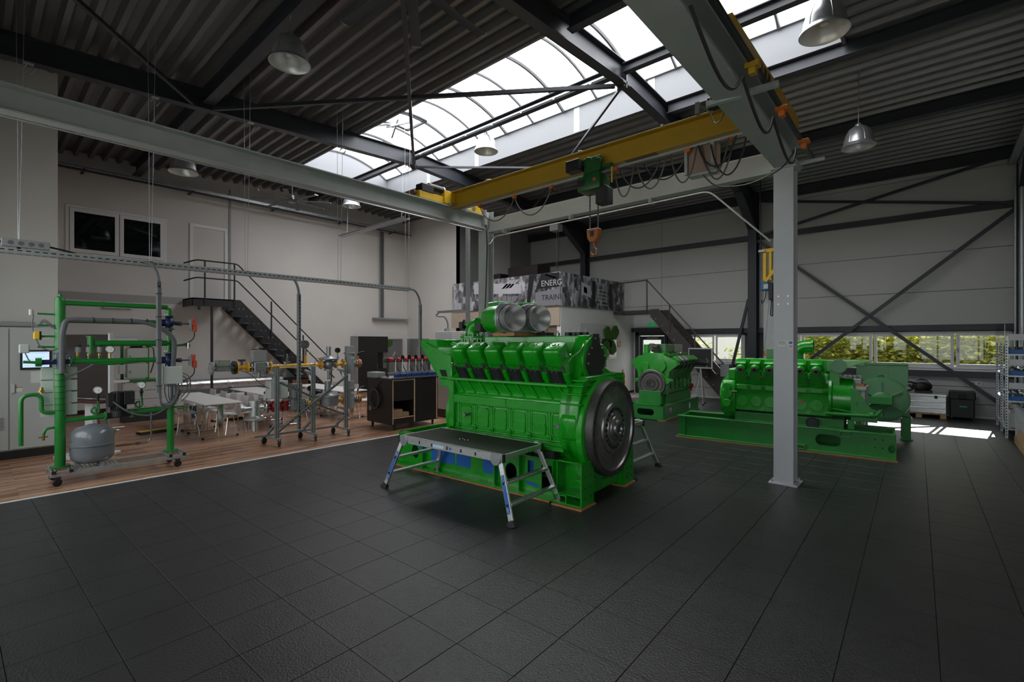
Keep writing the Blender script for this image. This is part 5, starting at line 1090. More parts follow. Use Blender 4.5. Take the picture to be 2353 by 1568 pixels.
# ------------------------------------------------------------------ work platforms
def platform(label, loc, rz):
    t = T('work_platform', label, 'work platform', loc, rz, 'folding aluminium work platforms')
    L, W, Z, LF, WF = 0.905, 0.37, 0.73, 1.11, 0.47
    part(t, 'deck', mat('black_anti_slip_board', (0.022, 0.021, 0.019), 0.75, 0, 0.1, 40, 0.1, 300), lambda b: b.box(-L + 0.02, L - 0.02, -W + 0.02, W - 0.02, Z - 0.025, Z - 0.004))
    for s in (-1, 1):
        sr = part(t, 'side_rail', ALU, lambda b: b.box(-L, L, s * W - 0.02, s * W + 0.02, Z - 0.095, Z), 0.005)
        for x in (-0.80, -0.50, -0.26, 0.02, 0.26, 0.5, 0.78):
            part(sr, 'rail_hole', BLACKM, lambda b: b.box(x - 0.012, x + 0.012, s * (W + 0.0205) - 0.001, s * (W + 0.0205) + 0.001, Z - 0.07, Z - 0.03))
        part(t, 'end_rail', ALU, lambda b: b.box(s * L - 0.015, s * L + 0.015, -W + 0.02, W - 0.02, Z - 0.06, Z - 0.004), 0.004)
        part(t, 'end_cap', BLACK, lambda b: b.box(*sorted((s * L, s * (L + 0.022))), W - 0.02, W + 0.022, Z - 0.095, Z), 0.003)
        part(t, 'end_cap', BLACK, lambda b: b.box(*sorted((s * L, s * (L + 0.022))), -W - 0.022, -W + 0.02, Z - 0.095, Z), 0.003)
        def P(k, w): return Vector((s * (L - 0.03 + (LF - L + 0.03) * k), w * (W + (WF - W) * k), Z - 0.09 - (Z - 0.13) * k))
        for w in (-1, 1):
            lg = part(t, 'leg', ALU, lambda b: b.bar(P(0, w), P(1, w), 0.03, 0.062, up=(1, 0, 0)), 0.004)
            part(lg, 'foot', RUBBER, lambda b: b.sweep([(-0.022, -0.04), (0.022, -0.04), (0.022, 0.04), (-0.022, 0.04)], P(0.97, w), P(1.085, w), up=(1, 0, 0), poly1=[(-0.035, -0.06), (0.035, -0.06), (0.035, 0.06), (-0.035, 0.06)]), 0.006)
            part(lg, 'hinge', CASTG, lambda b: b.cyl((s * (L - 0.09), w * (W + 0.02), Z - 0.06), (s * (L - 0.09), w * (W + 0.032), Z - 0.06), 0.075, seg=24), 0.003)
            if w < 0:
                d = (P(1, w) - P(0, w)).normalized(); c0 = P(0.22, w)
                st = part(lg, 'blue_strip', BLUE, lambda b: b.bar(P(0.22, w) + Vector((0, -0.0155, 0)), P(0.86, w) + Vector((0, -0.0155, 0)), 0.003, 0.045, up=(1, 0, 0)), label='blue lettered strip')
                for k in (0.25, 0.29, 0.78, 0.82): part(st, 'stripe', PAPER, lambda b: b.bar(P(k, w) + Vector((-0.02, -0.018, 0.01)), P(k, w) + Vector((0.02, -0.018, -0.012)), 0.002, 0.012, up=(0, -1, 0)))
                ang = math.atan2(d.z, d.x)
                text(st, 'ZARGES', PAPER, P(0.36, w) + Vector((-0.014, -0.0185, 0)), 0.05, (PI / 2, -ang, 0), 0.001)
        for k in (0.36, 0.72):
            a, c = P(k, -1), P(k, 1)
            rg = part(t, 'step', ALU, lambda b: b.bar(a + Vector((0, 0.015, 0)), c - Vector((0, 0.015, 0)), 0.075, 0.03), 0.004)
            for q in (a + Vector((0, -0.02, 0)), c + Vector((0, 0.02, 0))): part(rg, 'rung_bolt', BLACK, lambda b: b.cyl(q - Vector((0.0, 0.008, 0)), q + Vector((0, 0.008, 0)), 0.014, seg=8))
    part(t, 'label_sticker', mat('pale_blue_sticker', (0.45, 0.62, 0.78), 0.5), lambda b: b.box(-0.24, -0.04, -W - 0.0225, -W - 0.0205, Z - 0.07, Z - 0.035))
    part(t, 'round_sticker', BLUE, lambda b: b.cyl((0.075, -W - 0.0205, Z - 0.05), (0.075, -W - 0.0225, Z - 0.05), 0.018, seg=16))
    stuff(part(t, 'water_drops', CHROME, lambda b: [b.sph((x, y, Z - 0.002), 0.006, 8) for x, y in ((-0.1, -0.05), (-0.06, -0.03), (0.0, -0.06), (0.04, -0.04))]))
    return t
platform('aluminium work platform with blue striped legs in front of the large engine', (-4.58, 4.30, 0), math.radians(2.6))
platform('aluminium work platform mostly hidden behind the large engine', (-4.45, 6.78, 0), math.radians(2.6))
# ------------------------------------------------------------------ long engine on its base frame (behind the pale column)
GS = T('gas_engine', 'long green gas engine on a low beam frame behind the pale column', 'engine', (-0.52, 10.16, 0), math.radians(4.46))
gb = part(GS, 'base_frame', GREEN2, lambda b: [(b.box(-3.6, 0, v - 0.07, v + 0.07, 0.43, 0.455), b.box(-3.6, 0, v - 0.08, v + 0.08, 0.022, 0.05)) for v in (0.05, 0.80)] + [b.box(-3.6, 0, 0.79, 0.81, 0.05, 0.43), b.box(-3.6, -3.57, 0.05, 0.8, 0.05, 0.43), b.box(-0.04, -0.01, 0.05, 0.8, 0.30, 0.43), b.box(-2.6, -2.57, 0.05, 0.8, 0.1, 0.4)], 0.003)
gs_ = [(-3.6, -1.75, None), (-1.75, -1.35, circ(-1.56, 0.24, 0.07, 20, 0.09)), (-1.35, -0.55, rrect(-1.14, -0.76, 0.14, 0.34, 0.095, 6)), (-0.55, 0.0, circ(-0.06, 0.20, 0.05, 20, 0.07))]
def gweb(b):
    for x0, x1, hl in gs_:
        if hl: seg_hole(b, x0, x1, 0.045, 0.435, hl, 'y', 0.04, 0.06)
        else: b.box(x0, x1, 0.04, 0.06, 0.045, 0.435)
part(gb, 'web_plate', GREEN2, gweb, label='green web with oval openings')
for x in (-3.45, -1.75): part(gb, 'stiffener', GREEN2, lambda b: b.box(x - 0.008, x + 0.008, -0.02, 0.04, 0.05, 0.43))
part(gb, 'step_lug', GREEN2, lambda b: b.plate_hole(rrect(-1.55, -1.28, 0.04, 0.13, 0.02, 3), rrect(-1.525, -1.305, 0.06, 0.11, 0.012, 3), 'y', -0.04, 0.04), 0.003)
part(gb, 'step_lug', GREEN2, lambda b: b.plate_hole(rrect(-0.78, -0.62, 0.34, 0.44, 0.015, 3), rrect(-0.765, -0.635, 0.355, 0.425, 0.01, 3), 'y', -0.03, 0.03), 0.003)
stuff(part(gb, 'bolt_holes', BLACKM, lambda b: [b.cyl((x, 0.04, z), (x, 0.037, z), 0.012, seg=8) for x in (-0.28, -0.18) for z in (0.20, 0.34)]))
for v in (0.12, 0.74): part(GS, 'bearer_rail', GREEN2, lambda b: (b.box(-2.5, -0.72, v - 0.05, v + 0.05, 0.455, 0.475), b.box(-2.5, -0.72, v - 0.01, v + 0.01, 0.475, 0.60), b.box(-2.5, -0.72, v - 0.05, v + 0.05, 0.60, 0.62)), 0.003)
bd = part(GS, 'blanking_disc', BLACK, lambda b: b.lathe([(0, 0), (0.10, 0), (0.105, 0.01), (0.105, 0.03), (0.095, 0.035), (0.085, 0.022), (0, 0.02)], (-1.18, 0.03, 0.53), (0, -1, 0), 32), label='black ribbed disc')
part(bd, 'cross_rib', BLACK, lambda b: (b.bar((-1.24, 0.0, 0.49), (-1.12, 0.0, 0.57), 0.012, 0.02), b.bar((-1.24, 0.0, 0.57), (-1.12, 0.0, 0.49), 0.012, 0.02)))
part(GS, 'oil_sump', mat('dark_sump_green', (0.008, 0.06, 0.012), 0.5), lambda b: b.prism([(0.14, 0.72), (0.72, 0.72), (0.66, 0.50), (0.2, 0.50)], 'x', -2.45, -0.7), 0.01)  # sump in a darker green than the crankcase
VC = 0.43
gcs = [(-0.36, 0.66), (-0.36, 1.04), (-0.38, 1.06), (-0.38, 1.16), (-0.33, 1.17), (-0.36, 1.25), (-0.16, 1.42), (0, 1.3)]
gcs = gcs + [(-y, z) for y, z in gcs[-2::-1]]
gk = part(GS, 'crankcase', GREEN, lambda b: b.prism([(VC + y, z) for y, z in gcs], 'x', -2.48, -0.94), 0.006)
GU = [-2.36 + 0.248 * k for k in range(6)]
for u in GU:
    dd = part(gk, 'inspection_door', GREEN, lambda b: b.cyl((u, VC - 0.36, 0.84), (u, VC - 0.378, 0.84), 0.10, seg=24), 0.004)
    stuff(part(dd, 'bolts', GREEN, lambda b: tri_bolt_ring(b, (u, VC - 0.378, 0.84), (0, -1, 0), 0.085, 8, 0.008, 0.008)))
    part(gk, 'side_cover', GREEN, lambda b: b.box(u - 0.09, u + 0.09, VC - 0.392, VC - 0.378, 1.07, 1.15), 0.004)
    part(gk, 'boss', GREEN, lambda b: b.cyl((u + 0.12, VC - 0.35, 0.70), (u + 0.12, VC - 0.40, 0.70), 0.03, seg=10))
part(gk, 'red_tag', RED, lambda b: (b.cyl((-1.34, VC - 0.38, 0.90), (-1.34, VC - 0.42, 0.90), 0.014), b.box(-1.37, -1.31, VC - 0.43, VC - 0.42, 0.895, 0.92)))
A_, S_, R_ = bankrot(-1, math.radians(32))
for side in (-1, 1):
    A_, S_, R_ = bankrot(side, math.radians(32))
    for u in GU:
        def at(du, s_, a): return Vector((u + du, VC + side * 0.27, 1.30)) + S_ * s_ + A_ * a
        h = part(GS, 'cylinder_head', GREEN, lambda b: (b.cbox(at(0, 0, 0.10), (0.215, 0.22, 0.26), R_), b.cyl(at(0, 0, -0.14), at(0, 0, 0.0), 0.10, seg=16), b.cyl(at(0, 0.0, 0.27), at(0, 0.13, 0.27), 0.085, seg=8)), 0.014)
        part(h, 'rocker_cover', GREEN, lambda b: b.cbox(at(0, -0.03, 0.30), (0.20, 0.17, 0.14), R_), 0.03, bseg=2)
        if side < 0:
            part(h, 'port_ring', mat('primer_grey_port', (0.16, 0.13, 0.14), 0.6), lambda b: b.lathe([(0.030, 0), (0.055, 0), (0.055, 0.012), (0.030, 0.012)], at(0, 0.131, 0.27), S_, 18, closed=True), label='grey ring around dark port')
            part(h, 'port', BLACKM, lambda b: b.cyl(at(0, 0.131, 0.27), at(0, 0.135, 0.27), 0.031, seg=16))
            part(h, 'sensor', STEEL, lambda b: b.cyl(at(0.10, 0.13, 0.06), at(0.10, 0.13, 0.12), 0.016, seg=8))
            part(h, 'pushrod_tube', GREEN, lambda b: b.cyl(at(0.11, 0.10, -0.16), at(0.11, 0.10, 0.10), 0.026, seg=10))
            stuff(part(h, 'head_bolts', GREEN, lambda b: [b.cyl(at(du, 0.115, a), at(du, 0.13, a), 0.013, seg=6) for du in (-0.08, 0.08) for a in (0.0, 0.18)]))
part(GS, 'intake_manifold', GREEN, lambda b: (b.box(-2.46, -0.95, VC - 0.12, VC + 0.12, 1.46, 1.66), b.box(-0.95, -0.42, VC - 0.10, VC + 0.10, 1.56, 1.655)), 0.01)
part(GS, 'rear_shelf', GREEN, lambda b: b.prism([(-0.98, 1.665), (-0.30, 1.665), (-0.52, 1.60), (-0.72, 1.50), (-0.98, 1.46)], 'y', VC - 0.32, VC + 0.30), 0.006)
part(GS, 'round_cover', GREEN3, lambda b: b.cyl((-0.80, VC - 0.33, 1.56), (-0.80, VC - 0.30, 1.56), 0.125, seg=32), 0.004)
part(GS, 'rear_bracket', GREEN, lambda b: b.box(-0.94, -0.78, VC - 0.3, VC + 0.3, 1.10, 1.48), 0.008)
part(GS, 'exhaust_elbow', GREEN, lambda b: (b.tube([(-1.50, VC + 0.1, 1.64), (-1.50, VC + 0.1, 1.80), (-1.40, VC + 0.1, 1.90), (-1.24, VC + 0.1, 1.91)], 0.12, 18, fil=0.14, cap=False), b.lathe([(0.11, 0), (0.15, 0), (0.15, 0.03), (0.11, 0.03)], (-1.24, VC + 0.1, 1.91), (1, 0, 0), 28, closed=True)), ang=40)
part(GS, 'lube_box', GREEN3, lambda b: b.box(-1.98, -1.80, VC - 0.1, VC + 0.15, 1.66, 1.86), 0.01)
gc = part(GS, 'gear_case', GREEN, lambda b: (b.prism([(VC + y, z) for y, z in [(-0.40, 0.62), (-0.44, 0.80), (-0.44, 1.10), (-0.36, 1.24), (-0.10, 1.30), (0.1, 1.30), (0.36, 1.24), (0.44, 1.10), (0.44, 0.80), (0.40, 0.62), (0.25, 0.5), (-0.25, 0.5)]], 'x', -2.72, -2.48), b.box(-2.62, -2.48, VC - 0.36, VC + 0.3, 1.24, 1.46)), 0.02)
for z, r in ((1.12, 0.06), (0.98, 0.075), (0.80, 0.06)): part(gc, 'pump_flange', GREEN, lambda b: (b.cyl((-2.60, VC - 0.42, z), (-2.60, VC - 0.54, z), r, seg=14), b.cyl((-2.60, VC - 0.54, z), (-2.60, VC - 0.56, z), r * 1.25, seg=14)), 0.004)
part(gc, 'shaft_end', STEELD, lambda b: b.cyl((-2.52, VC - 0.52, 1.02), (-2.42, VC - 0.52, 1.02), 0.022, seg=10))
part(gc, 'front_disc', GREEN, lambda b: b.cyl((-2.78, VC, 0.88), (-2.72, VC, 0.88), 0.36, seg=40), 0.006)
# coupling housing
part(GS, 'coupling_housing', GREEN, lambda b: b.lathe([(0, -0.02), (0.46, -0.02), (0.46, 0.02), (0.40, 0.04), (0.37, 0.30), (0.37, 0.33), (0.30, 0.36), (0, 0.36)], (-0.92, VC, 0.96), (1, 0, 0), 40), ang=35)
part(GS, 'coupling_plate', GREEN2, lambda b: (b.prism([(-0.62, 1.18), (-0.55, 1.20), (-0.25, 0.72), (-0.25, 0.62), (-0.62, 0.62)], 'y', VC - 0.40, VC - 0.36), b.cyl((-0.55, VC - 0.42, 0.95), (-0.55, VC - 0.40, 0.95), 0.02)), 0.004)
part(GS, 'drain_pipe', GREEN2, lambda b: b.tube([(-0.98, VC - 0.42, 0.72), (-0.42, VC - 0.44, 0.73), (-0.26, VC - 0.44, 0.74), (-0.2, VC - 0.44, 0.84)], 0.03, 10, fil=0.06))
part(GS, 'drain_pipe', GREEN2, lambda b: b.tube([(-0.96, VC - 0.42, 0.82), (-0.78, VC - 0.42, 0.80), (-0.5, VC - 0.42, 0.75)], 0.014, 8))
part(GS, 'valve_body', GREEN2, lambda b: (b.cyl((-0.36, VC - 0.44, 0.75), (-0.30, VC - 0.44, 0.75), 0.055, seg=12), b.bar((-0.36, VC - 0.44, 0.84), (-0.22, VC - 0.44, 0.80), 0.03, 0.03)), 0.004)
for x in (-0.62,): part(GS, 'support_foot', GREEN2, lambda b: (b.box(x - 0.05, x + 0.05, VC - 0.3, VC + 0.3, 0.455, 0.62),), 0.006)
single('valve_assembly', CASTG, (-1.25, 11.42, 1.18), lambda b: (b.box(-1.40, -1.10, 11.30, 11.54, 1.18, 1.28), [b.cyl((-1.36 + 0.075 * k, 11.42, 1.28), (-1.36 + 0.075 * k, 11.42, 1.34), 0.04, seg=10) for k in range(4)]), 'small grey valve block on a wooden board behind the long engine', 'valve block', bev=0.01)
single('wood_board', WOODR, (-0.9, 11.42, 1.14), lambda b: b.box(-1.8, -1.06, 11.22, 11.72, 1.14, 1.179), 'brown wooden board carrying the small valve block', 'board')
single('storage_bench', CABGREY, (-1.4, 11.5, 0), lambda b: (b.box(-1.85, -1.02, 11.20, 11.77, 1.08, 1.1395), b.box(-1.83, -1.77, 11.22, 11.28, 0.0, 1.08), b.box(-1.10, -1.04, 11.22, 11.28, 0, 1.08), b.box(-1.83, -1.77, 11.69, 11.75, 0.0, 1.08), b.box(-1.10, -1.04, 11.69, 11.75, 0, 1.08)), 'grey bench behind the long engine', 'bench')
for v, l in ((0.05, 'reddish plywood strip under the near beam of the long engine'), (0.80, 'reddish plywood strip under the far beam of the long engine')):
    single('plywood_strip', WOODR, (-0.52, 10.16, 0), lambda b: b.box(-3.62, 0.02, v - 0.09, v + 0.09, 0, 0.0215), l, 'plywood', 'plywood under the long engine', rz=math.radians(4.46))
# ------------------------------------------------------------------ alternator on its own feet
AL = T('alternator', 'grey green alternator with square terminal box standing on feet', 'alternator', (-0.80, 12.5, 0), math.radians(4.46))
part(AL, 'terminal_box', GREEN3, lambda b: b.box(-0.50, 0.34, -0.20, 0.6, 1.10, 1.52), 0.008)
part(AL, 'box_seam', GREEN2, lambda b: b.box(0.03, 0.037, -0.203, -0.2, 1.10, 1.52))
part(AL, 'box_lid', GREEN3, lambda b: b.box(-0.51, 0.35, -0.21, 0.61, 1.52, 1.535), 0.003)
stuff(part(AL, 'rivets', GREEN2, lambda b: [b.cyl((x, -0.2, z), (x, -0.207, z), 0.01, seg=8) for x in (-0.46, -0.25, 0.0, 0.07, 0.2, 0.31) for z in (1.14, 1.48)]))
part(AL, 'padlock_hasp', GREEN2, lambda b: (b.tube([(-0.14, -0.21, 1.24), (-0.14, -0.21, 1.32), (-0.05, -0.21, 1.32), (-0.05, -0.21, 1.24)], 0.012, 6, fil=0.04), b.box(-0.15, -0.04, -0.225, -0.2, 1.17, 1.24)))
st = part(AL, 'stator', GREEN3, lambda b: b.lathe([(0, -0.27), (0.38, -0.27), (0.44, -0.25), (0.455, -0.2), (0.455, 0.75), (0, 0.75)], (-0.08, 0, 0.82), (0, 1, 0), 44), ang=35)
for k in range(6):
    a = PI / 6 + k * PI / 3
    part(st, 'spoke', GREEN3, lambda b: b.bar((-0.08 + 0.16 * math.cos(a), -0.278, 0.82 + 0.16 * math.sin(a)), (-0.08 + 0.37 * math.cos(a), -0.278, 0.82 + 0.37 * math.sin(a)), 0.05, 0.03), 0.006)
part(st, 'hub_cover', GREEN3, lambda b: b.lathe([(0, -0.36), (0.10, -0.36), (0.16, -0.32), (0.17, -0.26)], (-0.08, 0, 0.82), (0, 1, 0), 32))
part(st, 'bearing_box', GREEN2, lambda b: b.box(-0.26, 0.10, -0.37, -0.27, 0.72, 0.90), 0.02)
for sx in (-1, 1):
    f_ = part(AL, 'foot', GREEN2, lambda b: (b.box(-0.08 + sx * 0.40 - 0.07, -0.08 + sx * 0.40 + 0.07, 0.02, 0.16, 0.03, 0.44), b.box(-0.08 + sx * 0.40 - 0.10, -0.08 + sx * 0.40 + 0.10, 0.0, 0.20, 0, 0.03), b.box(-0.08 + sx * 0.40 - 0.09, -0.08 + sx * 0.40 + 0.09, 0.0, 0.18, 0.44, 0.47)), 0.004)
    part(f_, 'side_arm', GREEN3, lambda b: b.prism([(-0.08 + sx * 0.30, 0.60), (-0.08 + sx * 0.43, 0.84), (-0.08 + sx * 0.45, 0.6), (-0.08 + sx * 0.46, 0.47), (-0.08 + sx * 0.32, 0.47)], 'y', 0.02, 0.5), 0.006)
    stuff(part(f_, 'leveling_bolts', ALU, lambda b: [b.cyl((-0.08 + sx * 0.40 + dx, 0.02, 0.455), (-0.08 + sx * 0.40 + dx, -0.03, 0.455), 0.012, seg=6) for dx in (-0.08, 0.08)]))
    part(AL, 'rear_foot', GREEN2, lambda b: (b.box(-0.08 + sx * 0.40 - 0.07, -0.08 + sx * 0.40 + 0.07, 0.55, 0.69, 0.0, 0.5),), 0.004)

# ------------------------------------------------------------------ smaller V engine (long axis away from the camera: local x)
SE = T('gas_engine', 'smaller green V engine on a channel frame in front of the exit door', 'engine', (-5.14, 11.5, 0), math.radians(93))
# local x: away from camera, local y: to the left
W_ = 0.95
def skid(b):
    b.box(0, 2.7, -0.02, 0.14, 0.36, 0.385); b.box(0, 2.7, -0.02, 0.14, 0.022, 0.045); b.box(0, 2.7, W_ - 0.14, W_ + 0.02, 0.36, 0.385); b.box(0, 2.7, W_ - 0.14, W_ + 0.02, 0.022, 0.045)
    b.box(0, 2.7, W_ - 0.02, W_, 0.045, 0.36); b.box(0, 0.25, 0, W_, 0.36, 0.385)
sf = part(SE, 'base_frame', GREEN2, skid, 0.003)
part(sf, 'end_web', GREEN2, lambda b: seg_hole(b, 0.0, W_, 0.022, 0.385, rrect(0.25, 0.70, 0.12, 0.28, 0.078, 6), 'x', 0.0, 0.015), label='green end plate with oval opening')
def sweb(b):
    for x0, x1, hl in ((0.0, 0.95, rrect(0.34, 0.62, 0.07, 0.32, 0.06, 5)), (0.95, 1.5, None), (1.5, 2.7, circ(1.98, 0.20, 0.10, 24, 0.10))):
        if hl: seg_hole(b, x0, x1, 0.03, 0.375, hl, 'y', 0.0, 0.015)
        else: b.box(x0, x1, 0, 0.015, 0.03, 0.375)
part(sf, 'web_plate', GREEN2, sweb, label='green side web with openings')
part(SE, 'pedestal', GREEN2, lambda b: b.box(0.22, 0.42, 0.16, 0.75, 0.385, 0.72), 0.006)
part(SE, 'bearer', GREEN2, lambda b: b.box(0.45, 2.35, 0.10, 0.17, 0.385, 0.62), 0.005)
part(SE, 'bearer', GREEN2, lambda b: b.box(0.45, 2.35, 0.70, 0.77, 0.385, 0.62), 0.005)
VC2 = 0.42
sk_ = part(SE, 'crankcase', GREEN, lambda b: b.prism([(VC2 + y, z) for y, z in [(-0.30, 0.62), (-0.34, 0.72), (-0.34, 1.05), (-0.48, 1.28), (-0.26, 1.46), (0, 1.28), (0.26, 1.46), (0.48, 1.28), (0.34, 1.05), (0.34, 0.72), (0.30, 0.62)]], 'x', 0.48, 2.2), 0.008)
for k in range(5): part(sk_, 'inspection_door', GREEN, lambda b: b.prism(rrect(0.70 + 0.31 * k, 0.92 + 0.31 * k, 0.74, 0.98, 0.06), 'y', VC2 - 0.36, VC2 - 0.34), 0.006)
for side in (-1, 1):
    A_, S_, R_ = bankrot(side, math.radians(38))
    for k in range(5):
        u = 0.68 + 0.32 * k
        def at(du, s_, a): return Vector((u + du, VC2 + side * 0.38, 1.36)) + S_ * s_ + A_ * a
        h = part(SE, 'cylinder_head', GREEN, lambda b: (b.cbox(at(0, 0, 0.08), (0.26, 0.24, 0.20), R_), b.cyl(at(0, 0, -0.12), at(0, 0, 0), 0.11, seg=14)), 0.012)
        part(h, 'rocker_cover', CASTG if k in (1, 2) and side < 0 else GREEN, lambda b: b.cbox(at(0, 0, 0.22), (0.23, 0.20, 0.10), R_), 0.02)
        if side < 0:
            part(h, 'port', BLACKM, lambda b: b.cbox(at(0, 0.125, 0.04), (0.13, 0.012, 0.11), R_), 0.002)
            part(h, 'sensor', STEEL, lambda b: b.cyl(at(0.12, 0.14, 0.0), at(0.12, 0.14, 0.10), 0.018, seg=8))
            part(h, 'cover_clip', BLACK, lambda b: b.cbox(at(-0.13, 0.08, 0.2), (0.03, 0.12, 0.05), R_), 0.004)
part(SE, 'gear_housing', GREEN, lambda b: b.prism([(VC2 + y, z) for y, z in [(-0.40, 1.0), (-0.44, 1.22), (-0.66, 1.40), (-0.60, 1.52), (-0.30, 1.62), (-0.28, 1.70), (0.28, 1.70), (0.30, 1.62), (0.56, 1.54), (0.60, 1.42), (0.44, 1.22), (0.40, 1.0), (0.34, 0.62), (-0.34, 0.62)]], 'x', 0.36, 0.52), 0.012)
part(SE, 'cover_lobe', GREEN, lambda b: b.cyl((0.30, VC2 - 0.20, 1.36), (0.37, VC2 - 0.20, 1.36), 0.16, seg=24), 0.008)
part(SE, 'cover_lobe', GREEN, lambda b: b.cyl((0.31, VC2 + 0.22, 1.34), (0.37, VC2 + 0.22, 1.34), 0.12, seg=24), 0.008)
part(SE, 'side_pump', GREEN, lambda b: (b.cyl((0.28, VC2 - 0.40, 0.98), (0.55, VC2 - 0.40, 0.98), 0.07, seg=16), b.cyl((0.28, VC2 + 0.42, 0.98), (0.55, VC2 + 0.42, 0.98), 0.05, seg=16)), 0.006)
part(SE, 'flywheel_ring', GREEN, lambda b: b.lathe([(0.36, 0), (0.40, 0.0), (0.40, 0.12), (0.36, 0.12)], (0.42, VC2, 0.90), (-1, 0, 0), 44, closed=True), ang=30)
f2 = part(SE, 'flywheel', STEELD, lambda b: b.lathe([(0.355, -0.02), (0.37, 0.0), (0.37, 0.06), (0.355, 0.07), (0.31, 0.07), (0.28, 0.05), (0.19, 0.05), (0.18, 0.075), (0.13, 0.075), (0.12, 0.055), (0.06, 0.055), (0.05, 0.03), (0, 0.03)], (0.32, VC2, 0.90), (-1, 0, 0), 56), ang=28)
stuff(part(f2, 'hub_bolts', BLACK, lambda b: tri_bolt_ring(b, (0.265, VC2, 0.90), (-1, 0, 0), 0.09, 10, 0.016, 0.01)))
part(f2, 'face_ring', STEEL, lambda b: b.lathe([(0.235, 0.052), (0.25, 0.052), (0.25, 0.058), (0.235, 0.058)], (0.32, VC2, 0.90), (-1, 0, 0), 48, closed=True))
part(SE, 'damper', GREEN, lambda b: b.cyl((2.2, VC2, 0.92), (2.32, VC2, 0.92), 0.36, seg=40), 0.01)
part(SE, 'intake_manifold', GREEN, lambda b: (b.box(0.55, 2.2, VC2 - 0.16, VC2 + 0.16, 1.40, 1.66), b.box(0.5, 2.2, VC2 - 0.30, VC2 - 0.2, 1.60, 1.68)), 0.01)
part(SE, 'air_box', GREEN3, lambda b: b.box(0.62, 1.25, VC2 - 0.24, VC2 + 0.16, 1.72, 1.93), 0.01)
part(SE, 'air_box_end', CASTG, lambda b: b.box(1.26, 1.85, VC2 - 0.26, VC2 + 0.14, 1.70, 1.92), 0.012)
part(SE, 'mixer_body', STEELD, lambda b: (b.cyl((0.56, VC2 - 0.05, 1.66), (0.50, VC2 - 0.02, 1.90), 0.10, seg=16), b.cyl((0.46, VC2 + 0.1, 1.85), (0.60, VC2 + 0.1, 1.85), 0.10, seg=18)), 0.006)
part(SE, 'filter_housing', GREEN, lambda b: b.cyl((0.5, VC2 + 0.22, 1.66), (0.5, VC2 + 0.22, 1.92), 0.085, seg=16), 0.006); part(SE, 'filter_base', GREEN, lambda b: b.cyl((0.62, VC2 - 0.22, 1.62), (0.62, VC2 - 0.22, 1.72), 0.10, seg=16), 0.006)
part(SE, 'exhaust_pipe', STEELD, lambda b: (b.tube([(2.0, VC2 - 0.45, 1.45), (2.2, VC2 - 0.62, 1.42), (2.3, VC2 - 0.78, 1.40)], 0.09, 14, fil=0.08, cap=False), b.lathe([(0.07, 0), (0.125, 0), (0.125, 0.03), (0.07, 0.03)], (2.3, VC2 - 0.78, 1.40), (0.45, -0.9, 0), 24, closed=True)), label='dark exhaust stub')
part(SE, 'valve_wheel', RED, lambda b: (b.cyl((2.36, VC2 - 0.30, 0.72), (2.42, VC2 - 0.34, 0.72), 0.07, seg=14), b.cbox((2.38, VC2 - 0.3, 0.64), (0.08, 0.08, 0.14))), 0.01, label='red valve')
for y, l in ((0.06, 'plywood strip under the right side of the smaller engine frame'), (0.89, 'plywood strip under the left side of the smaller engine frame')):
    single('plywood_strip', WOODR, (-5.14, 11.5, 0), lambda b: b.box(0.0, 2.72, y - 0.10, y + 0.10, 0, 0.0215), l, 'plywood', 'plywood under the smaller engine', rz=math.radians(93))
# ================================================================== left side: training area
# ---- staircase along the left wall
SX0, SX1 = XL + 0.06, -16.45
stl = T('staircase', 'black steel staircase with landing on the white left wall', 'staircase', (-16.95, 7.0, 0), world=True)
DST = mat('black_stair_steel', (0.020, 0.021, 0.024), 0.5, 0.1, 0.06, 4)
part(stl, 'landing', DST, lambda b: (b.box(SX0, SX1, 4.35, 5.50, 3.26, 3.30), b.box(SX1 - 0.02, SX1, 4.35, 5.52, 3.06, 3.30), b.box(SX0, SX1, 4.35, 4.37, 3.06, 3.30)), 0.004)
part(stl, 'support_post', DST, lambda b: b.box(SX1 - 0.07, SX1 - 0.01, 4.84, 4.90, 0, 3.06))
for x in (SX0 + 0.02, SX1 - 0.02):
    part(stl, 'stringer', DST, lambda b: b.prism([(5.50, 3.30), (5.66, 3.30), (8.80, 0.12), (8.80, 0.0), (8.55, 0.0), (5.44, 3.06)], 'x', x - 0.012, x + 0.012), 0.003)
for k in range(14):
    y = 5.68 + 0.222 * k; z = 3.06 - 0.2215 * k
    part(stl, 'tread', GALV, lambda b: b.box(SX0 + 0.03, SX1 - 0.03, y - 0.11, y + 0.11, z - 0.03, z), 0.003)
stuff(part(stl, 'bolts', GALV, lambda b: [b.cyl((SX1 - 0.008, 5.62 + 0.222 * k + dy, 3.02 - 0.2215 * k), (SX1 - 0.002, 5.62 + 0.222 * k + dy, 3.02 - 0.2215 * k), 0.014, seg=8) for k in range(13) for dy in (0, 0.13)]))
for y, z0, z1 in ((4.67, 3.06, 4.40), (5.48, 3.06, 4.42), (6.59, 2.15, 3.32), (7.65, 1.05, 2.22), (8.68, 0.1, 1.2)): part(stl, 'rail_post', DST, lambda b: b.box(SX1 - 0.002, SX1 + 0.03, y - 0.02, y + 0.02, z0, z1))
for dz, nm in ((1.14, 'handrail'), (0.62, 'mid_rail')):
    part(stl, nm, DST, lambda b: b.tube([(SX1 - 0.25, 4.2, 3.18 + dz), (SX1 + 0.014, 4.45, 3.28 + dz), (SX1 + 0.014, 5.56, 3.28 + dz), (SX1 + 0.014, 8.8, 0.06 + dz)], 0.021, 8, fil=0.08))
for y in (4.5, 5.3): part(stl, 'hanger_lug', DST, lambda b: b.box(SX1 - 0.05, SX1, y, y + 0.06, 2.94, 3.06))
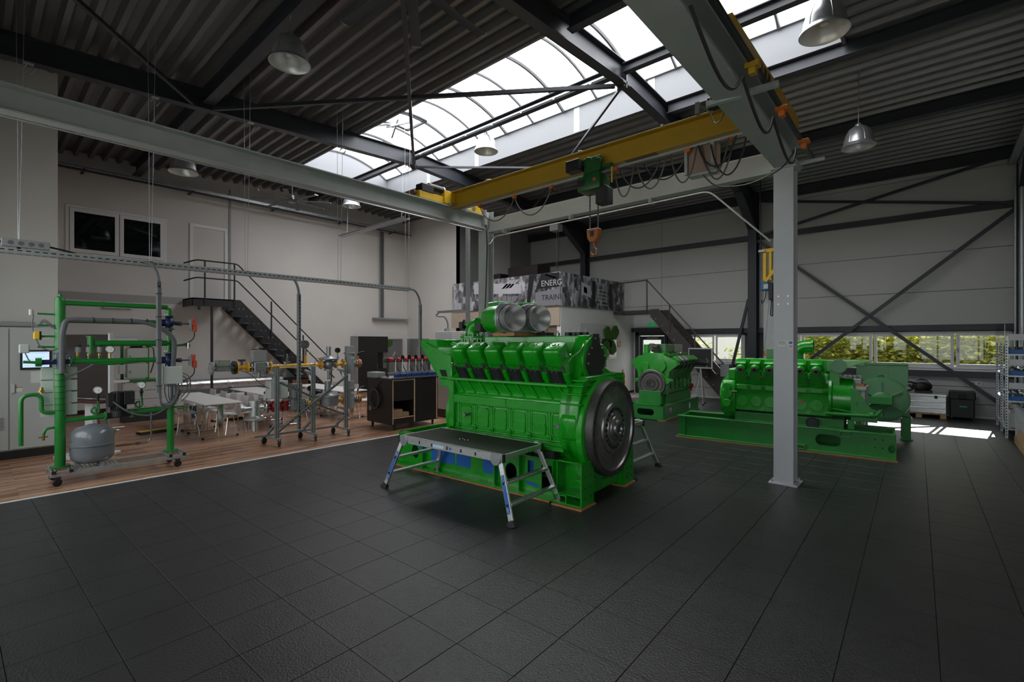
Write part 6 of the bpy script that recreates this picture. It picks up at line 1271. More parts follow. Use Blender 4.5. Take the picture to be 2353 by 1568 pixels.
# ---- silver duct and low bench along the wall
du = T('ventilation_duct', 'silver spiral duct lying along the foot of the white wall', 'duct', (-17.1, 6.0, 0.4), world=True)
part(du, 'pipe', mat('spiral_duct_zinc', (0.55, 0.55, 0.56), 0.3, 0.9, 0.08, 6), lambda b: b.cyl((-17.12, 3.9, 0.66), (-17.12, 7.2, 0.66), 0.17, seg=28))
for y in (5.45, 6.9): part(du, 'joint_band', GALV, lambda b: b.cyl((-17.12, y, 0.66), (-17.12, y + 0.06, 0.66), 0.178, seg=28))
for y in (4.2, 5.6, 7.0): part(du, 'support', GALV, lambda b: b.box(-17.3, -16.95, y, y + 0.04, 0.341, 0.5))
single('low_pipe', PANELW, (-17.1, 6.0, 0), lambda b: b.box(-17.3, -16.85, 4.0, 7.2, 0.0, 0.34), 'low white casing below the silver duct', 'casing', bev=0.03)
pg = T('pigeonhole_cabinet', 'low black cabinet with wooden slatted fronts below the stairs', 'cabinet', (-17.0, 7.75, 0), world=True)
part(pg, 'body', BLACKPLY, lambda b: b.box(-17.4, -16.82, 7.25, 8.25, 0, 0.72), 0.005)
for k in range(14): part(pg, 'slat', CARD, lambda b: b.box(-16.82, -16.805, 7.45 + 0.04 * k, 7.48 + 0.04 * k, 0.06, 0.66))
# ---- black wall cabinet with niche
bc = T('tall_cabinet', 'tall black cabinet with a niche against the left wall', 'cabinet', (-17.2, 10.6, 0), world=True)
part(bc, 'body', BLACK, lambda b: (b.box(-17.46, -16.95, 10.05, 10.95, 0, 2.2), b.box(-17.46, -16.95, 10.95, 11.42, 1.55, 2.2), b.box(-17.46, -17.3, 10.95, 11.42, 0.9, 1.55), b.box(-17.46, -16.95, 10.95, 11.42, 0, 0.9)), 0.004)
part(bc, 'door_handle', STEEL, lambda b: b.cyl((-16.93, 10.9, 0.85), (-16.93, 10.9, 1.1), 0.01))
part(bc, 'side_edge', GREYP, lambda b: b.box(-17.46, -16.94, 10.03, 10.049, 0, 2.21))
mr = T('glass_partition', 'tinted glass panel with modelled green moss reflection beside the black cabinet', 'glass panel', (XL + 0.05, 12.0, 0), world=True)
part(mr, 'frame', GREYP, lambda b: b.plate_hole([(11.52, 0.0), (12.5, 0.0), (12.5, 2.12), (11.52, 2.12)], [(11.56, 0.04), (12.46, 0.04), (12.46, 2.08), (11.56, 2.08)], 'x', XL + 0.001, XL + 0.05))
part(mr, 'sheet', mat('grey_backed_glass', (0.20, 0.20, 0.20), 0.1), lambda b: b.box(XL + 0.005, XL + 0.02, 11.56, 12.46, 0.04, 2.08))
part(mr, 'moss_reflection', MOSS, lambda b: b.prism([(11.58, 2.06), (12.0, 2.06), (11.98, 1.88), (11.88, 1.80), (11.70, 1.80), (11.58, 1.86)], 'x', XL + 0.02, XL + 0.05))  # reflection in the glass modelled as a raised green shape
ws = T('glass_sheet', 'clear glass splash sheet on the corner wall behind the black cart', 'glass panel', (-16.6, 12.74, 0.3), world=True)
part(ws, 'sheet', FROST, lambda b: b.box(-17.45, -15.95, 12.735, 12.745, 0.3, 2.12))
part(ws, 'switch_panel', GREYP, lambda b: b.box(-16.75, -16.45, 12.72, 12.734, 1.2, 1.75), 0.004)
part(ws, 'standoff', GALV, lambda b: b.box(-16.0, -15.95, 12.745, 12.76, 0.9, 1.0))
# ---- projecting block: grey electrical cabinet
ec = T('electrical_cabinet', 'grey two door electrical cabinet with lit touch screen at the left edge', 'cabinet', (-12.0, 0.1, 0), world=True)
part(ec, 'plinth', BLACK, lambda b: b.box(-12.28, -11.77, -0.9, 1.03, 0, 0.14))
part(ec, 'body', CABGREY, lambda b: b.box(-12.29, -11.78, -0.92, 1.05, 0.14, 2.24), 0.004)
dA = part(ec, 'door', CABGREY, lambda b: b.box(-11.78, -11.76, -0.5, 0.435, 0.16, 2.22), 0.004); dB = part(ec, 'door', CABGREY, lambda b: b.box(-11.78, -11.76, 0.455, 1.045, 0.16, 2.22), 0.004)
part(dA, 'vent_grille', GREYP, lambda b: [b.box(-11.76, -11.753, 0.24, 0.38, 0.50 + 0.025 * k, 0.515 + 0.025 * k) for k in range(9)])['kind'] = 'stuff'
part(dA, 'lock_handle', PANELW, lambda b: b.box(-11.76, -11.73, 0.46, 0.51, 1.12, 1.28), 0.006)
ts = part(dB, 'touch_screen', BLACK, lambda b: b.box(-11.76, -11.73, 0.57, 0.96, 1.51, 1.85), 0.006)
sc_ = part(ts, 'display', SCREEN, lambda b: b.box(-11.73, -11.727, 0.60, 0.93, 1.55, 1.82), label='lit blue white diagram screen')
stuff(part(ts, 'display_lines', mat('screen_lines', (0.05, 0.08, 0.2), 0.5), lambda b: [b.box(-11.727, -11.7265, y, y + w, z, z + h) for y, w, z, h in ((0.63, 0.28, 1.80, 0.004), (0.66, 0.003, 1.66, 0.1), (0.64, 0.1, 1.68, 0.003), (0.74, 0.12, 1.72, 0.003), (0.80, 0.003, 1.62, 0.1), (0.70, 0.03, 1.62, 0.02), (0.84, 0.03, 1.60, 0.02), (0.62, 0.3, 1.58, 0.003), (0.76, 0.02, 1.60, 0.015))]))
part(dB, 'notice', PAPER, lambda b: b.box(-11.76, -11.758, 0.70, 0.83, 1.28, 1.48)); part(dB, 'warning_sticker', PAPER, lambda b: b.box(-11.76, -11.758, 0.52, 0.60, 1.14, 1.22)); part(dB, 'sticker_stripe', ORANGE, lambda b: b.box(-11.758, -11.757, 0.52, 0.60, 1.205, 1.22))
lb = part(dB, 'name_label', PAPER, lambda b: b.box(-11.76, -11.758, 0.78, 0.92, 2.04, 2.12)); text(lb, '+A1', BLACK, (-11.757, 0.79, 2.05), 0.075, (PI / 2, 0, PI / 2), 0.001)
part(ec, 'roof_vent', GREYP, lambda b: (b.box(-12.2, -11.80, 0.34, 0.76, 2.255, 2.34), b.box(-12.2, -11.85, -0.2, 0.25, 2.245, 2.30)), 0.015)
# ---- display board on stand
ds = T('display_stand', 'dark display board on a white stand seen nearly edge on behind the pipe rig', 'display', (-11.05, 1.36, 0), math.radians(28))
part(ds, 'screen_panel', mat('dark_display_brown', (0.035, 0.024, 0.022), 0.35), lambda b: b.box(-0.55, 0.50, -0.03, 0.0, 1.02, 2.12), 0.008)
part(ds, 'frame_edge', PANELW, lambda b: b.box(0.50, 0.54, -0.04, 0.03, 1.0, 2.14), 0.006)
part(ds, 'back_shell', GREYP, lambda b: b.box(-0.50, 0.40, 0.0, 0.07, 1.15, 2.0), 0.02)
part(ds, 'column', PANELW, lambda b: b.box(-0.08, 0.10, 0.0, 0.08, 0.06, 1.2), 0.01)
part(ds, 'foot', PANELW, lambda b: b.box(-0.35, 0.35, -0.3, 0.3, 0.0, 0.06), 0.01)
part(ds, 'shelf_tray', mat('red_brown_tray', (0.06, 0.02, 0.016), 0.5), lambda b: b.box(-0.4, 0.5, -0.18, 0.0, 0.95, 1.0), 0.01)
part(ds, 'cable', CABLEB, lambda b: b.tube([(0.12, 0.05, 1.2), (0.16, 0.05, 0.8), (0.2, 0.05, 0.4), (0.28, 0.1, 0.1)], 0.012, 6, fil=0.2))
# ---- standing table
bt = T('standing_table', 'tall round white standing table behind the pipe rig', 'table', (-13.9, 2.05, 0))
part(bt, 'table_top', TABLEW, lambda b: b.cyl((0, 0, 1.08), (0, 0, 1.11), 0.38, seg=40), 0.004)
part(bt, 'pole', GREYP, lambda b: b.cyl((0, 0, 0.06), (0, 0, 1.08), 0.035))
for k in range(4):
    a = 0.4 + k * PI / 2
    part(bt, 'foot', ALU, lambda b: b.bar((0, 0, 0.05), (0.33 * math.cos(a), 0.33 * math.sin(a), 0.03), 0.05, 0.035), 0.005)
# ---- white heat exchanger unit with green frame
hx = T('heat_unit', 'white panelled heating unit in a green frame with grey control boxes', 'heating unit', (-14.9, 3.0, 0), world=True)
part(hx, 'body', PANELW, lambda b: b.box(-15.4, -14.9, 2.45, 3.6, 0.32, 1.0), 0.006)
for k in range(3):
    pnl = part(hx, 'front_panel', PANELW, lambda b: b.box(-14.9, -14.88, 2.47, 3.58, 0.34 + 0.22 * k, 0.55 + 0.22 * k), 0.005)
stuff(part(hx, 'panel_screws', BLACK, lambda b: [b.cyl((-14.88, 2.5 + 0.21 * i, z), (-14.876, 2.5 + 0.21 * i, z), 0.012, seg=8) for i in range(6) for z in (0.37, 0.97)]))
part(hx, 'top_frame', PIPEG, lambda b: b.box(-15.42, -14.86, 2.42, 3.63, 1.0, 1.05), 0.004)
part(hx, 'base_legs', DARKSTEEL, lambda b: b.box(-15.4, -14.9, 2.5, 3.55, 0, 0.32))
for y0, z0, z1 in ((2.58, 1.09, 1.44), (2.58, 1.47, 1.83)):
    cbx = part(hx, 'control_box', PALEBOX, lambda b: b.box(-15.3, -15.0, y0, y0 + 0.42, z0, z1), 0.008)
    part(cbx, 'box_handle', GREYP, lambda b: b.box(-15.0, -14.985, y0 + 0.05, y0 + 0.08, z0 + 0.12, z0 + 0.18))
part(hx, 'upright', PIPEG, lambda b: b.box(-15.35, -15.28, 2.5, 2.56, 1.05, 1.88)); part(hx, 'upright', PIPEG, lambda b: b.box(-15.35, -15.28, 3.02, 3.08, 1.05, 1.88))
part(hx, 'motor', BLACK, lambda b: (b.cyl((-15.1, 2.66, 1.89), (-15.1, 2.9, 1.89), 0.05), b.box(-15.2, -15.0, 2.6, 2.95, 1.835, 1.85)), 0.006)
part(hx, 'cable', CABLEB, lambda b: b.tube([(-15.0, 2.95, 1.88), (-14.95, 3.1, 1.86), (-14.95, 3.12, 1.5), (-14.98, 3.05, 1.2)], 0.014, 6, fil=0.1))
part(hx, 'small_panel', PALEBOX, lambda b: b.box(-15.1, -14.95, 2.42, 2.54, 1.2, 1.42), 0.006)
tg = part(hx, 'type_plate', mat('yellowish_plate', (0.5, 0.45, 0.25), 0.5), lambda b: b.box(-14.879, -14.876, 3.2, 3.3, 0.88, 0.94))

# ---- green pipe rig on castors
RX = -9.32
rg = T('pipe_rig', 'green pipe training rig with blue valves and grey tank on castors', 'pipe rig', (RX, 1.5, 0), world=True)
for x in (-9.10, -9.54): part(rg, 'base_rail', GALV, lambda b: b.box(x - 0.02, x + 0.02, 0.72, 2.36, 0.125, 0.175), 0.003)
for y in (0.76, 0.94, 2.10, 2.28):
    cc = part(rg, 'cross_channel', GALV, lambda b: b.sweep([(-0.022, -0.022), (0.022, -0.022), (0.022, 0.022), (0.012, 0.022), (0.012, -0.01), (-0.012, -0.01), (-0.012, 0.022), (-0.022, 0.022)], (-9.62, y, 0.198), (-9.04, y, 0.198)))
    part(cc, 'channel_end', BLACK, lambda b: b.box(-9.04, -9.032, y - 0.022, y + 0.022, 0.176, 0.22))
def castor(owner, x, y, r=0.055, top=0.125, a=0.3):
    c = part(owner, 'castor', RUBBER, lambda b: b.cyl((x - 0.018 * math.cos(a), y - 0.018 * math.sin(a), r), (x + 0.018 * math.cos(a), y + 0.018 * math.sin(a), r), r, seg=20), 0.005)
    part(c, 'castor_fork', BLACK, lambda b: (b.cbox((x - 0.026 * math.cos(a), y - 0.026 * math.sin(a), r + 0.02), (0.006, 0.045, r * 1.1), Matrix.Rotation(a, 3, 'Z')), b.cbox((x + 0.026 * math.cos(a), y + 0.026 * math.sin(a), r + 0.02), (0.006, 0.045, r * 1.1), Matrix.Rotation(a, 3, 'Z')), b.cbox((x, y, (2 * r + top) / 2 + 0.003), (0.06, 0.06, top - 2 * r - 0.002), Matrix.Rotation(a, 3, 'Z'))), 0.002)
for x in (-9.08, -9.56):
    for y, a in ((0.80, 0.4), (2.20, 0.2)): castor(rg, x, y, 0.052, 0.126, a)
lc = part(rg, 'left_column', PIPEG, lambda b: (b.cyl((RX, 0.85, 0.222), (RX, 0.85, 2.58), 0.06, seg=24), b.lathe([(0.06, 2.58), (0.05, 2.62), (0.02, 2.64), (0.02, 2.67), (0, 2.675)], (RX, 0.85, 0), (0, 0, 1), 20), b.cyl((RX, 0.85, 0.222), (RX, 0.85, 0.24), 0.11, seg=24)))
for k in range(9): part(lc, 'strap', BLACK, lambda b: b.cyl((RX, 0.85, 1.02 + 0.085 * k), (RX, 0.85, 1.028 + 0.085 * k), 0.0615, seg=24))
rc = part(rg, 'right_column', PIPEG, lambda b: (b.cyl((RX, 2.16, 0.222), (RX, 2.16, 0.98), 0.048, seg=24), b.cyl((RX, 2.16, 0.222), (RX, 2.16, 0.24), 0.10, seg=24), b.cyl((RX, 2.16, 0.98), (RX, 2.16, 1.0), 0.085, seg=24)))
def pipe(pts, r=0.035, nm='pipe', m=PIPEG, fil=0.08): return part(rg, nm, m, lambda b: b.tube(pts, r, 14, fil=fil))
pipe([(RX, 0.88, 2.55), (RX, 2.02, 2.55), (RX, 2.14, 2.55), (RX, 2.14, 2.40)], 0.036, fil=0.12)
pipe([(RX, 0.88, 2.30), (RX, 2.02, 2.30)], 0.036)
pipe([(RX, 1.22, 1.97), (RX, 2.14, 1.97)], 0.045); pipe([(RX, 1.18, 1.82), (RX, 1.18, 2.06)], 0.042); part(rg, 'flange', PIPEG, lambda b: b.cyl((RX, 1.18, 2.06), (RX, 1.18, 2.08), 0.055, seg=18))
pipe([(RX, 0.95, 1.71), (RX, 2.02, 1.71)], 0.038); pipe([(RX, 1.18, 1.69), (RX, 1.4, 1.67), (RX, 1.75, 1.70)], 0.03)
pipe([(RX, 2.14, 2.24), (RX, 2.14, 1.82)], 0.04)
pipe([(RX, 0.88, 0.87), (RX, 1.36, 0.88)], 0.033); pipe([(RX, 1.62, 0.90), (RX, 2.14, 0.92)], 0.033)
pipe([(RX, 0.46, 0.58), (RX, 0.46, 1.26), (RX, 0.66, 1.27), (RX, 0.66, 1.0), (RX, 0.82, 1.0)], 0.026, fil=0.09)
pipe([(RX, 0.82, 0.79), (RX, 0.70, 0.78), (RX, 0.68, 0.70)], 0.018, fil=0.05); pipe([(RX, 2.2, 0.93), (RX, 2.38, 0.93), (RX, 2.38, 0.84)], 0.014, fil=0.04)
for z in (2.38, 2.22, 2.07, 1.92): pipe([(RX, 0.80, z), (RX, 0.62, z + 0.005)], 0.013)
part(rg, 'relief_valve', BRASS, lambda b: (b.cyl((RX, 0.66, 1.28), (RX, 0.66, 1.36), 0.02), b.cyl((RX, 0.66, 1.30), (RX, 0.66, 1.32), 0.03, seg=6)))
part(rg, 'tap', BRASS, lambda b: (b.cyl((RX, 0.68, 0.62), (RX, 0.68, 0.70), 0.016), b.cyl((RX - 0.01, 0.63, 0.665), (RX - 0.01, 0.73, 0.665), 0.008)))
def flange(p, axis, r=0.07, m=PIPEG, nm='flange'):
    f = part(rg, nm, m, lambda b: b.cyl(Vector(p), Vector(p) + Vector(axis) * 0.022, r, seg=20), 0.002)
    stuff(part(f, 'bolts', ALU, lambda b: tri_bolt_ring(b, Vector(p) + Vector(axis) * 0.022, axis, r * 0.8, 4, 0.009, 0.012, 0.6)))
def valve(y, z, lab):
    v = part(rg, 'valve_body', NAVY, lambda b: (b.lathe([(0.05, -0.11), (0.06, -0.09), (0.045, -0.07), (0.075, -0.02), (0.075, 0.02), (0.045, 0.07), (0.06, 0.09), (0.05, 0.11)], (RX, y, z), (0, 0, 1), 24), b.cyl((RX, y, z), (RX, y - 0.13, z), 0.055, seg=20), b.cyl((RX, y, z), (RX, y + 0.13, z - 0.01), 0.03, seg=14)), label=lab)
    part(v, 'valve_stem', STEELD, lambda b: (b.cyl((RX, y + 0.13, z - 0.01), (RX, y + 0.17, z - 0.01), 0.035, seg=14), b.cyl((RX, y + 0.17, z - 0.01), (RX, y + 0.30, z - 0.01), 0.010)))
    a = part(rg, 'actuator', GREYP, lambda b: b.box(RX - 0.05, RX + 0.05, y + 0.28, y + 0.31, z - 0.10, z + 0.06), 0.006)
    part(a, 'actuator_cover', mat('signal_orange', (0.62, 0.075, 0.025), 0.4), lambda b: (b.box(RX - 0.05, RX + 0.05, y + 0.31, y + 0.36, z - 0.03, z + 0.08), b.box(RX - 0.05, RX + 0.05, y + 0.33, y + 0.38, z - 0.14, z - 0.02)), 0.008)
    part(a, 'cable', CABLEB, lambda b: b.tube([(RX, y + 0.355, z - 0.14), (RX, y + 0.355, z - 0.24), (RX, y + 0.25, z - 0.34), (RX, y + 0.1, z - 0.36)], 0.008, 6, fil=0.08))
valve(2.14, 2.30, 'navy blue mixing valve'); valve(2.14, 1.70, 'navy blue lower valve')
for z in (2.405, 2.185, 1.815, 1.58): flange((RX, 2.14, z), (0, 0, 1), 0.075)
for y, z in ((2.0, 2.30), (2.0, 1.71), (0.95, 1.71)): flange((RX, y, z), (0, -1 if y > 1 else 1, 0), 0.07)
pipe([(RX, 2.14, 1.60), (RX, 2.14, 1.50)], 0.035)
part(rg, 'pump', CASTG, lambda b: (b.cyl((RX, 2.16, 1.0), (RX, 2.16, 1.30), 0.055, seg=20), b.cyl((RX, 2.16, 1.30), (RX, 2.16, 1.50), 0.07, seg=20), b.cbox((RX + 0.02, 2.22, 1.2), (0.08, 0.06, 0.2))), 0.006)
jb2 = part(rg, 'terminal_box', PALEBOX, lambda b: b.box(RX + 0.10, RX + 0.20, 2.02, 2.28, 1.32, 1.60), 0.008, label='pale terminal box')
part(jb2, 'mount_plate', GALV, lambda b: b.box(RX + 0.04, RX + 0.10, 2.08, 2.2, 1.28, 1.6))
stuff(part(jb2, 'cables', CABLEG, lambda b: [b.tube([(RX + 0.15, 2.05 + 0.045 * k, 1.32), (RX + 0.14, 2.05 + 0.05 * k, 1.18), (RX + 0.10, 2.10 + 0.02 * k, 1.02 + 0.03 * (k % 2)), (RX + 0.04, 2.24 - 0.03 * k, 1.0), (RX, 2.30, 1.2)], 0.008, 6, fil=0.08) for k in range(6)] + [b.tube([(RX + 0.1, 2.28, 1.45), (RX + 0.1, 2.36, 1.4), (RX + 0.08, 2.38, 1.2), (RX + 0.06, 2.28, 1.08)], 0.008, 6, fil=0.08), b.tube([(RX + 0.1, 2.28, 1.50), (RX + 0.08, 2.42, 1.42), (RX + 0.06, 2.42, 1.15), (RX + 0.06, 2.3, 1.02)], 0.007, 6, fil=0.08)]))
lv = part(rg, 'valve_body', NAVY, lambda b: (b.cyl((RX + 0.02, 0.62, 1.71), (RX + 0.02, 0.95, 1.71), 0.035, seg=16), b.cyl((RX + 0.02, 0.85, 1.62), (RX + 0.02, 0.85, 1.82), 0.05, seg=16), b.cyl((RX + 0.02, 0.85, 1.82), (RX + 0.02, 0.85, 1.84), 0.07, seg=16)), label='navy blue valve on the left column')
part(lv, 'handle', PIPEG, lambda b: (b.cyl((RX + 0.02, 0.60, 1.71), (RX + 0.02, 0.66, 1.71), 0.06, seg=18), b.tube([(RX + 0.02, 0.60, 1.71), (RX + 0.02, 0.48, 1.72)], 0.02, 10)))
def gauge(y, z, zt, lab, loop_=True):
    g = part(rg, 'pressure_gauge', STEEL, lambda b: b.lathe([(0, -0.02), (0.05, -0.02), (0.055, 0.0), (0.055, 0.025), (0.048, 0.028), (0.046, 0.02), (0, 0.02)], (RX + 0.03, y, z), (1, -0.3, 0), 24), label=lab)
    part(g, 'dial', PAPER, lambda b: b.cyl(Vector((RX + 0.03, y, z)) + Vector((1, -0.3, 0)).normalized() * 0.02, Vector((RX + 0.03, y, z)) + Vector((1, -0.3, 0)).normalized() * 0.022, 0.045, seg=20))
    part(g, 'needle', BLACK, lambda b: b.bar(Vector((RX + 0.055, y - 0.008, z - 0.01)), Vector((RX + 0.055, y + 0.02, z + 0.02)), 0.003, 0.004))
    if loop_:
        part(g, 'stopcock', BLACK, lambda b: (b.cyl((RX, y, z - 0.17), (RX, y, z - 0.05), 0.016), b.cyl((RX - 0.03, y, z - 0.11), (RX + 0.03, y, z - 0.11), 0.022)))
        part(g, 'siphon_loop', PIPEG, lambda b: b.tube([(RX, y, z - 0.17), (RX, y + 0.01, z - 0.24)] + [(RX, y - 0.03 + 0.045 * math.cos(t), z - 0.30 + 0.045 * math.sin(t)) for t in [0.6 - 0.6 * k for k in range(10)]] + [(RX, y - 0.02, zt)], 0.013, 8))
    else:
        part(g, 'stub', BRASS, lambda b: b.cyl((RX, y, zt), (RX, y, z - 0.05), 0.014))
gauge(1.26, 1.28, 0.9, 'round gauge left of the black pump'); gauge(1.78, 1.32, 0.92, 'round gauge right of the black pump'); gauge(1.40, 1.88, 1.74, 'round gauge on the upper pipe', False)
for y in (1.04, 1.16, 1.28):
    p_ = part(rg, 'pressure_switch', GREYP, lambda b: b.cyl((RX, y, 1.84), (RX, y, 1.92), 0.035, seg=16), 0.003)
    part(p_, 'switch_cap', BLACK, lambda b: b.cyl((RX, y, 1.92), (RX, y, 1.95), 0.036, seg=16)); part(p_, 'brass_nut', BRASS, lambda b: b.cyl((RX, y, 1.79), (RX, y, 1.84), 0.018, seg=6)); part(p_, 'stub', PIPEG, lambda b: b.cyl((RX, y, 1.72), (RX, y, 1.79), 0.02, seg=10))
pm = part(rg, 'circulation_pump', BLACK, lambda b: (b.cyl((RX, 1.50, 0.86), (RX, 1.50, 0.96), 0.10, seg=24), b.cyl((RX, 1.50, 0.96), (RX, 1.50, 1.24), 0.085, seg=24), b.box(RX - 0.08, RX + 0.09, 1.36, 1.44, 1.02, 1.22), b.box(RX - 0.06, RX + 0.1, 1.55, 1.68, 1.04, 1.24), b.cyl((RX, 1.36, 0.88), (RX, 1.64, 0.89), 0.045)), 0.006, label='black circulation pump')
stuff(part(pm, 'cooling_fins', BLACK, lambda b: [b.cbox((RX + 0.09 * math.cos(a), 1.5 + 0.09 * math.sin(a), 1.1), (0.02, 0.006, 0.26), Matrix.Rotation(a, 3, 'Z')) for a in [2 * PI * k / 20 for k in range(20)]]))
for y in (1.36, 1.64): flange((RX, y, 0.885), (0, -1 if y < 1.5 else 1, 0), 0.065)
tk = part(rg, 'expansion_tank', TANKG, lambda b: b.lathe([(0, 0.225), (0.12, 0.228), (0.20, 0.25), (0.245, 0.30), (0.252, 0.36), (0.252, 0.62), (0.235, 0.69), (0.18, 0.745), (0.08, 0.768), (0.05, 0.785), (0, 0.785)], (RX, 1.20, 0), (0, 0, 1), 44), ang=50)
part(tk, 'seam', TANKG, lambda b: b.lathe([(0.25, 0.485), (0.268, 0.49), (0.268, 0.50), (0.25, 0.505)], (RX, 1.20, 0), (0, 0, 1), 44))
for k in range(3): part(tk, 'leg', GREYP, lambda b: b.cbox((RX + 0.17 * math.cos(0.5 + 2.1 * k), 1.2 + 0.17 * math.sin(0.5 + 2.1 * k), 0.215), (0.04, 0.05, 0.06)))
part(rg, 'perforated_shelf', ALU, lambda b: [b.box(-9.52, -9.12, 0.95 + 0.045 * k, 0.978 + 0.045 * k, 0.176, 0.188) for k in range(12)] + [b.box(-9.53, -9.50, 0.95, 1.5, 0.176, 0.19), b.box(-9.14, -9.11, 0.95, 1.5, 0.176, 0.19)])
pipe([(RX + 0.02, 1.46, 0.42), (RX + 0.02, 1.86, 0.41), (RX + 0.02, 1.90, 0.48), (RX + 0.02, 1.90, 0.88)], 0.012, 'steel_pipe', STEEL, 0.06)
part(rg, 'brass_fitting', BRASS, lambda b: b.cyl((RX + 0.02, 1.56, 0.42), (RX + 0.02, 1.66, 0.418), 0.02, seg=6)); part(rg, 'union', STEEL, lambda b: b.cyl((RX + 0.02, 1.70, 0.416), (RX + 0.02, 1.76, 0.415), 0.022, seg=8))
part(rg, 'cable_bundle', CABLEG, lambda b: b.tube([(RX + 0.07, 0.86, 1.55), (RX + 0.08, 0.86, 2.1), (RX + 0.06, 0.90, 2.30), (RX + 0.045, 1.02, 2.315), (RX + 0.045, 1.80, 2.31), (RX + 0.06, 2.02, 2.22), (RX + 0.08, 2.20, 2.05), (RX + 0.07, 2.18, 1.6)], 0.036, 10, fil=0.14), label='thick grey cable bundle')
for y in (1.2, 1.42, 1.64, 1.84): part(rg, 'cable_tie', BLACK, lambda b: b.cyl((RX + 0.045, y, 2.313), (RX + 0.045, y + 0.008, 2.313), 0.042, seg=14))
part(rg, 'cable', CABLEG, lambda b: b.tube([(RX + 0.07, 0.86, 1.6), (RX + 0.08, 0.92, 1.5), (RX + 0.06, 1.08, 1.58), (RX + 0.05, 1.2, 1.66)], 0.014, 6, fil=0.08))
part(rg, 'cable', CABLEG, lambda b: b.tube([(RX + 0.09, 1.42, 1.1), (RX + 0.12, 1.55, 0.96), (RX + 0.12, 1.72, 0.86), (RX + 0.12, 1.95, 0.84), (RX + 0.1, 2.12, 0.98), (RX + 0.12, 2.18, 1.1)], 0.013, 6, fil=0.12))
# info panels strapped to the left column
for s, y0, y1 in ((0, 0.66, 0.785), (1, 0.915, 1.04)):
    for k in range(4):
        pn = part(rg, 'info_sheet', mat('pale_green_sheet', (0.58, 0.66, 0.60), 0.35), lambda b: b.box(RX - 0.085, RX - 0.075, y0, y1, 0.94 + 0.175 * k, 1.105 + 0.175 * k), 0.002)
        if k < 3: part(pn, 'print_strip', BLACK, lambda b: b.box(RX - 0.075, RX - 0.074, y0 + (0.06 if s else 0.0), y1, 1.098 + 0.175 * k, 1.106 + 0.175 * k))
part(rg, 'sensor', YELLOWB, lambda b: b.box(RX - 0.02, RX + 0.05, 0.58, 0.64, 2.03, 2.14), 0.008); part(rg, 'sensor', PALEBOX, lambda b: b.box(RX - 0.03, RX + 0.05, 0.44, 0.54, 1.84, 1.96), 0.01); part(rg, 'sensor', BLACK, lambda b: b.box(RX - 0.02, RX + 0.03, 0.64, 0.66, 2.02, 2.14), 0.004); part(rg, 'sensor', PALEBOX, lambda b: b.cyl((RX, 0.56, 2.36), (RX, 0.56, 2.44), 0.025), 0.003)
part(rg, 'cable', CABLEG, lambda b: b.tube([(RX + 0.02, 0.58, 2.36), (RX + 0.03, 0.56, 2.2), (RX + 0.03, 0.64, 1.92), (RX + 0.03, 0.76, 1.86), (RX + 0.06, 0.84, 1.92)], 0.007, 6, fil=0.1)); part(rg, 'cable', CABLEG, lambda b: b.tube([(RX + 0.02, 0.5, 1.84), (RX + 0.03, 0.54, 1.72), (RX + 0.03, 0.66, 1.66), (RX + 0.05, 0.80, 1.76)], 0.007, 6, fil=0.1))
stuff(part(rg, 'loose_wires', CABLEG, lambda b: [b.tube([(RX, 0.62, 2.2), (RX + 0.02, 0.68, 2.28 + 0.02 * k), (RX + 0.03, 0.76, 2.20 + 0.02 * k), (RX + 0.04, 0.82, 2.16)], 0.006, 5, fil=0.05) for k in range(3)]))
for y, z in ((2.40, 1.93), (2.42, 1.26)): part(rg, 'sensor_ring', CHROME, lambda b: (b.cyl((RX, y - 0.03, z), (RX, y + 0.03, z), 0.03), b.cyl((RX + 0.02, y, z - 0.05), (RX + 0.02, y, z + 0.05), 0.014)), 0.003)
pipe([(RX, 2.16, 1.93), (RX, 2.38, 1.94)], 0.016); pipe([(RX, 2.2, 1.28), (RX, 2.40, 1.27)], 0.012, 'steel_pipe', STEEL)

# ---- gas train trolley
GX = -9.62
gt = T('gas_train_trolley', 'wheeled galvanised frame with yellow upper and lower gas trains', 'trolley', (-9.5, 4.6, 0), world=True)
def strut(p0, p1, w=0.041, nm='strut', m=GALV):
    o = part(gt, nm, m, lambda b: b.sweep([(-w / 2, -w / 2), (w / 2, -w / 2), (w / 2, w / 2), (w / 4, w / 2), (w / 4, -w / 4), (-w / 4, -w / 4), (-w / 4, w / 2), (-w / 2, w / 2)], p0, p1, up=(1, 0, 0)))
    return o
PY = (3.87, 4.58, 5.30)
for y in PY:
    strut((-9.45, y, 0.12), (-9.45, y, 1.50), nm='upright'); strut((-9.45, y + 0.042, 0.12), (-9.45, y + 0.042, 1.50), nm='upright')
    strut((-9.85, y - 0.02, 0.155), (-9.30, y + 0.02, 0.135), nm='foot_arm'); strut((-9.80, y - 0.02, 0.18), (-9.46, y, 0.42), nm='foot_brace')
    castor(gt, -9.84, y - 0.06, 0.06, 0.14, 0.5); castor(gt, -9.34, y + 0.02, 0.06, 0.14, 1.1)
    strut((-9.45, y, 1.36), (-9.75, y, 1.40), nm='bracket_arm'); strut((-9.47, y, 1.18), (-9.66, y, 1.37), 0.03, nm='bracket_brace')
    strut((-9.45, y, 0.56), (-9.75, y, 0.58), nm='bracket_arm')
def perf(p0, p1):
    s = strut(p0, p1, nm='diagonal_brace'); d = (Vector(p1) - Vector(p0)); n = int(d.length / 0.06); ang = math.atan2(d.z, d.y)
    stuff(part(s, 'slots', BLACKM, lambda b: [b.cbox(Vector(p0) + d * (k + 0.5) / n + Vector((0.022, 0, 0)), (0.002, 0.032, 0.014), Matrix.Rotation(ang, 3, 'X')) for k in range(n)]))
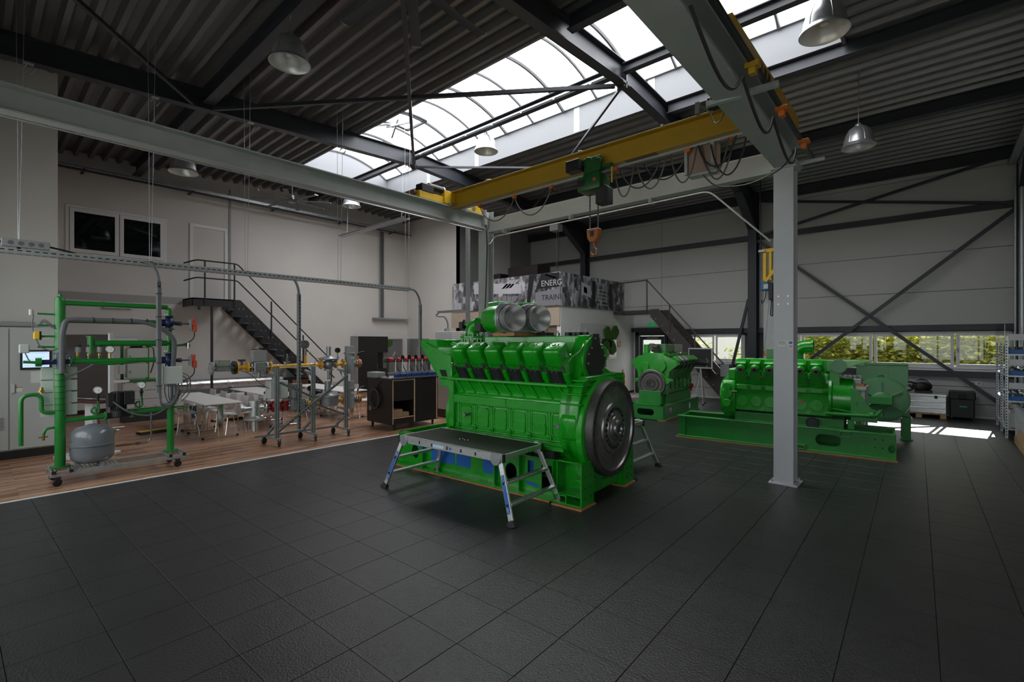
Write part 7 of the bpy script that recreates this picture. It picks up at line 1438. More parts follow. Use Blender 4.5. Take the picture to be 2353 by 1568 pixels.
perf((-9.41, 3.90, 0.28), (-9.41, 5.34, 1.28)); perf((-9.37, 3.90, 1.22), (-9.37, 4.60, 0.86)); perf((-9.37, 4.60, 0.74), (-9.37, 5.34, 0.42))
strut((-9.72, 3.6, 0.18), (-9.72, 5.3, 0.18), nm='base_bar')
def flg(y, z, r=0.085, m=GASY, w=0.02, nm='flange'):
    f = part(gt, nm, m, lambda b: b.cyl((GX, y, z), (GX, y + w, z), r, seg=24), 0.003)
    stuff(part(f, 'bolts', ALU, lambda b: (tri_bolt_ring(b, (GX, y + w, z), (0, 1, 0), r * 0.8, 6, 0.01, 0.014), tri_bolt_ring(b, (GX, y, z), (0, -1, 0), r * 0.8, 6, 0.01, 0.014))))
def gp(y0, y1, z, r=0.032, m=GASY): part(gt, 'gas_pipe', m, lambda b: b.cyl((GX, y0, z), (GX, y1, z), r, seg=20))
ZU, ZL = 1.52, 0.74
flg(2.82, ZU, 0.115, GREYP, 0.03); part(gt, 'flow_meter', CASTG, lambda b: (b.cyl((GX, 2.85, ZU), (GX, 3.18, ZU), 0.05, seg=20), b.box(GX - 0.06, GX + 0.06, 2.90, 3.14, ZU - 0.06, ZU + 0.03)), 0.008)
fm = part(gt, 'meter_head', GREYP, lambda b: b.box(GX - 0.05, GX + 0.07, 2.90, 3.12, ZU + 0.03, ZU + 0.15), 0.008); part(fm, 'meter_display', mat('lcd_green', (0.30, 0.36, 0.26), 0.3), lambda b: b.box(GX + 0.07, GX + 0.073, 2.94, 3.09, ZU + 0.05, ZU + 0.13))
flg(3.18, ZU, 0.12, BLACK, 0.04); flg(3.23, ZU, 0.12); gp(3.23, 3.42, ZU, 0.045); part(gt, 'ball_valve', STEELD, lambda b: (b.cyl((GX, 3.33, ZU + 0.03), (GX, 3.33, ZU + 0.12), 0.02), b.box(GX - 0.03, GX + 0.03, 3.27, 3.39, ZU + 0.11, ZU + 0.15)), 0.005)
flg(3.42, ZU, 0.10); flg(3.47, ZU, 0.09, CASTG, 0.03); sv = part(gt, 'solenoid_valve', CASTG, lambda b: (b.box(GX - 0.09, GX + 0.09, 3.52, 3.74, ZU - 0.09, ZU + 0.09), b.cyl((GX, 3.63, ZU - 0.22), (GX, 3.63, ZU - 0.09), 0.03)), 0.012)
part(sv, 'actuator', GREYP, lambda b: b.box(GX - 0.08, GX + 0.08, 3.50, 3.74, ZU + 0.10, ZU + 0.32), 0.008); part(sv, 'actuator_cap', BLACK, lambda b: (b.box(GX - 0.08, GX + 0.08, 3.66, 3.74, ZU + 0.32, ZU + 0.36), b.box(GX - 0.06, GX + 0.06, 3.52, 3.6, ZU + 0.32, ZU + 0.335)))
part(sv, 'cable', CABLEG, lambda b: b.tube([(GX + 0.07, 3.10, ZU + 0.06), (GX + 0.1, 3.2, ZU - 0.02), (GX + 0.1, 3.45, ZU - 0.12), (GX + 0.1, 3.6, ZU - 0.3), (GX + 0.08, 3.9, ZU - 0.5)], 0.009, 6, fil=0.15))
flg(3.75, ZU, 0.09, CASTG, 0.03); flg(3.82, ZU, 0.105); gp(3.84, 4.85, ZU - 0.005, 0.04)
for y in (3.95, 4.62): part(gt, 'pipe_clamp', CASTG, lambda b: b.cyl((GX, y, ZU - 0.005), (GX, y + 0.03, ZU - 0.005), 0.048, seg=18))
part(gt, 'sight_tube', PAPER, lambda b: b.cyl((GX + 0.045, 4.0, ZU - 0.03), (GX + 0.045, 4.75, ZU - 0.03), 0.008))
part(gt, 'gas_pipe', GASY, lambda b: b.cyl((GX, 4.52, ZU), (GX, 4.52, ZU + 0.2), 0.024, seg=14)); tv = part(gt, 'relief_valve', STEEL, lambda b: (b.cyl((GX, 4.52, ZU + 0.2), (GX, 4.52, ZU + 0.36), 0.024), b.cyl((GX - 0.05, 4.50, ZU + 0.42), (GX + 0.05, 4.50, ZU + 0.42), 0.085, seg=20)), 0.004)
part(tv, 'lever', YELLOWB, lambda b: b.bar((GX + 0.03, 4.54, ZU + 0.26), (GX + 0.03, 4.64, ZU + 0.26), 0.012, 0.012))
def manometer(y, z0, lab):
    g = part(gt, 'pressure_gauge', BLACK, lambda b: b.cyl((GX - 0.02, y, z0 + 0.26), (GX + 0.03, y, z0 + 0.26), 0.055, seg=20), 0.003, label=lab)
    part(g, 'cock', STEEL, lambda b: (b.cyl((GX, y, z0), (GX, y, z0 + 0.21), 0.013), b.cyl((GX - 0.03, y, z0 + 0.1), (GX + 0.03, y, z0 + 0.1), 0.02)))
manometer(4.16, ZU + 0.03, 'black gauge behind the tray post'); manometer(5.22, ZU + 0.03, 'black gauge beside the grey filter')
part(gt, 'side_cock', CASTG, lambda b: (b.cyl((GX, 4.12, ZU), (GX, 4.12, ZU + 0.08), 0.03), b.cyl((GX - 0.05, 4.12, ZU + 0.07), (GX + 0.05, 4.12, ZU + 0.07), 0.012)))
def regulator(y, z, up):
    r_ = part(gt, 'regulator', CASTG, lambda b: (b.lathe([(0.0, -0.02), (0.19, -0.02), (0.20, 0.0), (0.20, 0.012), (0.17, 0.03), (0.07, 0.055), (0.045, 0.07), (0.045, 0.26), (0.0, 0.265)], (GX, y, z + 0.11), (0, 0, 1), 32), b.sph((GX, y, z), 0.105, 18), b.cyl((GX, y - 0.15, z), (GX, y + 0.15, z), 0.06, seg=20), b.cyl((GX, y, z - 0.32), (GX, y, z - 0.1), 0.03, seg=14), b.cyl((GX, y, z - 0.13), (GX, y, z - 0.10), 0.10, seg=20)))
    stuff(part(r_, 'rim_bolts', ALU, lambda b: tri_bolt_ring(b, (GX, y, z + 0.10), (0, 0, 1), 0.185, 12, 0.01, 0.035)))
    return r_
flg(4.84, ZU, 0.10); regulator(5.02, ZU, 1); flg(5.17, ZU, 0.095); gp(5.17, 5.36, ZU, 0.04); flg(5.34, ZU, 0.10)
part(gt, 'impulse_line', STEEL, lambda b: b.tube([(GX + 0.05, 4.80, ZU + 0.14), (GX + 0.05, 4.74, ZU + 0.14), (GX + 0.05, 4.70, ZU + 0.05), (GX + 0.04, 4.70, ZU)], 0.007, 6, fil=0.04))
def gasfilter(z):
    f = part(gt, 'filter_housing', GREYP, lambda b: (b.cyl((GX, 5.50, z - 0.22), (GX, 5.50, z + 0.20), 0.10, seg=24), b.cyl((GX, 5.50, z + 0.20), (GX, 5.50, z + 0.24), 0.125, seg=24), b.cyl((GX, 5.50, z + 0.24), (GX, 5.50, z + 0.38), 0.10, seg=24), b.cyl((GX, 5.36, z), (GX, 5.64, z), 0.055, seg=18)), 0.006)
    part(f, 'plate', PALEBOX, lambda b: b.box(GX + 0.099, GX + 0.104, 5.48, 5.55, z + 0.1, z + 0.15))
    return f
for z, m2 in ((ZU, ORANGE), (ZL, ORANGE)):
    gasfilter(z if z > 1 else z + 0.02); flg(5.64, z, 0.09, CASTG, 0.025); bv = part(gt, 'butterfly_valve', m2, lambda b: (b.cyl((GX, 5.68, z), (GX, 5.72, z), 0.10, seg=24), b.cyl((GX, 5.70, z), (GX, 5.70, z + 0.16), 0.022)), 0.004)
    part(bv, 'lever', BLACK, lambda b: b.tube([(GX, 5.70, z + 0.16), (GX, 5.70, z + 0.20), (GX, 5.76, z + 0.24), (GX, 5.86, z + 0.25)], 0.016, 8, fil=0.04)); flg(5.73, z, 0.09, CASTG if z > 1 else PIPEG, 0.02)
# lower train
part(gt, 'angle_regulator', ALU, lambda b: (b.cyl((GX, 3.34, ZL), (GX, 3.70, ZL), 0.075, seg=22), b.cyl((GX, 3.28, ZL), (GX, 3.33, ZL), 0.12, seg=24), b.cyl((GX, 3.55, ZL - 0.15), (GX, 3.55, ZL + 0.14), 0.10, seg=22), b.cyl((GX, 3.55, ZL + 0.13), (GX, 3.55, ZL + 0.15), 0.12, seg=16), b.lathe([(0.03, -0.44), (0.05, -0.43), (0.05, -0.24), (0.15, -0.22), (0.17, -0.20), (0.17, -0.18), (0.10, -0.14), (0.08, -0.1)], (GX, 3.55, ZL), (0, 0, 1), 28)), 0.0)
flg(3.72, ZL, 0.11, ALU, 0.025); flg(3.76, ZL, 0.11, REDV); part(gt, 'shut_off_valve', REDV, lambda b: (b.cyl((GX, 3.78, ZL), (GX, 4.12, ZL), 0.055, seg=20), b.sph((GX, 3.94, ZL), 0.12, 18), b.cyl((GX, 4.12, ZL - 0.1), (GX, 4.12, ZL + 0.1), 0.07, seg=18)))
part(gt, 'control_box', PALEBOX, lambda b: b.box(GX - 0.10, GX + 0.14, 3.78, 4.12, ZL + 0.16, ZL + 0.50), 0.01, label='pale grey control box above the red valve')
flg(4.16, ZL, 0.10, CASTG); part(gt, 'solenoid_valve', GREYP, lambda b: b.box(GX - 0.1, GX + 0.1, 4.20, 4.48, ZL - 0.10, ZL + 0.12), 0.012); part(gt, 'actuator', GREYP, lambda b: b.box(GX - 0.08, GX + 0.1, 4.22, 4.42, ZL + 0.13, ZL + 0.42), 0.01)
part(gt, 'cable', CABLEG, lambda b: b.tube([(GX + 0.14, 3.86, ZL + 0.16), (GX + 0.18, 3.90, ZL - 0.05), (GX + 0.18, 4.05, ZL - 0.12), (GX + 0.16, 4.2, ZL - 0.05), (GX + 0.1, 4.28, ZL + 0.14)], 0.009, 6, fil=0.1)); part(gt, 'cable', CABLEG, lambda b: b.tube([(GX + 0.1, 4.08, ZL + 0.4), (GX + 0.15, 4.16, ZL + 0.46), (GX + 0.15, 4.26, ZL + 0.3), (GX + 0.12, 4.3, ZL + 0.12)], 0.007, 6, fil=0.1))
flg(4.50, ZL, 0.10, CASTG); flg(4.53, ZL, 0.10); gp(4.53, 4.76, ZL, 0.05); flg(4.74, ZL, 0.10); manometer(4.62, ZL + 0.04, 'black gauge on the lower train')
lr = part(gt, 'regulator', CASTG, lambda b: (b.lathe([(0, -0.10), (0.20, -0.09), (0.22, 0.10), (0.24, 0.11), (0.24, 0.135), (0.20, 0.16), (0.09, 0.18), (0.065, 0.19), (0.065, 0.42), (0, 0.425)], (GX, 5.0, ZL), (0, 0, 1), 32), b.cyl((GX, 4.78, ZL), (GX, 5.24, ZL), 0.065, seg=18)), label='large lower pressure regulator')
stuff(part(lr, 'rim_bolts', ALU, lambda b: tri_bolt_ring(b, (GX, 5.0, ZL + 0.11), (0, 0, 1), 0.225, 14, 0.01, 0.035)))
flg(5.16, ZL, 0.105); gp(5.16, 5.38, ZL, 0.045); flg(5.34, ZL, 0.105)

# ---- black cart with ignition bench
ct = T('tool_cart', 'black plywood cart on castors with an open centre shelf', 'cart', (-9.58, 6.87, 0), world=True)
CX0, CX1, CY0, CY1, CZ0, CZ1 = -10.10, -9.07, 6.23, 7.52, 0.15, 1.16
part(ct, 'top', BLACKPLY, lambda b: b.box(CX0 - 0.01, CX1 + 0.01, CY0 - 0.01, CY1 + 0.01, CZ1 - 0.02, CZ1), 0.003)
part(ct, 'end_panel', BLACKPLY, lambda b: b.box(CX0, CX1 - 0.002, CY0, CY0 + 0.018, CZ0, CZ1 - 0.02)); part(ct, 'end_panel', BLACKPLY, lambda b: b.box(CX0, CX1 - 0.002, CY1 - 0.018, CY1, CZ0, CZ1 - 0.02))
for y in (CY0 + 0.02, 6.83, CY1 - 0.035): part(ct, 'panel_edge', PLY, lambda b: b.box(CX1 - 0.014, CX1 + 0.002, y - 0.012 if y != CY0 + 0.02 else CY0, y + 0.012 if y != CY0 + 0.02 else CY0 + 0.02, CZ0, CZ1 - 0.02))
part(ct, 'back_panel', BLACKPLY, lambda b: b.box(CX0, CX0 + 0.018, CY0, CY1, CZ0, CZ1 - 0.02)); part(ct, 'bottom', BLACKPLY, lambda b: b.box(CX0, CX1, CY0, CY1, CZ0 - 0.02, CZ0))
part(ct, 'drawer_front', BLACKPLY, lambda b: b.box(CX1 - 0.03, CX1 - 0.012, CY0 + 0.03, 6.81, 0.66, 1.12)); part(ct, 'panel_edge', PLY, lambda b: b.box(CX1 - 0.014, CX1, CY0 + 0.02, 6.82, 1.115, 1.13))
part(ct, 'shelf', BLACKPLY, lambda b: b.box(CX0 + 0.02, CX1 - 0.02, CY0 + 0.02, 6.82, 0.27, 0.285)); part(ct, 'panel_edge', PLY, lambda b: b.box(CX1 - 0.02, CX1 - 0.006, CY0 + 0.02, 6.82, 0.27, 0.287)); part(ct, 'kick_board', BLACKPLY, lambda b: b.box(CX1 - 0.03, CX1 - 0.014, CY0 + 0.02, 6.82, CZ0, 0.27))
part(ct, 'door', BLACKPLY, lambda b: b.box(CX1 - 0.02, CX1 - 0.001, 6.845, CY1 - 0.05, CZ0 + 0.005, CZ1 - 0.03), 0.003); part(ct, 'divider', BLACKPLY, lambda b: b.box(CX0, CX1 - 0.02, 6.82, 6.84, CZ0, CZ1 - 0.02))
for x in (CX0 + 0.08, CX1 - 0.08):
    for y in (CY0 + 0.1, CY1 - 0.1): castor(ct, x, y, 0.055, 0.131, 0.8)
single('cardboard_box', CARD, (CX1 - 0.2, 6.42, 0.286), lambda b: b.box(CX1 - 0.40, CX1 - 0.06, 6.27, 6.54, 0.286, 0.46), 'larger cardboard box on the cart shelf', 'box', 'cardboard boxes on the cart shelf', bev=0.004)
single('cardboard_box', CARD, (CX1 - 0.2, 6.64, 0.286), lambda b: b.box(CX1 - 0.32, CX1 - 0.06, 6.55, 6.72, 0.286, 0.38), 'smaller cardboard box on the cart shelf', 'box', 'cardboard boxes on the cart shelf', bev=0.004)
cc_ = T('cable_coil', 'grey coil of cable hanging on the end of the black cart', 'cable', (-9.75, 6.2, 0.7), world=True)
for k in range(4): part(cc_, 'loop', CABLEG if k % 2 else CABLEB, lambda b: b.tube([(-9.72 + (0.16 + 0.012 * k) * math.cos(t), 6.20 - 0.012 * k, 0.68 + (0.19 + 0.012 * k) * math.sin(t)) for t in [2 * PI * i / 20 for i in range(21)]], 0.009, 6))
part(cc_, 'lead', CABLEB, lambda b: b.tube([(-9.72, 6.19, 0.86), (-9.60, 6.20, 1.0), (-9.5, 6.21, 1.1), (-9.45, 6.3, 1.185)], 0.009, 6, fil=0.08)); part(cc_, 'plug', GREYP, lambda b: b.box(-9.93, -9.88, 6.17, 6.21, 0.40, 0.50), 0.006)
ib = T('ignition_bench', 'ignition coil test bench with red plugs and blue boxes on the cart', 'test bench', (-9.4, 6.9, CZ1), world=True)
part(ib, 'base_bar', ALU, lambda b: b.box(-9.55, -9.18, 6.24, 7.62, CZ1, CZ1 + 0.03), 0.003)
BLUEB = mat('royal_blue_box', (0.012, 0.045, 0.25), 0.4)
for k in range(8): part(ib, 'blue_box', BLUEB, lambda b: b.box(-9.22, -9.14, 6.36 + 0.155 * k, 6.48 + 0.155 * k, CZ1 + 0.03, CZ1 + 0.10), 0.006)
part(ib, 'rail', ALU, lambda b: b.box(-9.36, -9.32, 6.3, 7.6, CZ1 + 0.10, CZ1 + 0.13)); part(ib, 'top_rail', STEELD, lambda b: b.box(-9.42, -9.36, 6.2, 7.6, CZ1 + 0.36, CZ1 + 0.46), 0.004)
for y in (6.3, 7.5): part(ib, 'rail_post', STEELD, lambda b: b.box(-9.41, -9.37, y, y + 0.03, CZ1 + 0.03, CZ1 + 0.36))
for k in range(7):
    y = 6.34 + 0.19 * k
    c_ = part(ib, 'ignition_coil', RED, lambda b: b.lathe([(0, -0.02), (0.04, -0.02), (0.045, 0.02), (0.04, 0.10), (0.02, 0.12), (0, 0.12)], (-9.37, y, CZ1 + 0.44), (0.3, 0.9, -0.25), 14))
    if 0 < k < 6:
        part(c_, 'silver_cap', CHROME, lambda b: b.cyl((-9.33, y - 0.05, CZ1 + 0.47), (-9.31, y - 0.05, CZ1 + 0.475), 0.05, seg=18)); part(c_, 'spark_tube', PAPER, lambda b: b.cyl((-9.32, y - 0.05, CZ1 + 0.14), (-9.33, y - 0.04, CZ1 + 0.42), 0.012))
stuff(part(ib, 'leads', CABLEB, lambda b: [b.tube([(-9.36, 6.5 + 0.18 * k, CZ1 + 0.38), (-9.30, 6.52 + 0.18 * k, CZ1 + 0.22), (-9.28, 6.58 + 0.18 * k, CZ1 + 0.12)], 0.009, 6, fil=0.08) for k in range(6)]))
part(ib, 'fork_arm', CHROME, lambda b: b.bar((-9.38, 6.42, CZ1 + 0.46), (-9.36, 6.5, CZ1 + 0.60), 0.02, 0.012))
op = single('oscilloscope', GREYP, (-9.8, 6.2, CZ1), lambda b: b.box(-10.0, -9.62, 6.16, 6.42, CZ1 + 0.001, CZ1 + 0.13), 'grey instrument box lying on the end of the black cart', 'instrument', bev=0.012)
tw = T('control_cabinet', 'tall white cabinet with brown plinth behind the black cart', 'cabinet', (-9.4, 8.6, 0), world=True)
part(tw, 'plinth', mat('brown_plinth', (0.045, 0.028, 0.022), 0.5), lambda b: b.box(-10.04, -8.9, 8.25, 8.85, 0, 0.22)); part(tw, 'body', PANELW, lambda b: b.box(-10.05, -9.4, 8.24, 8.86, 0.22, 2.26), 0.006); part(tw, 'body', WHITE, lambda b: b.box(-9.39, -8.9, 8.24, 8.86, 0.22, 2.26), 0.006)
part(tw, 'top_box', GREYP, lambda b: b.box(-9.75, -9.66, 8.3, 8.42, 2.26, 2.34)); part(tw, 'meter', GREYP, lambda b: b.box(-10.056, -10.05, 8.4, 8.6, 1.6, 1.8))

# ---- tables and chairs
def make_table(label, loc, rz, L=1.4, Wd=0.7):
    t = T('folding_table', label, 'table', loc, rz, 'white training tables')
    part(t, 'table_top', TABLEW, lambda b: b.box(-L / 2, L / 2, -Wd / 2, Wd / 2, 0.715, 0.74), 0.004)
    for s in (-1, 1):
        lg = part(t, 'leg', CHROME, lambda b: b.box(s * (L / 2 - 0.22) - 0.025, s * (L / 2 - 0.22) + 0.025, -0.05, 0.05, 0.03, 0.70), 0.004)
        part(lg, 'foot_bar', CHROME, lambda b: b.box(s * (L / 2 - 0.22) - 0.022, s * (L / 2 - 0.22) + 0.022, -Wd / 2 + 0.02, Wd / 2 - 0.02, 0.012, 0.04), 0.006)
        for y in (-1, 1): part(lg, 'foot_cap', RUBBER, lambda b: b.box(s * (L / 2 - 0.22) - 0.025, s * (L / 2 - 0.22) + 0.025, *sorted((y * (Wd / 2 - 0.05), y * (Wd / 2 - 0.01))), 0.0, 0.042), 0.003)
        part(lg, 'bracket', CHROME, lambda b: b.box(s * (L / 2 - 0.22) - 0.02, s * (L / 2 - 0.22) + 0.02, -Wd / 2 + 0.08, Wd / 2 - 0.08, 0.69, 0.714), 0.003)
    return t
for l, p in (('white table nearest the gas trolley in the front row', (-11.63, 3.45, 0)), ('white table joined behind the front table near the pipe rig', (-13.05, 3.45, 0)), ('white table in the middle row behind the red valve', (-12.05, 4.95, 0)), ('white table at the back of the middle row', (-13.47, 4.95, 0)),
             ('white table beside the black cart in the far row', (-11.85, 6.55, 0)), ('white table at the back of the far row below the stairs', (-13.27, 6.55, 0))): make_table(l, p, 0.0)
def make_chair(label, loc, rz):
    t = T('shell_chair', label, 'chair', loc, rz, 'white shell chairs')
    # seat faces -y ; back at +y
    def shell(b):
        prof = [(-0.21, 0.44), (-0.18, 0.452), (-0.05, 0.44), (0.10, 0.435), (0.17, 0.45), (0.20, 0.50), (0.22, 0.62), (0.245, 0.80)]
        w = [0.20, 0.215, 0.22, 0.22, 0.215, 0.21, 0.21, 0.19]
        rows = [[b.v((w[i] * s, y, z + 0.012 * s * s)) for s in (-1, -0.5, 0, 0.5, 1)] for i, (y, z) in enumerate(prof)]
        rows2 = [[b.v((w[i] * s, y + (0.012 if i > 4 else 0), z + 0.012 * s * s - (0.014 if i < 5 else 0))) for s in (-1, -0.5, 0, 0.5, 1)] for i, (y, z) in enumerate(prof)]
        for R in (rows, rows2):
            for A, B in zip(R, R[1:]):
                for k in range(4): b.f([A[k], A[k + 1], B[k + 1], B[k]])
        n = len(prof)
        for i in range(n - 1):
            for k in (0, 4): b.f([rows[i][k], rows[i + 1][k], rows2[i + 1][k], rows2[i][k]])
        for i in (0, n - 1):
            for k in range(4): b.f([rows[i][k], rows[i][k + 1], rows2[i][k + 1], rows2[i][k]])
    part(t, 'seat_shell', CHAIRW, shell, ang=50)
    for sx in (-1, 1):
        for sy in (-1, 1): part(t, 'leg', CHROME, lambda b: b.tube([(sx * 0.12, sy * 0.10, 0.43), (sx * 0.17, sy * 0.15, 0.40), (sx * 0.22, sy * 0.21, 0.0)], 0.009, 8, fil=0.03))
    return t
c0 = None
spots = [('white shell chair nearest the gas trolley at the front table', -11.45, 3.78, 0), ('second white shell chair from the gas trolley at the front table', -12.15, 3.80, 0), ('third white shell chair from the gas trolley at the front table', -12.85, 3.80, 0), ('farthest white shell chair at the front table', -13.6, 3.80, 0),
         ('white shell chair on the camera side of the front table by the rig', -12.3, 3.12, PI), ('white shell chair at the near side of the middle table', -11.9, 4.55, PI), ('white shell chair at the far side of the middle table', -11.8, 5.3, 0), ('white shell chair further back at the middle table', -13.2, 5.3, 0),
         ('white shell chair beside the black cart at the far table', -11.45, 6.95, -0.1), ('second white shell chair from the black cart at the far table', -12.3, 6.95, 0), ('white shell chair at the wall end of the far table', -13.4, 6.95, 0), ('white shell chair on the near side of the far table', -12.4, 6.15, PI)]
for l, x, y, a in spots:
    if c0 is None: c0 = make_chair(l, (x, y, 0), a)
    else: dup(c0, (x, y, 0), a, l)
for l, x, y, a in (('yellow and black floor mat beside the pipe rig', -12.9, 2.75, 0.2), ('yellow and black floor mat under the middle table', -13.5, 4.35, 0.1)):
    t = T('cable_ramp', l, 'floor ramp', (x, y, 0), a, 'yellow and black floor ramps')
    part(t, 'ramp', RUBBER, lambda b: b.prism([(-0.16, 0), (0.16, 0), (0.08, 0.05), (-0.08, 0.05)], 'x' if False else 'y', -0.35, 0.35)); part(t, 'yellow_lid', YELLOWB, lambda b: b.box(-0.07, 0.07, -0.35, 0.35, 0.05, 0.06))
single('waste_bin', mat('blue_bin', (0.02, 0.10, 0.22), 0.5), (-14.6, 3.95, 0), lambda b: b.lathe([(0, 0), (0.12, 0), (0.15, 0.32), (0.14, 0.32), (0.11, 0.01), (0, 0.01)], (-14.6, 3.95, 0), (0, 0, 1), 18), 'small dark blue waste bin below the front table', 'waste bin')
single('desk_tray', BLACK, (-12.0, 4.85, 0.7405), lambda b: b.prism([(-12.2, 0.741), (-11.75, 0.741), (-11.8, 0.80), (-12.15, 0.80)], 'y', 4.70, 5.0), 'black tray lying on the middle table', 'tray', bev=0.01)
so = T('socket_strip', 'white socket strip with red sockets on the wall above the silver duct', 'socket strip', (XL + 0.03, 6.9, 0.95), world=True)
part(so, 'strip', PANELW, lambda b: b.box(XL + 0.001, XL + 0.05, 6.4, 7.4, 0.92, 1.02), 0.004)
for y in (6.85, 7.2): part(so, 'socket', RED, lambda b: b.cyl((XL + 0.05, y, 0.95), (XL + 0.12, y, 0.92), 0.04, seg=14))
for l, z0, z1, y0 in (('upper frosted wall light behind the pipe rig', 2.92, 3.13, 2.47), ('lower frosted wall light behind the pipe rig', 1.95, 2.12, 2.6)):
    t = T('wall_light', l, 'wall light', (XL + 0.05, y0 + 0.33, z0), group='frosted wall lights', world=True)
    part(t, 'backplate', GALV, lambda b: b.box(XL + 0.013, XL + 0.03, y0, y0 + 0.66, z0, z1)); part(t, 'diffuser', mat('frosted_diffuser', (0.72, 0.78, 0.78), 0.3), lambda b: b.box(XL + 0.03, XL + 0.09, y0 + 0.02, y0 + 0.64, z0 + 0.02, z1 - 0.02), 0.01)
# ================================================================== right side
# ---- staircase down from the gallery
sr = T('staircase', 'grey brown steel staircase from the gallery beside the exit door', 'staircase', (-7.0, 16.0, 0), world=True)
SST = mat('warm_dark_stair_steel', (0.075, 0.068, 0.064), 0.45, 0.4, 0.1, 5)
YA, YB = 15.72, 16.5
part(sr, 'landing', SST, lambda b: b.box(-8.95, -7.42, YA, YB, 2.98, 3.10), 0.004)
for y in (YA, YB): part(sr, 'stringer', SST, lambda b: b.prism([(-7.5, 3.12), (-7.2, 3.12), (-4.62, 0.22), (-4.62, 0.0), (-4.95, 0.0), (-7.5, 2.86)], 'y', y - 0.012, y + 0.012), 0.003)
for k in range(12): part(sr, 'tread', ALU if k % 2 else GALV, lambda b: b.box(-7.28 + 0.215 * k - 0.11, -7.28 + 0.215 * k + 0.11, YA + 0.015, YB - 0.015, 2.83 - 0.24 * k, 2.86 - 0.24 * k), 0.003)
for x, z0, z1 in ((-8.60, 2.98, 4.12), (-7.62, 2.98, 4.12), (-6.80, 2.3, 3.25), (-5.95, 1.35, 2.3), (-5.1, 0.35, 1.3)): part(sr, 'rail_post', SST, lambda b: b.box(x - 0.018, x + 0.018, YA - 0.04, YA - 0.012, z0, z1))
part(sr, 'handrail', SST, lambda b: b.tube([(-8.93, YA - 0.03, 4.10), (-7.62, YA - 0.03, 4.14), (-4.98, YA - 0.03, 1.22)], 0.022, 8))
stuff(part(sr, 'bolts', ALU, lambda b: [b.cyl((-7.3 + 0.215 * k, YA - 0.012, 2.78 - 0.24 * k), (-7.3 + 0.215 * k, YA - 0.018, 2.78 - 0.24 * k), 0.016, seg=8) for k in range(12)]))
hs = T('hanging_sign', 'small grey plate hanging on a chain from the stair handrail', 'sign', (-5.0, YA - 0.1, 1.02), world=True)
part(hs, 'plate', GREYP, lambda b: b.box(-5.12, -4.86, YA - 0.1, YA - 0.09, 0.90, 1.28), 0.003)
for x in (-5.11, -4.87): part(hs, 'chain', STEEL, lambda b: b.cyl((x, YA - 0.095, 1.27), (-4.99, YA - 0.06, 1.52), 0.004, seg=5))
# ---- board on tripod behind the smaller engine
mb = T('flip_board', 'black faced board on a white tripod beside the exit stairs', 'board', (-5.65, 15.35, 0), world=True)
part(mb, 'board', DARKGREYBOARD, lambda b: b.box(-5.98, -5.28, 15.30, 15.33, 1.18, 1.76), 0.004); part(mb, 'frame', PANELW, lambda b: b.plate_hole([(-6.0, 1.15), (-5.25, 1.15), (-5.25, 1.79), (-6.0, 1.79)], [(-5.975, 1.185), (-5.285, 1.185), (-5.285, 1.755), (-5.975, 1.755)], 'y', 15.29, 15.34), 0.003)
for dx, dy in ((-0.12, -0.2), (0.14, -0.2), (0.02, 0.3)):
    lg = part(mb, 'leg', ALU, lambda b: b.cyl((-5.63, 15.36, 1.16), (-5.63 + dx, 15.36 + dy, 0.03), 0.014)); part(lg, 'foot', RUBBER, lambda b: b.cyl((-5.63 + dx, 15.36 + dy, 0.0), (-5.63 + dx, 15.36 + dy, 0.05), 0.025, seg=10))
part(mb, 'cable', CABLEG, lambda b: b.tube([(-5.75, 15.36, 1.15), (-5.72, 15.38, 0.8), (-5.85, 15.4, 0.45), (-6.0, 15.4, 0.3)], 0.007, 6, fil=0.2))
# ---- signs and logo on the white room wall
cl = T('moss_logo', 'green moss four leaf clover with black letters on the white room wall', 'wall logo', (-8.99, 15.4, 1.6), world=True)
def leaf(cy, cz, a):
    pts = []
    for k in range(24):
        t = 2 * PI * k / 24; r = 0.315 * (1 + 0.10 * math.cos(2 * t)) * (0.80 + 0.20 * math.cos(t))
        r *= 1 - 0.25 * max(0, math.cos(t)) ** 12
        y, z = r * math.cos(t) * 1.15, r * math.sin(t) * 0.86
        pts.append((cy + y * math.cos(a) - z * math.sin(a), cz + y * math.sin(a) + z * math.cos(a)))
    return pts
for k, (cy, cz, a) in enumerate(((15.33, 2.22, 2.1), (15.76, 2.28, 0.75), (15.30, 1.86, 3.6), (15.72, 1.85, 5.4))):
    if k == 3: continue
    part(cl, 'clover_leaf', MOSS, lambda b: b.prism(leaf(cy, cz, a), 'x', -8.978, -8.91))
part(cl, 'clover_leaf', MOSS, lambda b: b.prism(leaf(15.60, 1.84, 5.2), 'x', -8.978, -8.91))
text(cl, 'AS', BLACK, (-8.962, 14.90, 1.87), 0.34, (PI / 2, 0, PI / 2), 0.03, bold=0.006)
px_ = T('acrylic_sheet', 'clear acrylic sheet on standoffs behind the moss clover', 'acrylic sheet', (-8.99, 14.8, 1.3), world=True)
part(px_, 'sheet', glassmat('clear_acrylic', (0.99, 0.99, 0.99), 0.01), lambda b: b.box(-8.986, -8.98, 13.6, 16.0, 1.35, 2.62))
for y in (13.7, 14.4, 15.2, 15.9):
    for z in (1.4, 2.57): part(px_, 'standoff', ALU, lambda b: b.cyl((-8.999, y, z), (-8.975, y, z), 0.014, seg=10))
fs = T('fire_sign', 'small red and white fire equipment sign on the white room wall', 'sign', (-8.99, 16.2, 1.8), world=True)
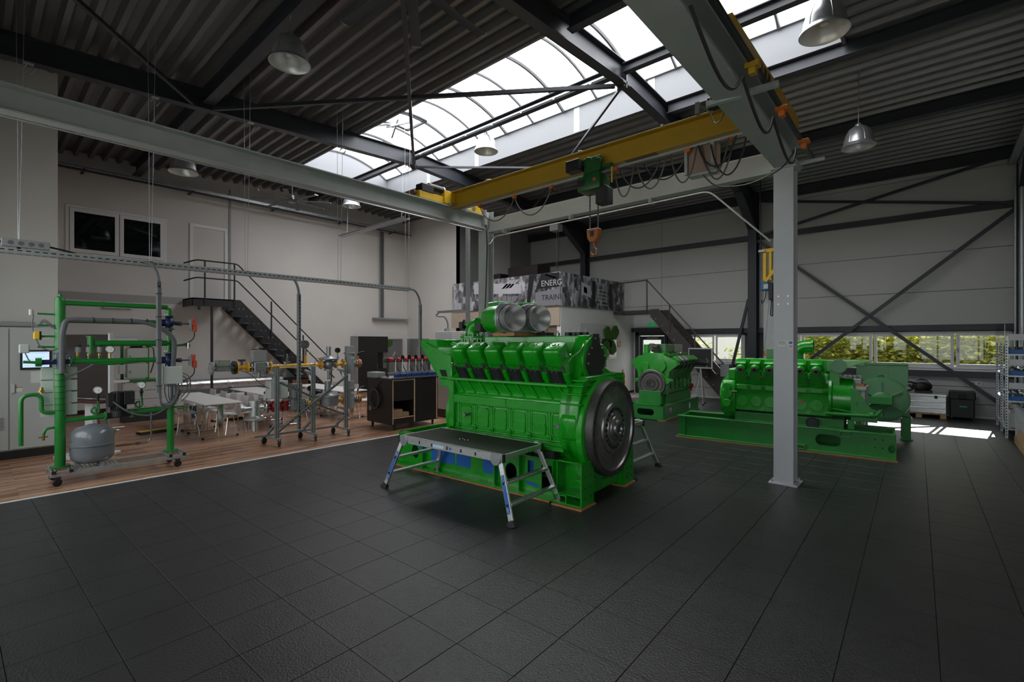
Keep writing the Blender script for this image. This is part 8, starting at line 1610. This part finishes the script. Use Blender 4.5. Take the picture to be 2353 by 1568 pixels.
part(fs, 'plate', RED, lambda b: b.box(-8.999, -8.99, 16.10, 16.36, 1.79, 2.0)); part(fs, 'symbol', PAPER, lambda b: b.box(-8.99, -8.988, 16.13, 16.20, 1.82, 1.97)); part(fs, 'symbol', PAPER, lambda b: b.prism([(16.24, 1.83), (16.30, 1.83), (16.27, 1.95)], 'x', -8.99, -8.988))
es = T('exit_sign', 'green emergency exit sign above the glass door', 'sign', (-8.25, YF - 0.02, 2.55), world=True)
part(es, 'plate', SIGNG, lambda b: b.box(-8.42, -8.10, YF - 0.03, YF - 0.001, 2.56, 2.72), 0.003)
part(es, 'arrow_symbol', PAPER, lambda b: (b.box(-8.215, -8.185, YF - 0.033, YF - 0.03, 2.63, 2.70), b.prism([(-8.26, 2.635), (-8.14, 2.635), (-8.20, 2.58)], 'y', YF - 0.033, YF - 0.03)))
part(es, 'running_figure', PAPER, lambda b: (b.cyl((-8.335, YF - 0.033, 2.69), (-8.335, YF - 0.03, 2.69), 0.013, seg=10), b.bar((-8.34, YF - 0.032, 2.67), (-8.35, YF - 0.032, 2.625), 0.003, 0.022, up=(1, 0, 0)), b.bar((-8.35, YF - 0.032, 2.63), (-8.385, YF - 0.032, 2.58), 0.003, 0.012, up=(1, 0, 0)), b.bar((-8.35, YF - 0.032, 2.63), (-8.32, YF - 0.032, 2.585), 0.003, 0.012, up=(1, 0, 0)), b.bar((-8.36, YF - 0.032, 2.665), (-8.31, YF - 0.032, 2.655), 0.003, 0.010, up=(0, 0, 1))))
fe = T('fire_extinguisher', 'red fire extinguisher on the white room wall behind the large engine', 'fire extinguisher', (-8.9, 16.32, 0.35), world=True)
part(fe, 'cylinder', RED, lambda b: b.lathe([(0, 0.35), (0.075, 0.35), (0.08, 0.37), (0.08, 0.78), (0.05, 0.84), (0.02, 0.85), (0, 0.85)], (-8.9, 16.32, 0), (0, 0, 1), 20)); part(fe, 'valve_head', BLACK, lambda b: (b.cyl((-8.9, 16.32, 0.85), (-8.9, 16.32, 0.90), 0.02), b.bar((-8.9, 16.26, 0.91), (-8.9, 16.40, 0.93), 0.02, 0.015))); part(fe, 'bracket', GREYP, lambda b: b.box(-8.999, -8.97, 16.28, 16.36, 0.5, 0.7))
# ---- jib crane behind the pale column
jc = T('jib_crane', 'pale jib crane column with yellow arm and blue hoist behind the gantry column', 'jib crane', (-3.42, 14.5, 0), world=True)
part(jc, 'column', CRANEG, lambda b: b.box(-3.58, -3.32, 14.4, 14.64, 0.02, 4.3), 0.006); part(jc, 'base_plate', CRANEG, lambda b: b.box(-3.7, -3.2, 14.28, 14.76, 0, 0.02))
ar = part(jc, 'arm', YELLOWB, lambda b: (b.bar((-3.52, 14.3, 3.65), (-3.52, 14.3, 4.42), 0.08, 0.08, up=(0, 1, 0)), b.bar((-3.38, 14.3, 3.65), (-3.38, 14.3, 4.42), 0.06, 0.08, up=(0, 1, 0)), b.bar((-3.56, 14.3, 4.45), (-2.95, 14.3, 4.47), 0.08, 0.1), b.bar((-3.50, 14.28, 3.62), (-2.98, 14.28, 4.30), 0.08, 0.08)), 0.004)
part(ar, 'bracket', PANELW, lambda b: b.box(-3.66, -3.5, 14.2, 14.36, 4.42, 4.48), 0.004)
hb = part(jc, 'hoist', mat('blue_hoist', (0.03, 0.13, 0.30), 0.4), lambda b: b.box(-3.56, -3.36, 14.0, 14.26, 3.36, 3.58), 0.012); part(hb, 'motor', BLACK, lambda b: b.box(-3.36, -3.26, 14.0, 14.2, 3.10, 3.55), 0.01); part(hb, 'badge', PALEBOX, lambda b: b.box(-3.48, -3.37, 13.995, 14.0, 3.4, 3.52))
part(hb, 'chain', GALV, lambda b: b.cyl((-3.34, 14.1, 3.36), (-3.46, 14.0, 1.75), 0.008, seg=5)); part(hb, 'cable', CABLEB, lambda b: b.tube([(-3.44, 14.1, 3.36), (-3.46, 14.1, 3.15), (-3.54, 14.1, 3.0), (-3.55, 14.1, 3.1)], 0.01, 6, fil=0.1)); part(hb, 'cable', CABLEB, lambda b: b.tube([(-3.31, 14.1, 3.1), (-3.33, 14.08, 2.7), (-3.28, 14.08, 2.66), (-3.27, 14.08, 3.1)], 0.014, 6, fil=0.1)); part(hb, 'hook', ORANGE, lambda b: b.tube([(-3.46, 14.0, 1.75), (-3.46, 14.0, 1.66), (-3.42, 14.0, 1.62), (-3.40, 14.0, 1.67)], 0.02, 8, fil=0.03))
part(jc, 'supply_cable', CABLEB, lambda b: b.cyl((-3.62, 14.3, 4.45), (-3.64, 14.3, 6.9), 0.018))
# ---- things along the far wall
pl = T('pallet', 'wooden pallet under the aluminium box by the far wall', 'pallet', (-0.3, 16.95, 0), world=True)
for y in (16.68, 16.95, 17.22): part(pl, 'deck_board', PALLET, lambda b: b.box(-0.95, 0.16, y - 0.07, y + 0.07, 0.10, 0.125))
for x in (-0.9, -0.4, 0.08): part(pl, 'block', PALLET, lambda b: b.box(x - 0.05, x + 0.07, 16.62, 17.28, 0.0, 0.10))
ab = T('aluminium_box', 'large ribbed aluminium transport box on a pallet', 'transport box', (-0.35, 16.95, 0.126), world=True)
part(ab, 'body', ALU, lambda b: b.box(-0.95, 0.15, 16.64, 17.26, 0.1265, 0.56), 0.008); part(ab, 'lid', ALU, lambda b: b.box(-0.96, 0.16, 16.63, 17.27, 0.562, 0.63), 0.008)
for z in (0.26, 0.42): part(ab, 'rib', ALU, lambda b: b.cyl((-0.93, 16.64, z), (0.13, 16.64, z), 0.012, seg=8))
for x in (-0.75, -0.05): part(ab, 'latch', BLACK, lambda b: b.box(x - 0.03, x + 0.03, 16.615, 16.632, 0.51, 0.59), 0.005)
vc = T('vacuum_cleaner', 'black vacuum cleaner with coiled hose on the aluminium box', 'vacuum cleaner', (-0.4, 16.9, 0.631), world=True)
part(vc, 'body', BLACK, lambda b: (b.sph((-0.33, 16.95, 0.80), 0.17, 16, (1.25, 1, 0.95)), b.cbox((-0.3, 16.95, 0.66), (0.36, 0.3, 0.06))), 0.0); part(vc, 'hose', CABLEB, lambda b: b.tube([(-0.45, 16.85, 0.88), (-0.65, 16.82, 0.93), (-0.85, 16.85, 0.82), (-0.88, 16.85, 0.68), (-0.65, 16.8, 0.66), (-0.5, 16.8, 0.72), (-0.6, 16.8, 0.84), (-0.8, 16.8, 0.76)], 0.028, 10, fil=0.14)); part(vc, 'switch', RED, lambda b: b.box(-0.42, -0.38, 16.79, 16.81, 0.78, 0.81)); part(vc, 'handle', RUBBER, lambda b: b.tube([(-0.45, 16.95, 0.92), (-0.33, 16.95, 1.0), (-0.2, 16.95, 0.92)], 0.018, 8, fil=0.06))
bk = T('trolley_case', 'black wheeled transport case with turquoise badge by the far wall', 'case', (0.45, 16.95, 0), world=True)
part(bk, 'body', BLACK, lambda b: b.box(0.22, 0.68, 16.7, 17.2, 0.05, 0.68), 0.02); part(bk, 'lid', BLACK, lambda b: b.box(0.20, 0.70, 16.68, 17.22, 0.52, 0.72), 0.02); part(bk, 'badge', mat('turquoise_badge', (0.02, 0.32, 0.38), 0.4), lambda b: b.box(0.40, 0.54, 16.69, 16.70, 0.33, 0.36)); part(bk, 'handle', RUBBER, lambda b: b.box(0.38, 0.52, 16.66, 16.685, 0.54, 0.66), 0.01)
for x in (0.25, 0.65): part(bk, 'wheel', RUBBER, lambda b: b.cyl((x - 0.02, 16.75, 0.05), (x + 0.02, 16.75, 0.05), 0.05, seg=16))
sk2 = T('wall_socket', 'white double socket on the far wall below the strip window', 'socket', (0.72, YF - 0.02, 0.85), world=True)
part(sk2, 'plate', PVC, lambda b: b.box(0.62, 0.85, YF - 0.02, YF - 0.001, 0.86, 0.96), 0.004)
for x in (0.68, 0.79): part(sk2, 'outlet', GREYP, lambda b: b.cyl((x, YF - 0.022, 0.91), (x, YF - 0.02, 0.91), 0.028, seg=14))
# ---- shelf rack on the right
rk = T('shelf_rack', 'galvanised bolt together shelf rack with blue bins at the right edge', 'shelf', (1.35, 15.2, 0), world=True)
RXA, RXB, RYA, RYB = 1.03, 1.75, 14.2, 16.3
for x in (RXA, RXB):
    for y in (RYA, 15.25, RYB):
        up = part(rk, 'upright', GALV, lambda b: (b.box(x, x + 0.045, y, y + 0.004, 0, 2.1), b.box(x, x + 0.004, y, y + 0.045, 0, 2.1)))
        stuff(part(up, 'slots', BLACKM, lambda b: [b.box(x + 0.014, x + 0.03, y - 0.001, y, 0.06 + 0.06 * k, 0.09 + 0.06 * k) for k in range(33)]))
SHZ = (0.20, 0.78, 1.30, 1.74)
for z in SHZ:
    part(rk, 'shelf', GALV, lambda b: b.box(RXA + 0.005, RXB + 0.04, RYA + 0.005, RYB + 0.04, z - 0.03, z), 0.003)
for z in (1.02, 1.5, 2.02): part(rk, 'end_board', CABGREY, lambda b: b.box(RXA + 0.05, RXB, RYA + 0.012, RYA + 0.03, z, z + 0.13), 0.003)
ps = T('acrylic_sign', 'clear acrylic plate standing on top of the shelf rack', 'sign', (1.02, 14.5, 2.1), world=True)
part(ps, 'plate', glassmat('acrylic_plate', (0.72, 0.75, 0.74), 0.12), lambda b: b.box(RXA - 0.005, RXA + 0.0, RYA + 0.05, RYB, 1.98, 2.36))
nb = 0
BINB = mat('blue_bin_plastic', (0.012, 0.10, 0.33), 0.4)
for z, lst in ((SHZ[3], ('bin', 'bin', 'bin')), (SHZ[2], ('bin', 'bin', 'bin')), (SHZ[1], ('bin', 'bin', 'bin'))):
    for k, q in enumerate(lst):
        y0 = RYA + 0.06 + 0.68 * k; nb += 1
        row = {SHZ[3]: 'top', SHZ[2]: 'second', SHZ[1]: 'third'}[z]; pos = ('nearest', 'middle', 'farthest')[k]
        t = T('parts_bin', '%s blue tray of metal parts on the %s shelf of the rack' % (pos, row), 'tray', (1.35, y0 + 0.3, z), group='blue parts trays on the rack', world=True)
        part(t, 'tray', BINB, lambda b: (b.box(RXA + 0.06, RXB - 0.03, y0, y0 + 0.6, z + 0.001, z + 0.012), b.box(RXA + 0.06, RXA + 0.075, y0, y0 + 0.6, z + 0.012, z + 0.09), b.box(RXB - 0.045, RXB - 0.03, y0, y0 + 0.6, z + 0.012, z + 0.09), b.box(RXA + 0.075, RXB - 0.045, y0, y0 + 0.012, z + 0.012, z + 0.09), b.box(RXA + 0.075, RXB - 0.045, y0 + 0.588, y0 + 0.6, z + 0.012, z + 0.09)))
        for j in range(5):
            xx = RXA + 0.14 + 0.11 * j; yy = y0 + random.uniform(0.15, 0.4)
            m_ = (STEEL, STEELD, ALU)[j % 3]
            part(t, 'metal_part', m_, lambda b: (b.cyl((xx, yy - 0.13, z + 0.06), (xx + random.uniform(-0.04, 0.06), yy + 0.15, z + 0.06 + random.uniform(0, 0.06)), 0.035, seg=10), b.cyl((xx, yy, z + 0.05), (xx, yy, z + random.uniform(0.10, 0.16)), 0.03, seg=10)), 0.003)
for k, (y0, h_, m_) in enumerate(((14.3, 0.34, CABGREY), (14.85, 0.28, PALEBOX), (15.5, 0.30, ALU))):
    single('machine_part', m_, (1.3, y0 + 0.2, 0.2), lambda b: (b.box(1.1, 1.5, y0, y0 + 0.4, 0.201, 0.2 + h_), b.cyl((1.3, y0 + 0.2, 0.2 + h_ - 0.01), (1.3, y0 + 0.2, 0.3 + h_), 0.08, seg=14)), '%s housing on the lowest rack shelf' % ('grey', 'pale', 'silver')[k], 'machine part', 'housings on the lowest rack shelf', bev=0.02)
# mesh crate on a pallet in front of the rack
cp2 = T('pallet', 'wooden pallet under the wire mesh crate at the right edge', 'pallet', (1.6, 12.9, 0), world=True)
for k in range(5): part(cp2, 'deck_board', PALLET, lambda b: b.box(1.12, 2.3, 12.2 + 0.33 * k, 12.38 + 0.33 * k, 0.11, 0.135))
for x in (1.12, 1.65, 2.18): part(cp2, 'bearer', PALLET, lambda b: b.box(x, x + 0.1, 12.2, 13.7, 0, 0.11))
mc = T('mesh_crate', 'galvanised wire mesh crate with metal scrap beside the rack', 'crate', (1.6, 12.9, 0.14), world=True)
for x in (1.13, 2.26):
    for y in (12.24, 13.66): part(mc, 'corner_post', GALV, lambda b: b.box(x, x + 0.035, y - 0.018, y + 0.018, 0.136, 0.74))
stuff(part(mc, 'mesh', GALV, lambda b: [b.cyl((1.145, 12.24, 0.17 + 0.07 * k), (1.145, 13.66, 0.17 + 0.07 * k), 0.004, seg=5) for k in range(9)] + [b.cyl((1.145, 12.28 + 0.07 * k, 0.15), (1.145, 12.28 + 0.07 * k, 0.73), 0.004, seg=5) for k in range(20)] + [b.cyl((1.15, 12.24, 0.17 + 0.07 * k), (2.27, 12.24, 0.17 + 0.07 * k), 0.004, seg=5) for k in range(9)] + [b.cyl((1.18 + 0.07 * k, 12.24, 0.15), (1.18 + 0.07 * k, 12.24, 0.73), 0.004, seg=5) for k in range(16)]))
part(mc, 'rim', GALV, lambda b: (b.bar((1.145, 12.24, 0.74), (1.145, 13.66, 0.74), 0.03, 0.03), b.bar((1.145, 12.24, 0.74), (2.27, 12.24, 0.74), 0.03, 0.03))); part(mc, 'base', GALV, lambda b: b.box(1.14, 2.28, 12.24, 13.66, 0.136, 0.15))
part(mc, 'board', PALLET, lambda b: b.box(1.10, 1.125, 12.2, 12.9, 0.14, 0.36))
for k in range(6):
    xx, yy = 1.35 + 0.16 * (k % 3), 12.5 + 0.5 * (k // 3)
    single('scrap_part', (STEELD, ALU, CABGREY)[k % 3], (xx, yy, 0.151), lambda b: (b.cbox((xx, yy, 0.32), (0.14, 0.3, 0.336)), b.cyl((xx, yy, 0.48), (xx + 0.03, yy + 0.1, 0.62), 0.05, seg=12)), '%s metal part in the wire mesh crate, %s' % (('dark', 'silver', 'grey')[k % 3], 'front row' if k < 3 else 'back row'), 'metal part', 'metal parts in the wire mesh crate', bev=0.015)
# downpipe and tray in the far right corner
dp = T('downpipe', 'galvanised rainwater pipe in the far right corner', 'pipe', (1.85, 17.0, 0), world=True)
part(dp, 'pipe', GALV, lambda b: (b.cyl((1.52, 16.95, 0), (1.52, 16.95, 6.5), 0.06, seg=18),)); part(dp, 'elbow', GALV, lambda b: b.tube([(1.52, 16.95, 6.5), (1.52, 16.95, 6.7), (1.7, 16.95, 6.75)], 0.062, 12, fil=0.1))
for z in (1.6, 3.4, 5.4): part(dp, 'pipe_clip', GALV, lambda b: b.cyl((1.52, 16.95, z), (1.52, 16.95, z + 0.04), 0.07, seg=18))
part(dp, 'side_conduit', GALV, lambda b: b.cyl((1.40, 16.9, 0), (1.40, 16.9, 6.0), 0.022, seg=10))
tray('cable_tray', (1.42, 12.0, 6.3), (1.42, 16.8, 6.3), 0.3, 0.08, 'cable tray under the roof at the far right edge')
un = T('air_unit', 'grey ventilation unit hanging with a cord above the gallery', 'ventilation unit', (-9.9, 13.5, 5.9), world=True)
part(un, 'casing', GREYP, lambda b: b.box(-10.1, -9.75, 13.35, 13.65, 5.82, 6.05), 0.01); part(un, 'hanger', DARKSTEEL, lambda b: b.cyl((-9.92, 13.5, 6.05), (-9.92, 13.5, 7.1), 0.012)); part(un, 'cord', CABLEG, lambda b: b.tube([(-9.9, 13.5, 5.82), (-9.92, 13.5, 4.4)], 0.008, 6)); part(un, 'cord', CABLEB, lambda b: b.tube([(-9.82, 13.5, 5.82), (-9.80, 13.5, 5.2), (-9.88, 13.5, 4.5)], 0.009, 6, fil=0.2))
# kitchen cupboards below the banner
for k, l in enumerate(('left', 'middle', 'right')):
    t = T('wall_cupboard', 'white wall cupboard below the beige fascia, %s one of three' % l, 'cupboard', (-12.6 + 1.3 * k, 13.9, 1.7), group='white cupboards below the banner', world=True)
    x0 = -13.2 + 1.32 * k
    part(t, 'body', PANELW, lambda b: b.box(x0, x0 + 1.28, 13.85, 14.19, 1.75, 2.5), 0.004); part(t, 'door', PVC, lambda b: b.box(x0 + 0.01, x0 + 0.63, 13.83, 13.849, 1.76, 2.49), 0.003); part(t, 'door', PVC, lambda b: b.box(x0 + 0.65, x0 + 1.27, 13.83, 13.849, 1.76, 2.49), 0.003); part(t, 'handle', GREYP, lambda b: b.box(x0 + 0.5, x0 + 0.8, 13.81, 13.83, 2.28, 2.31), 0.002)
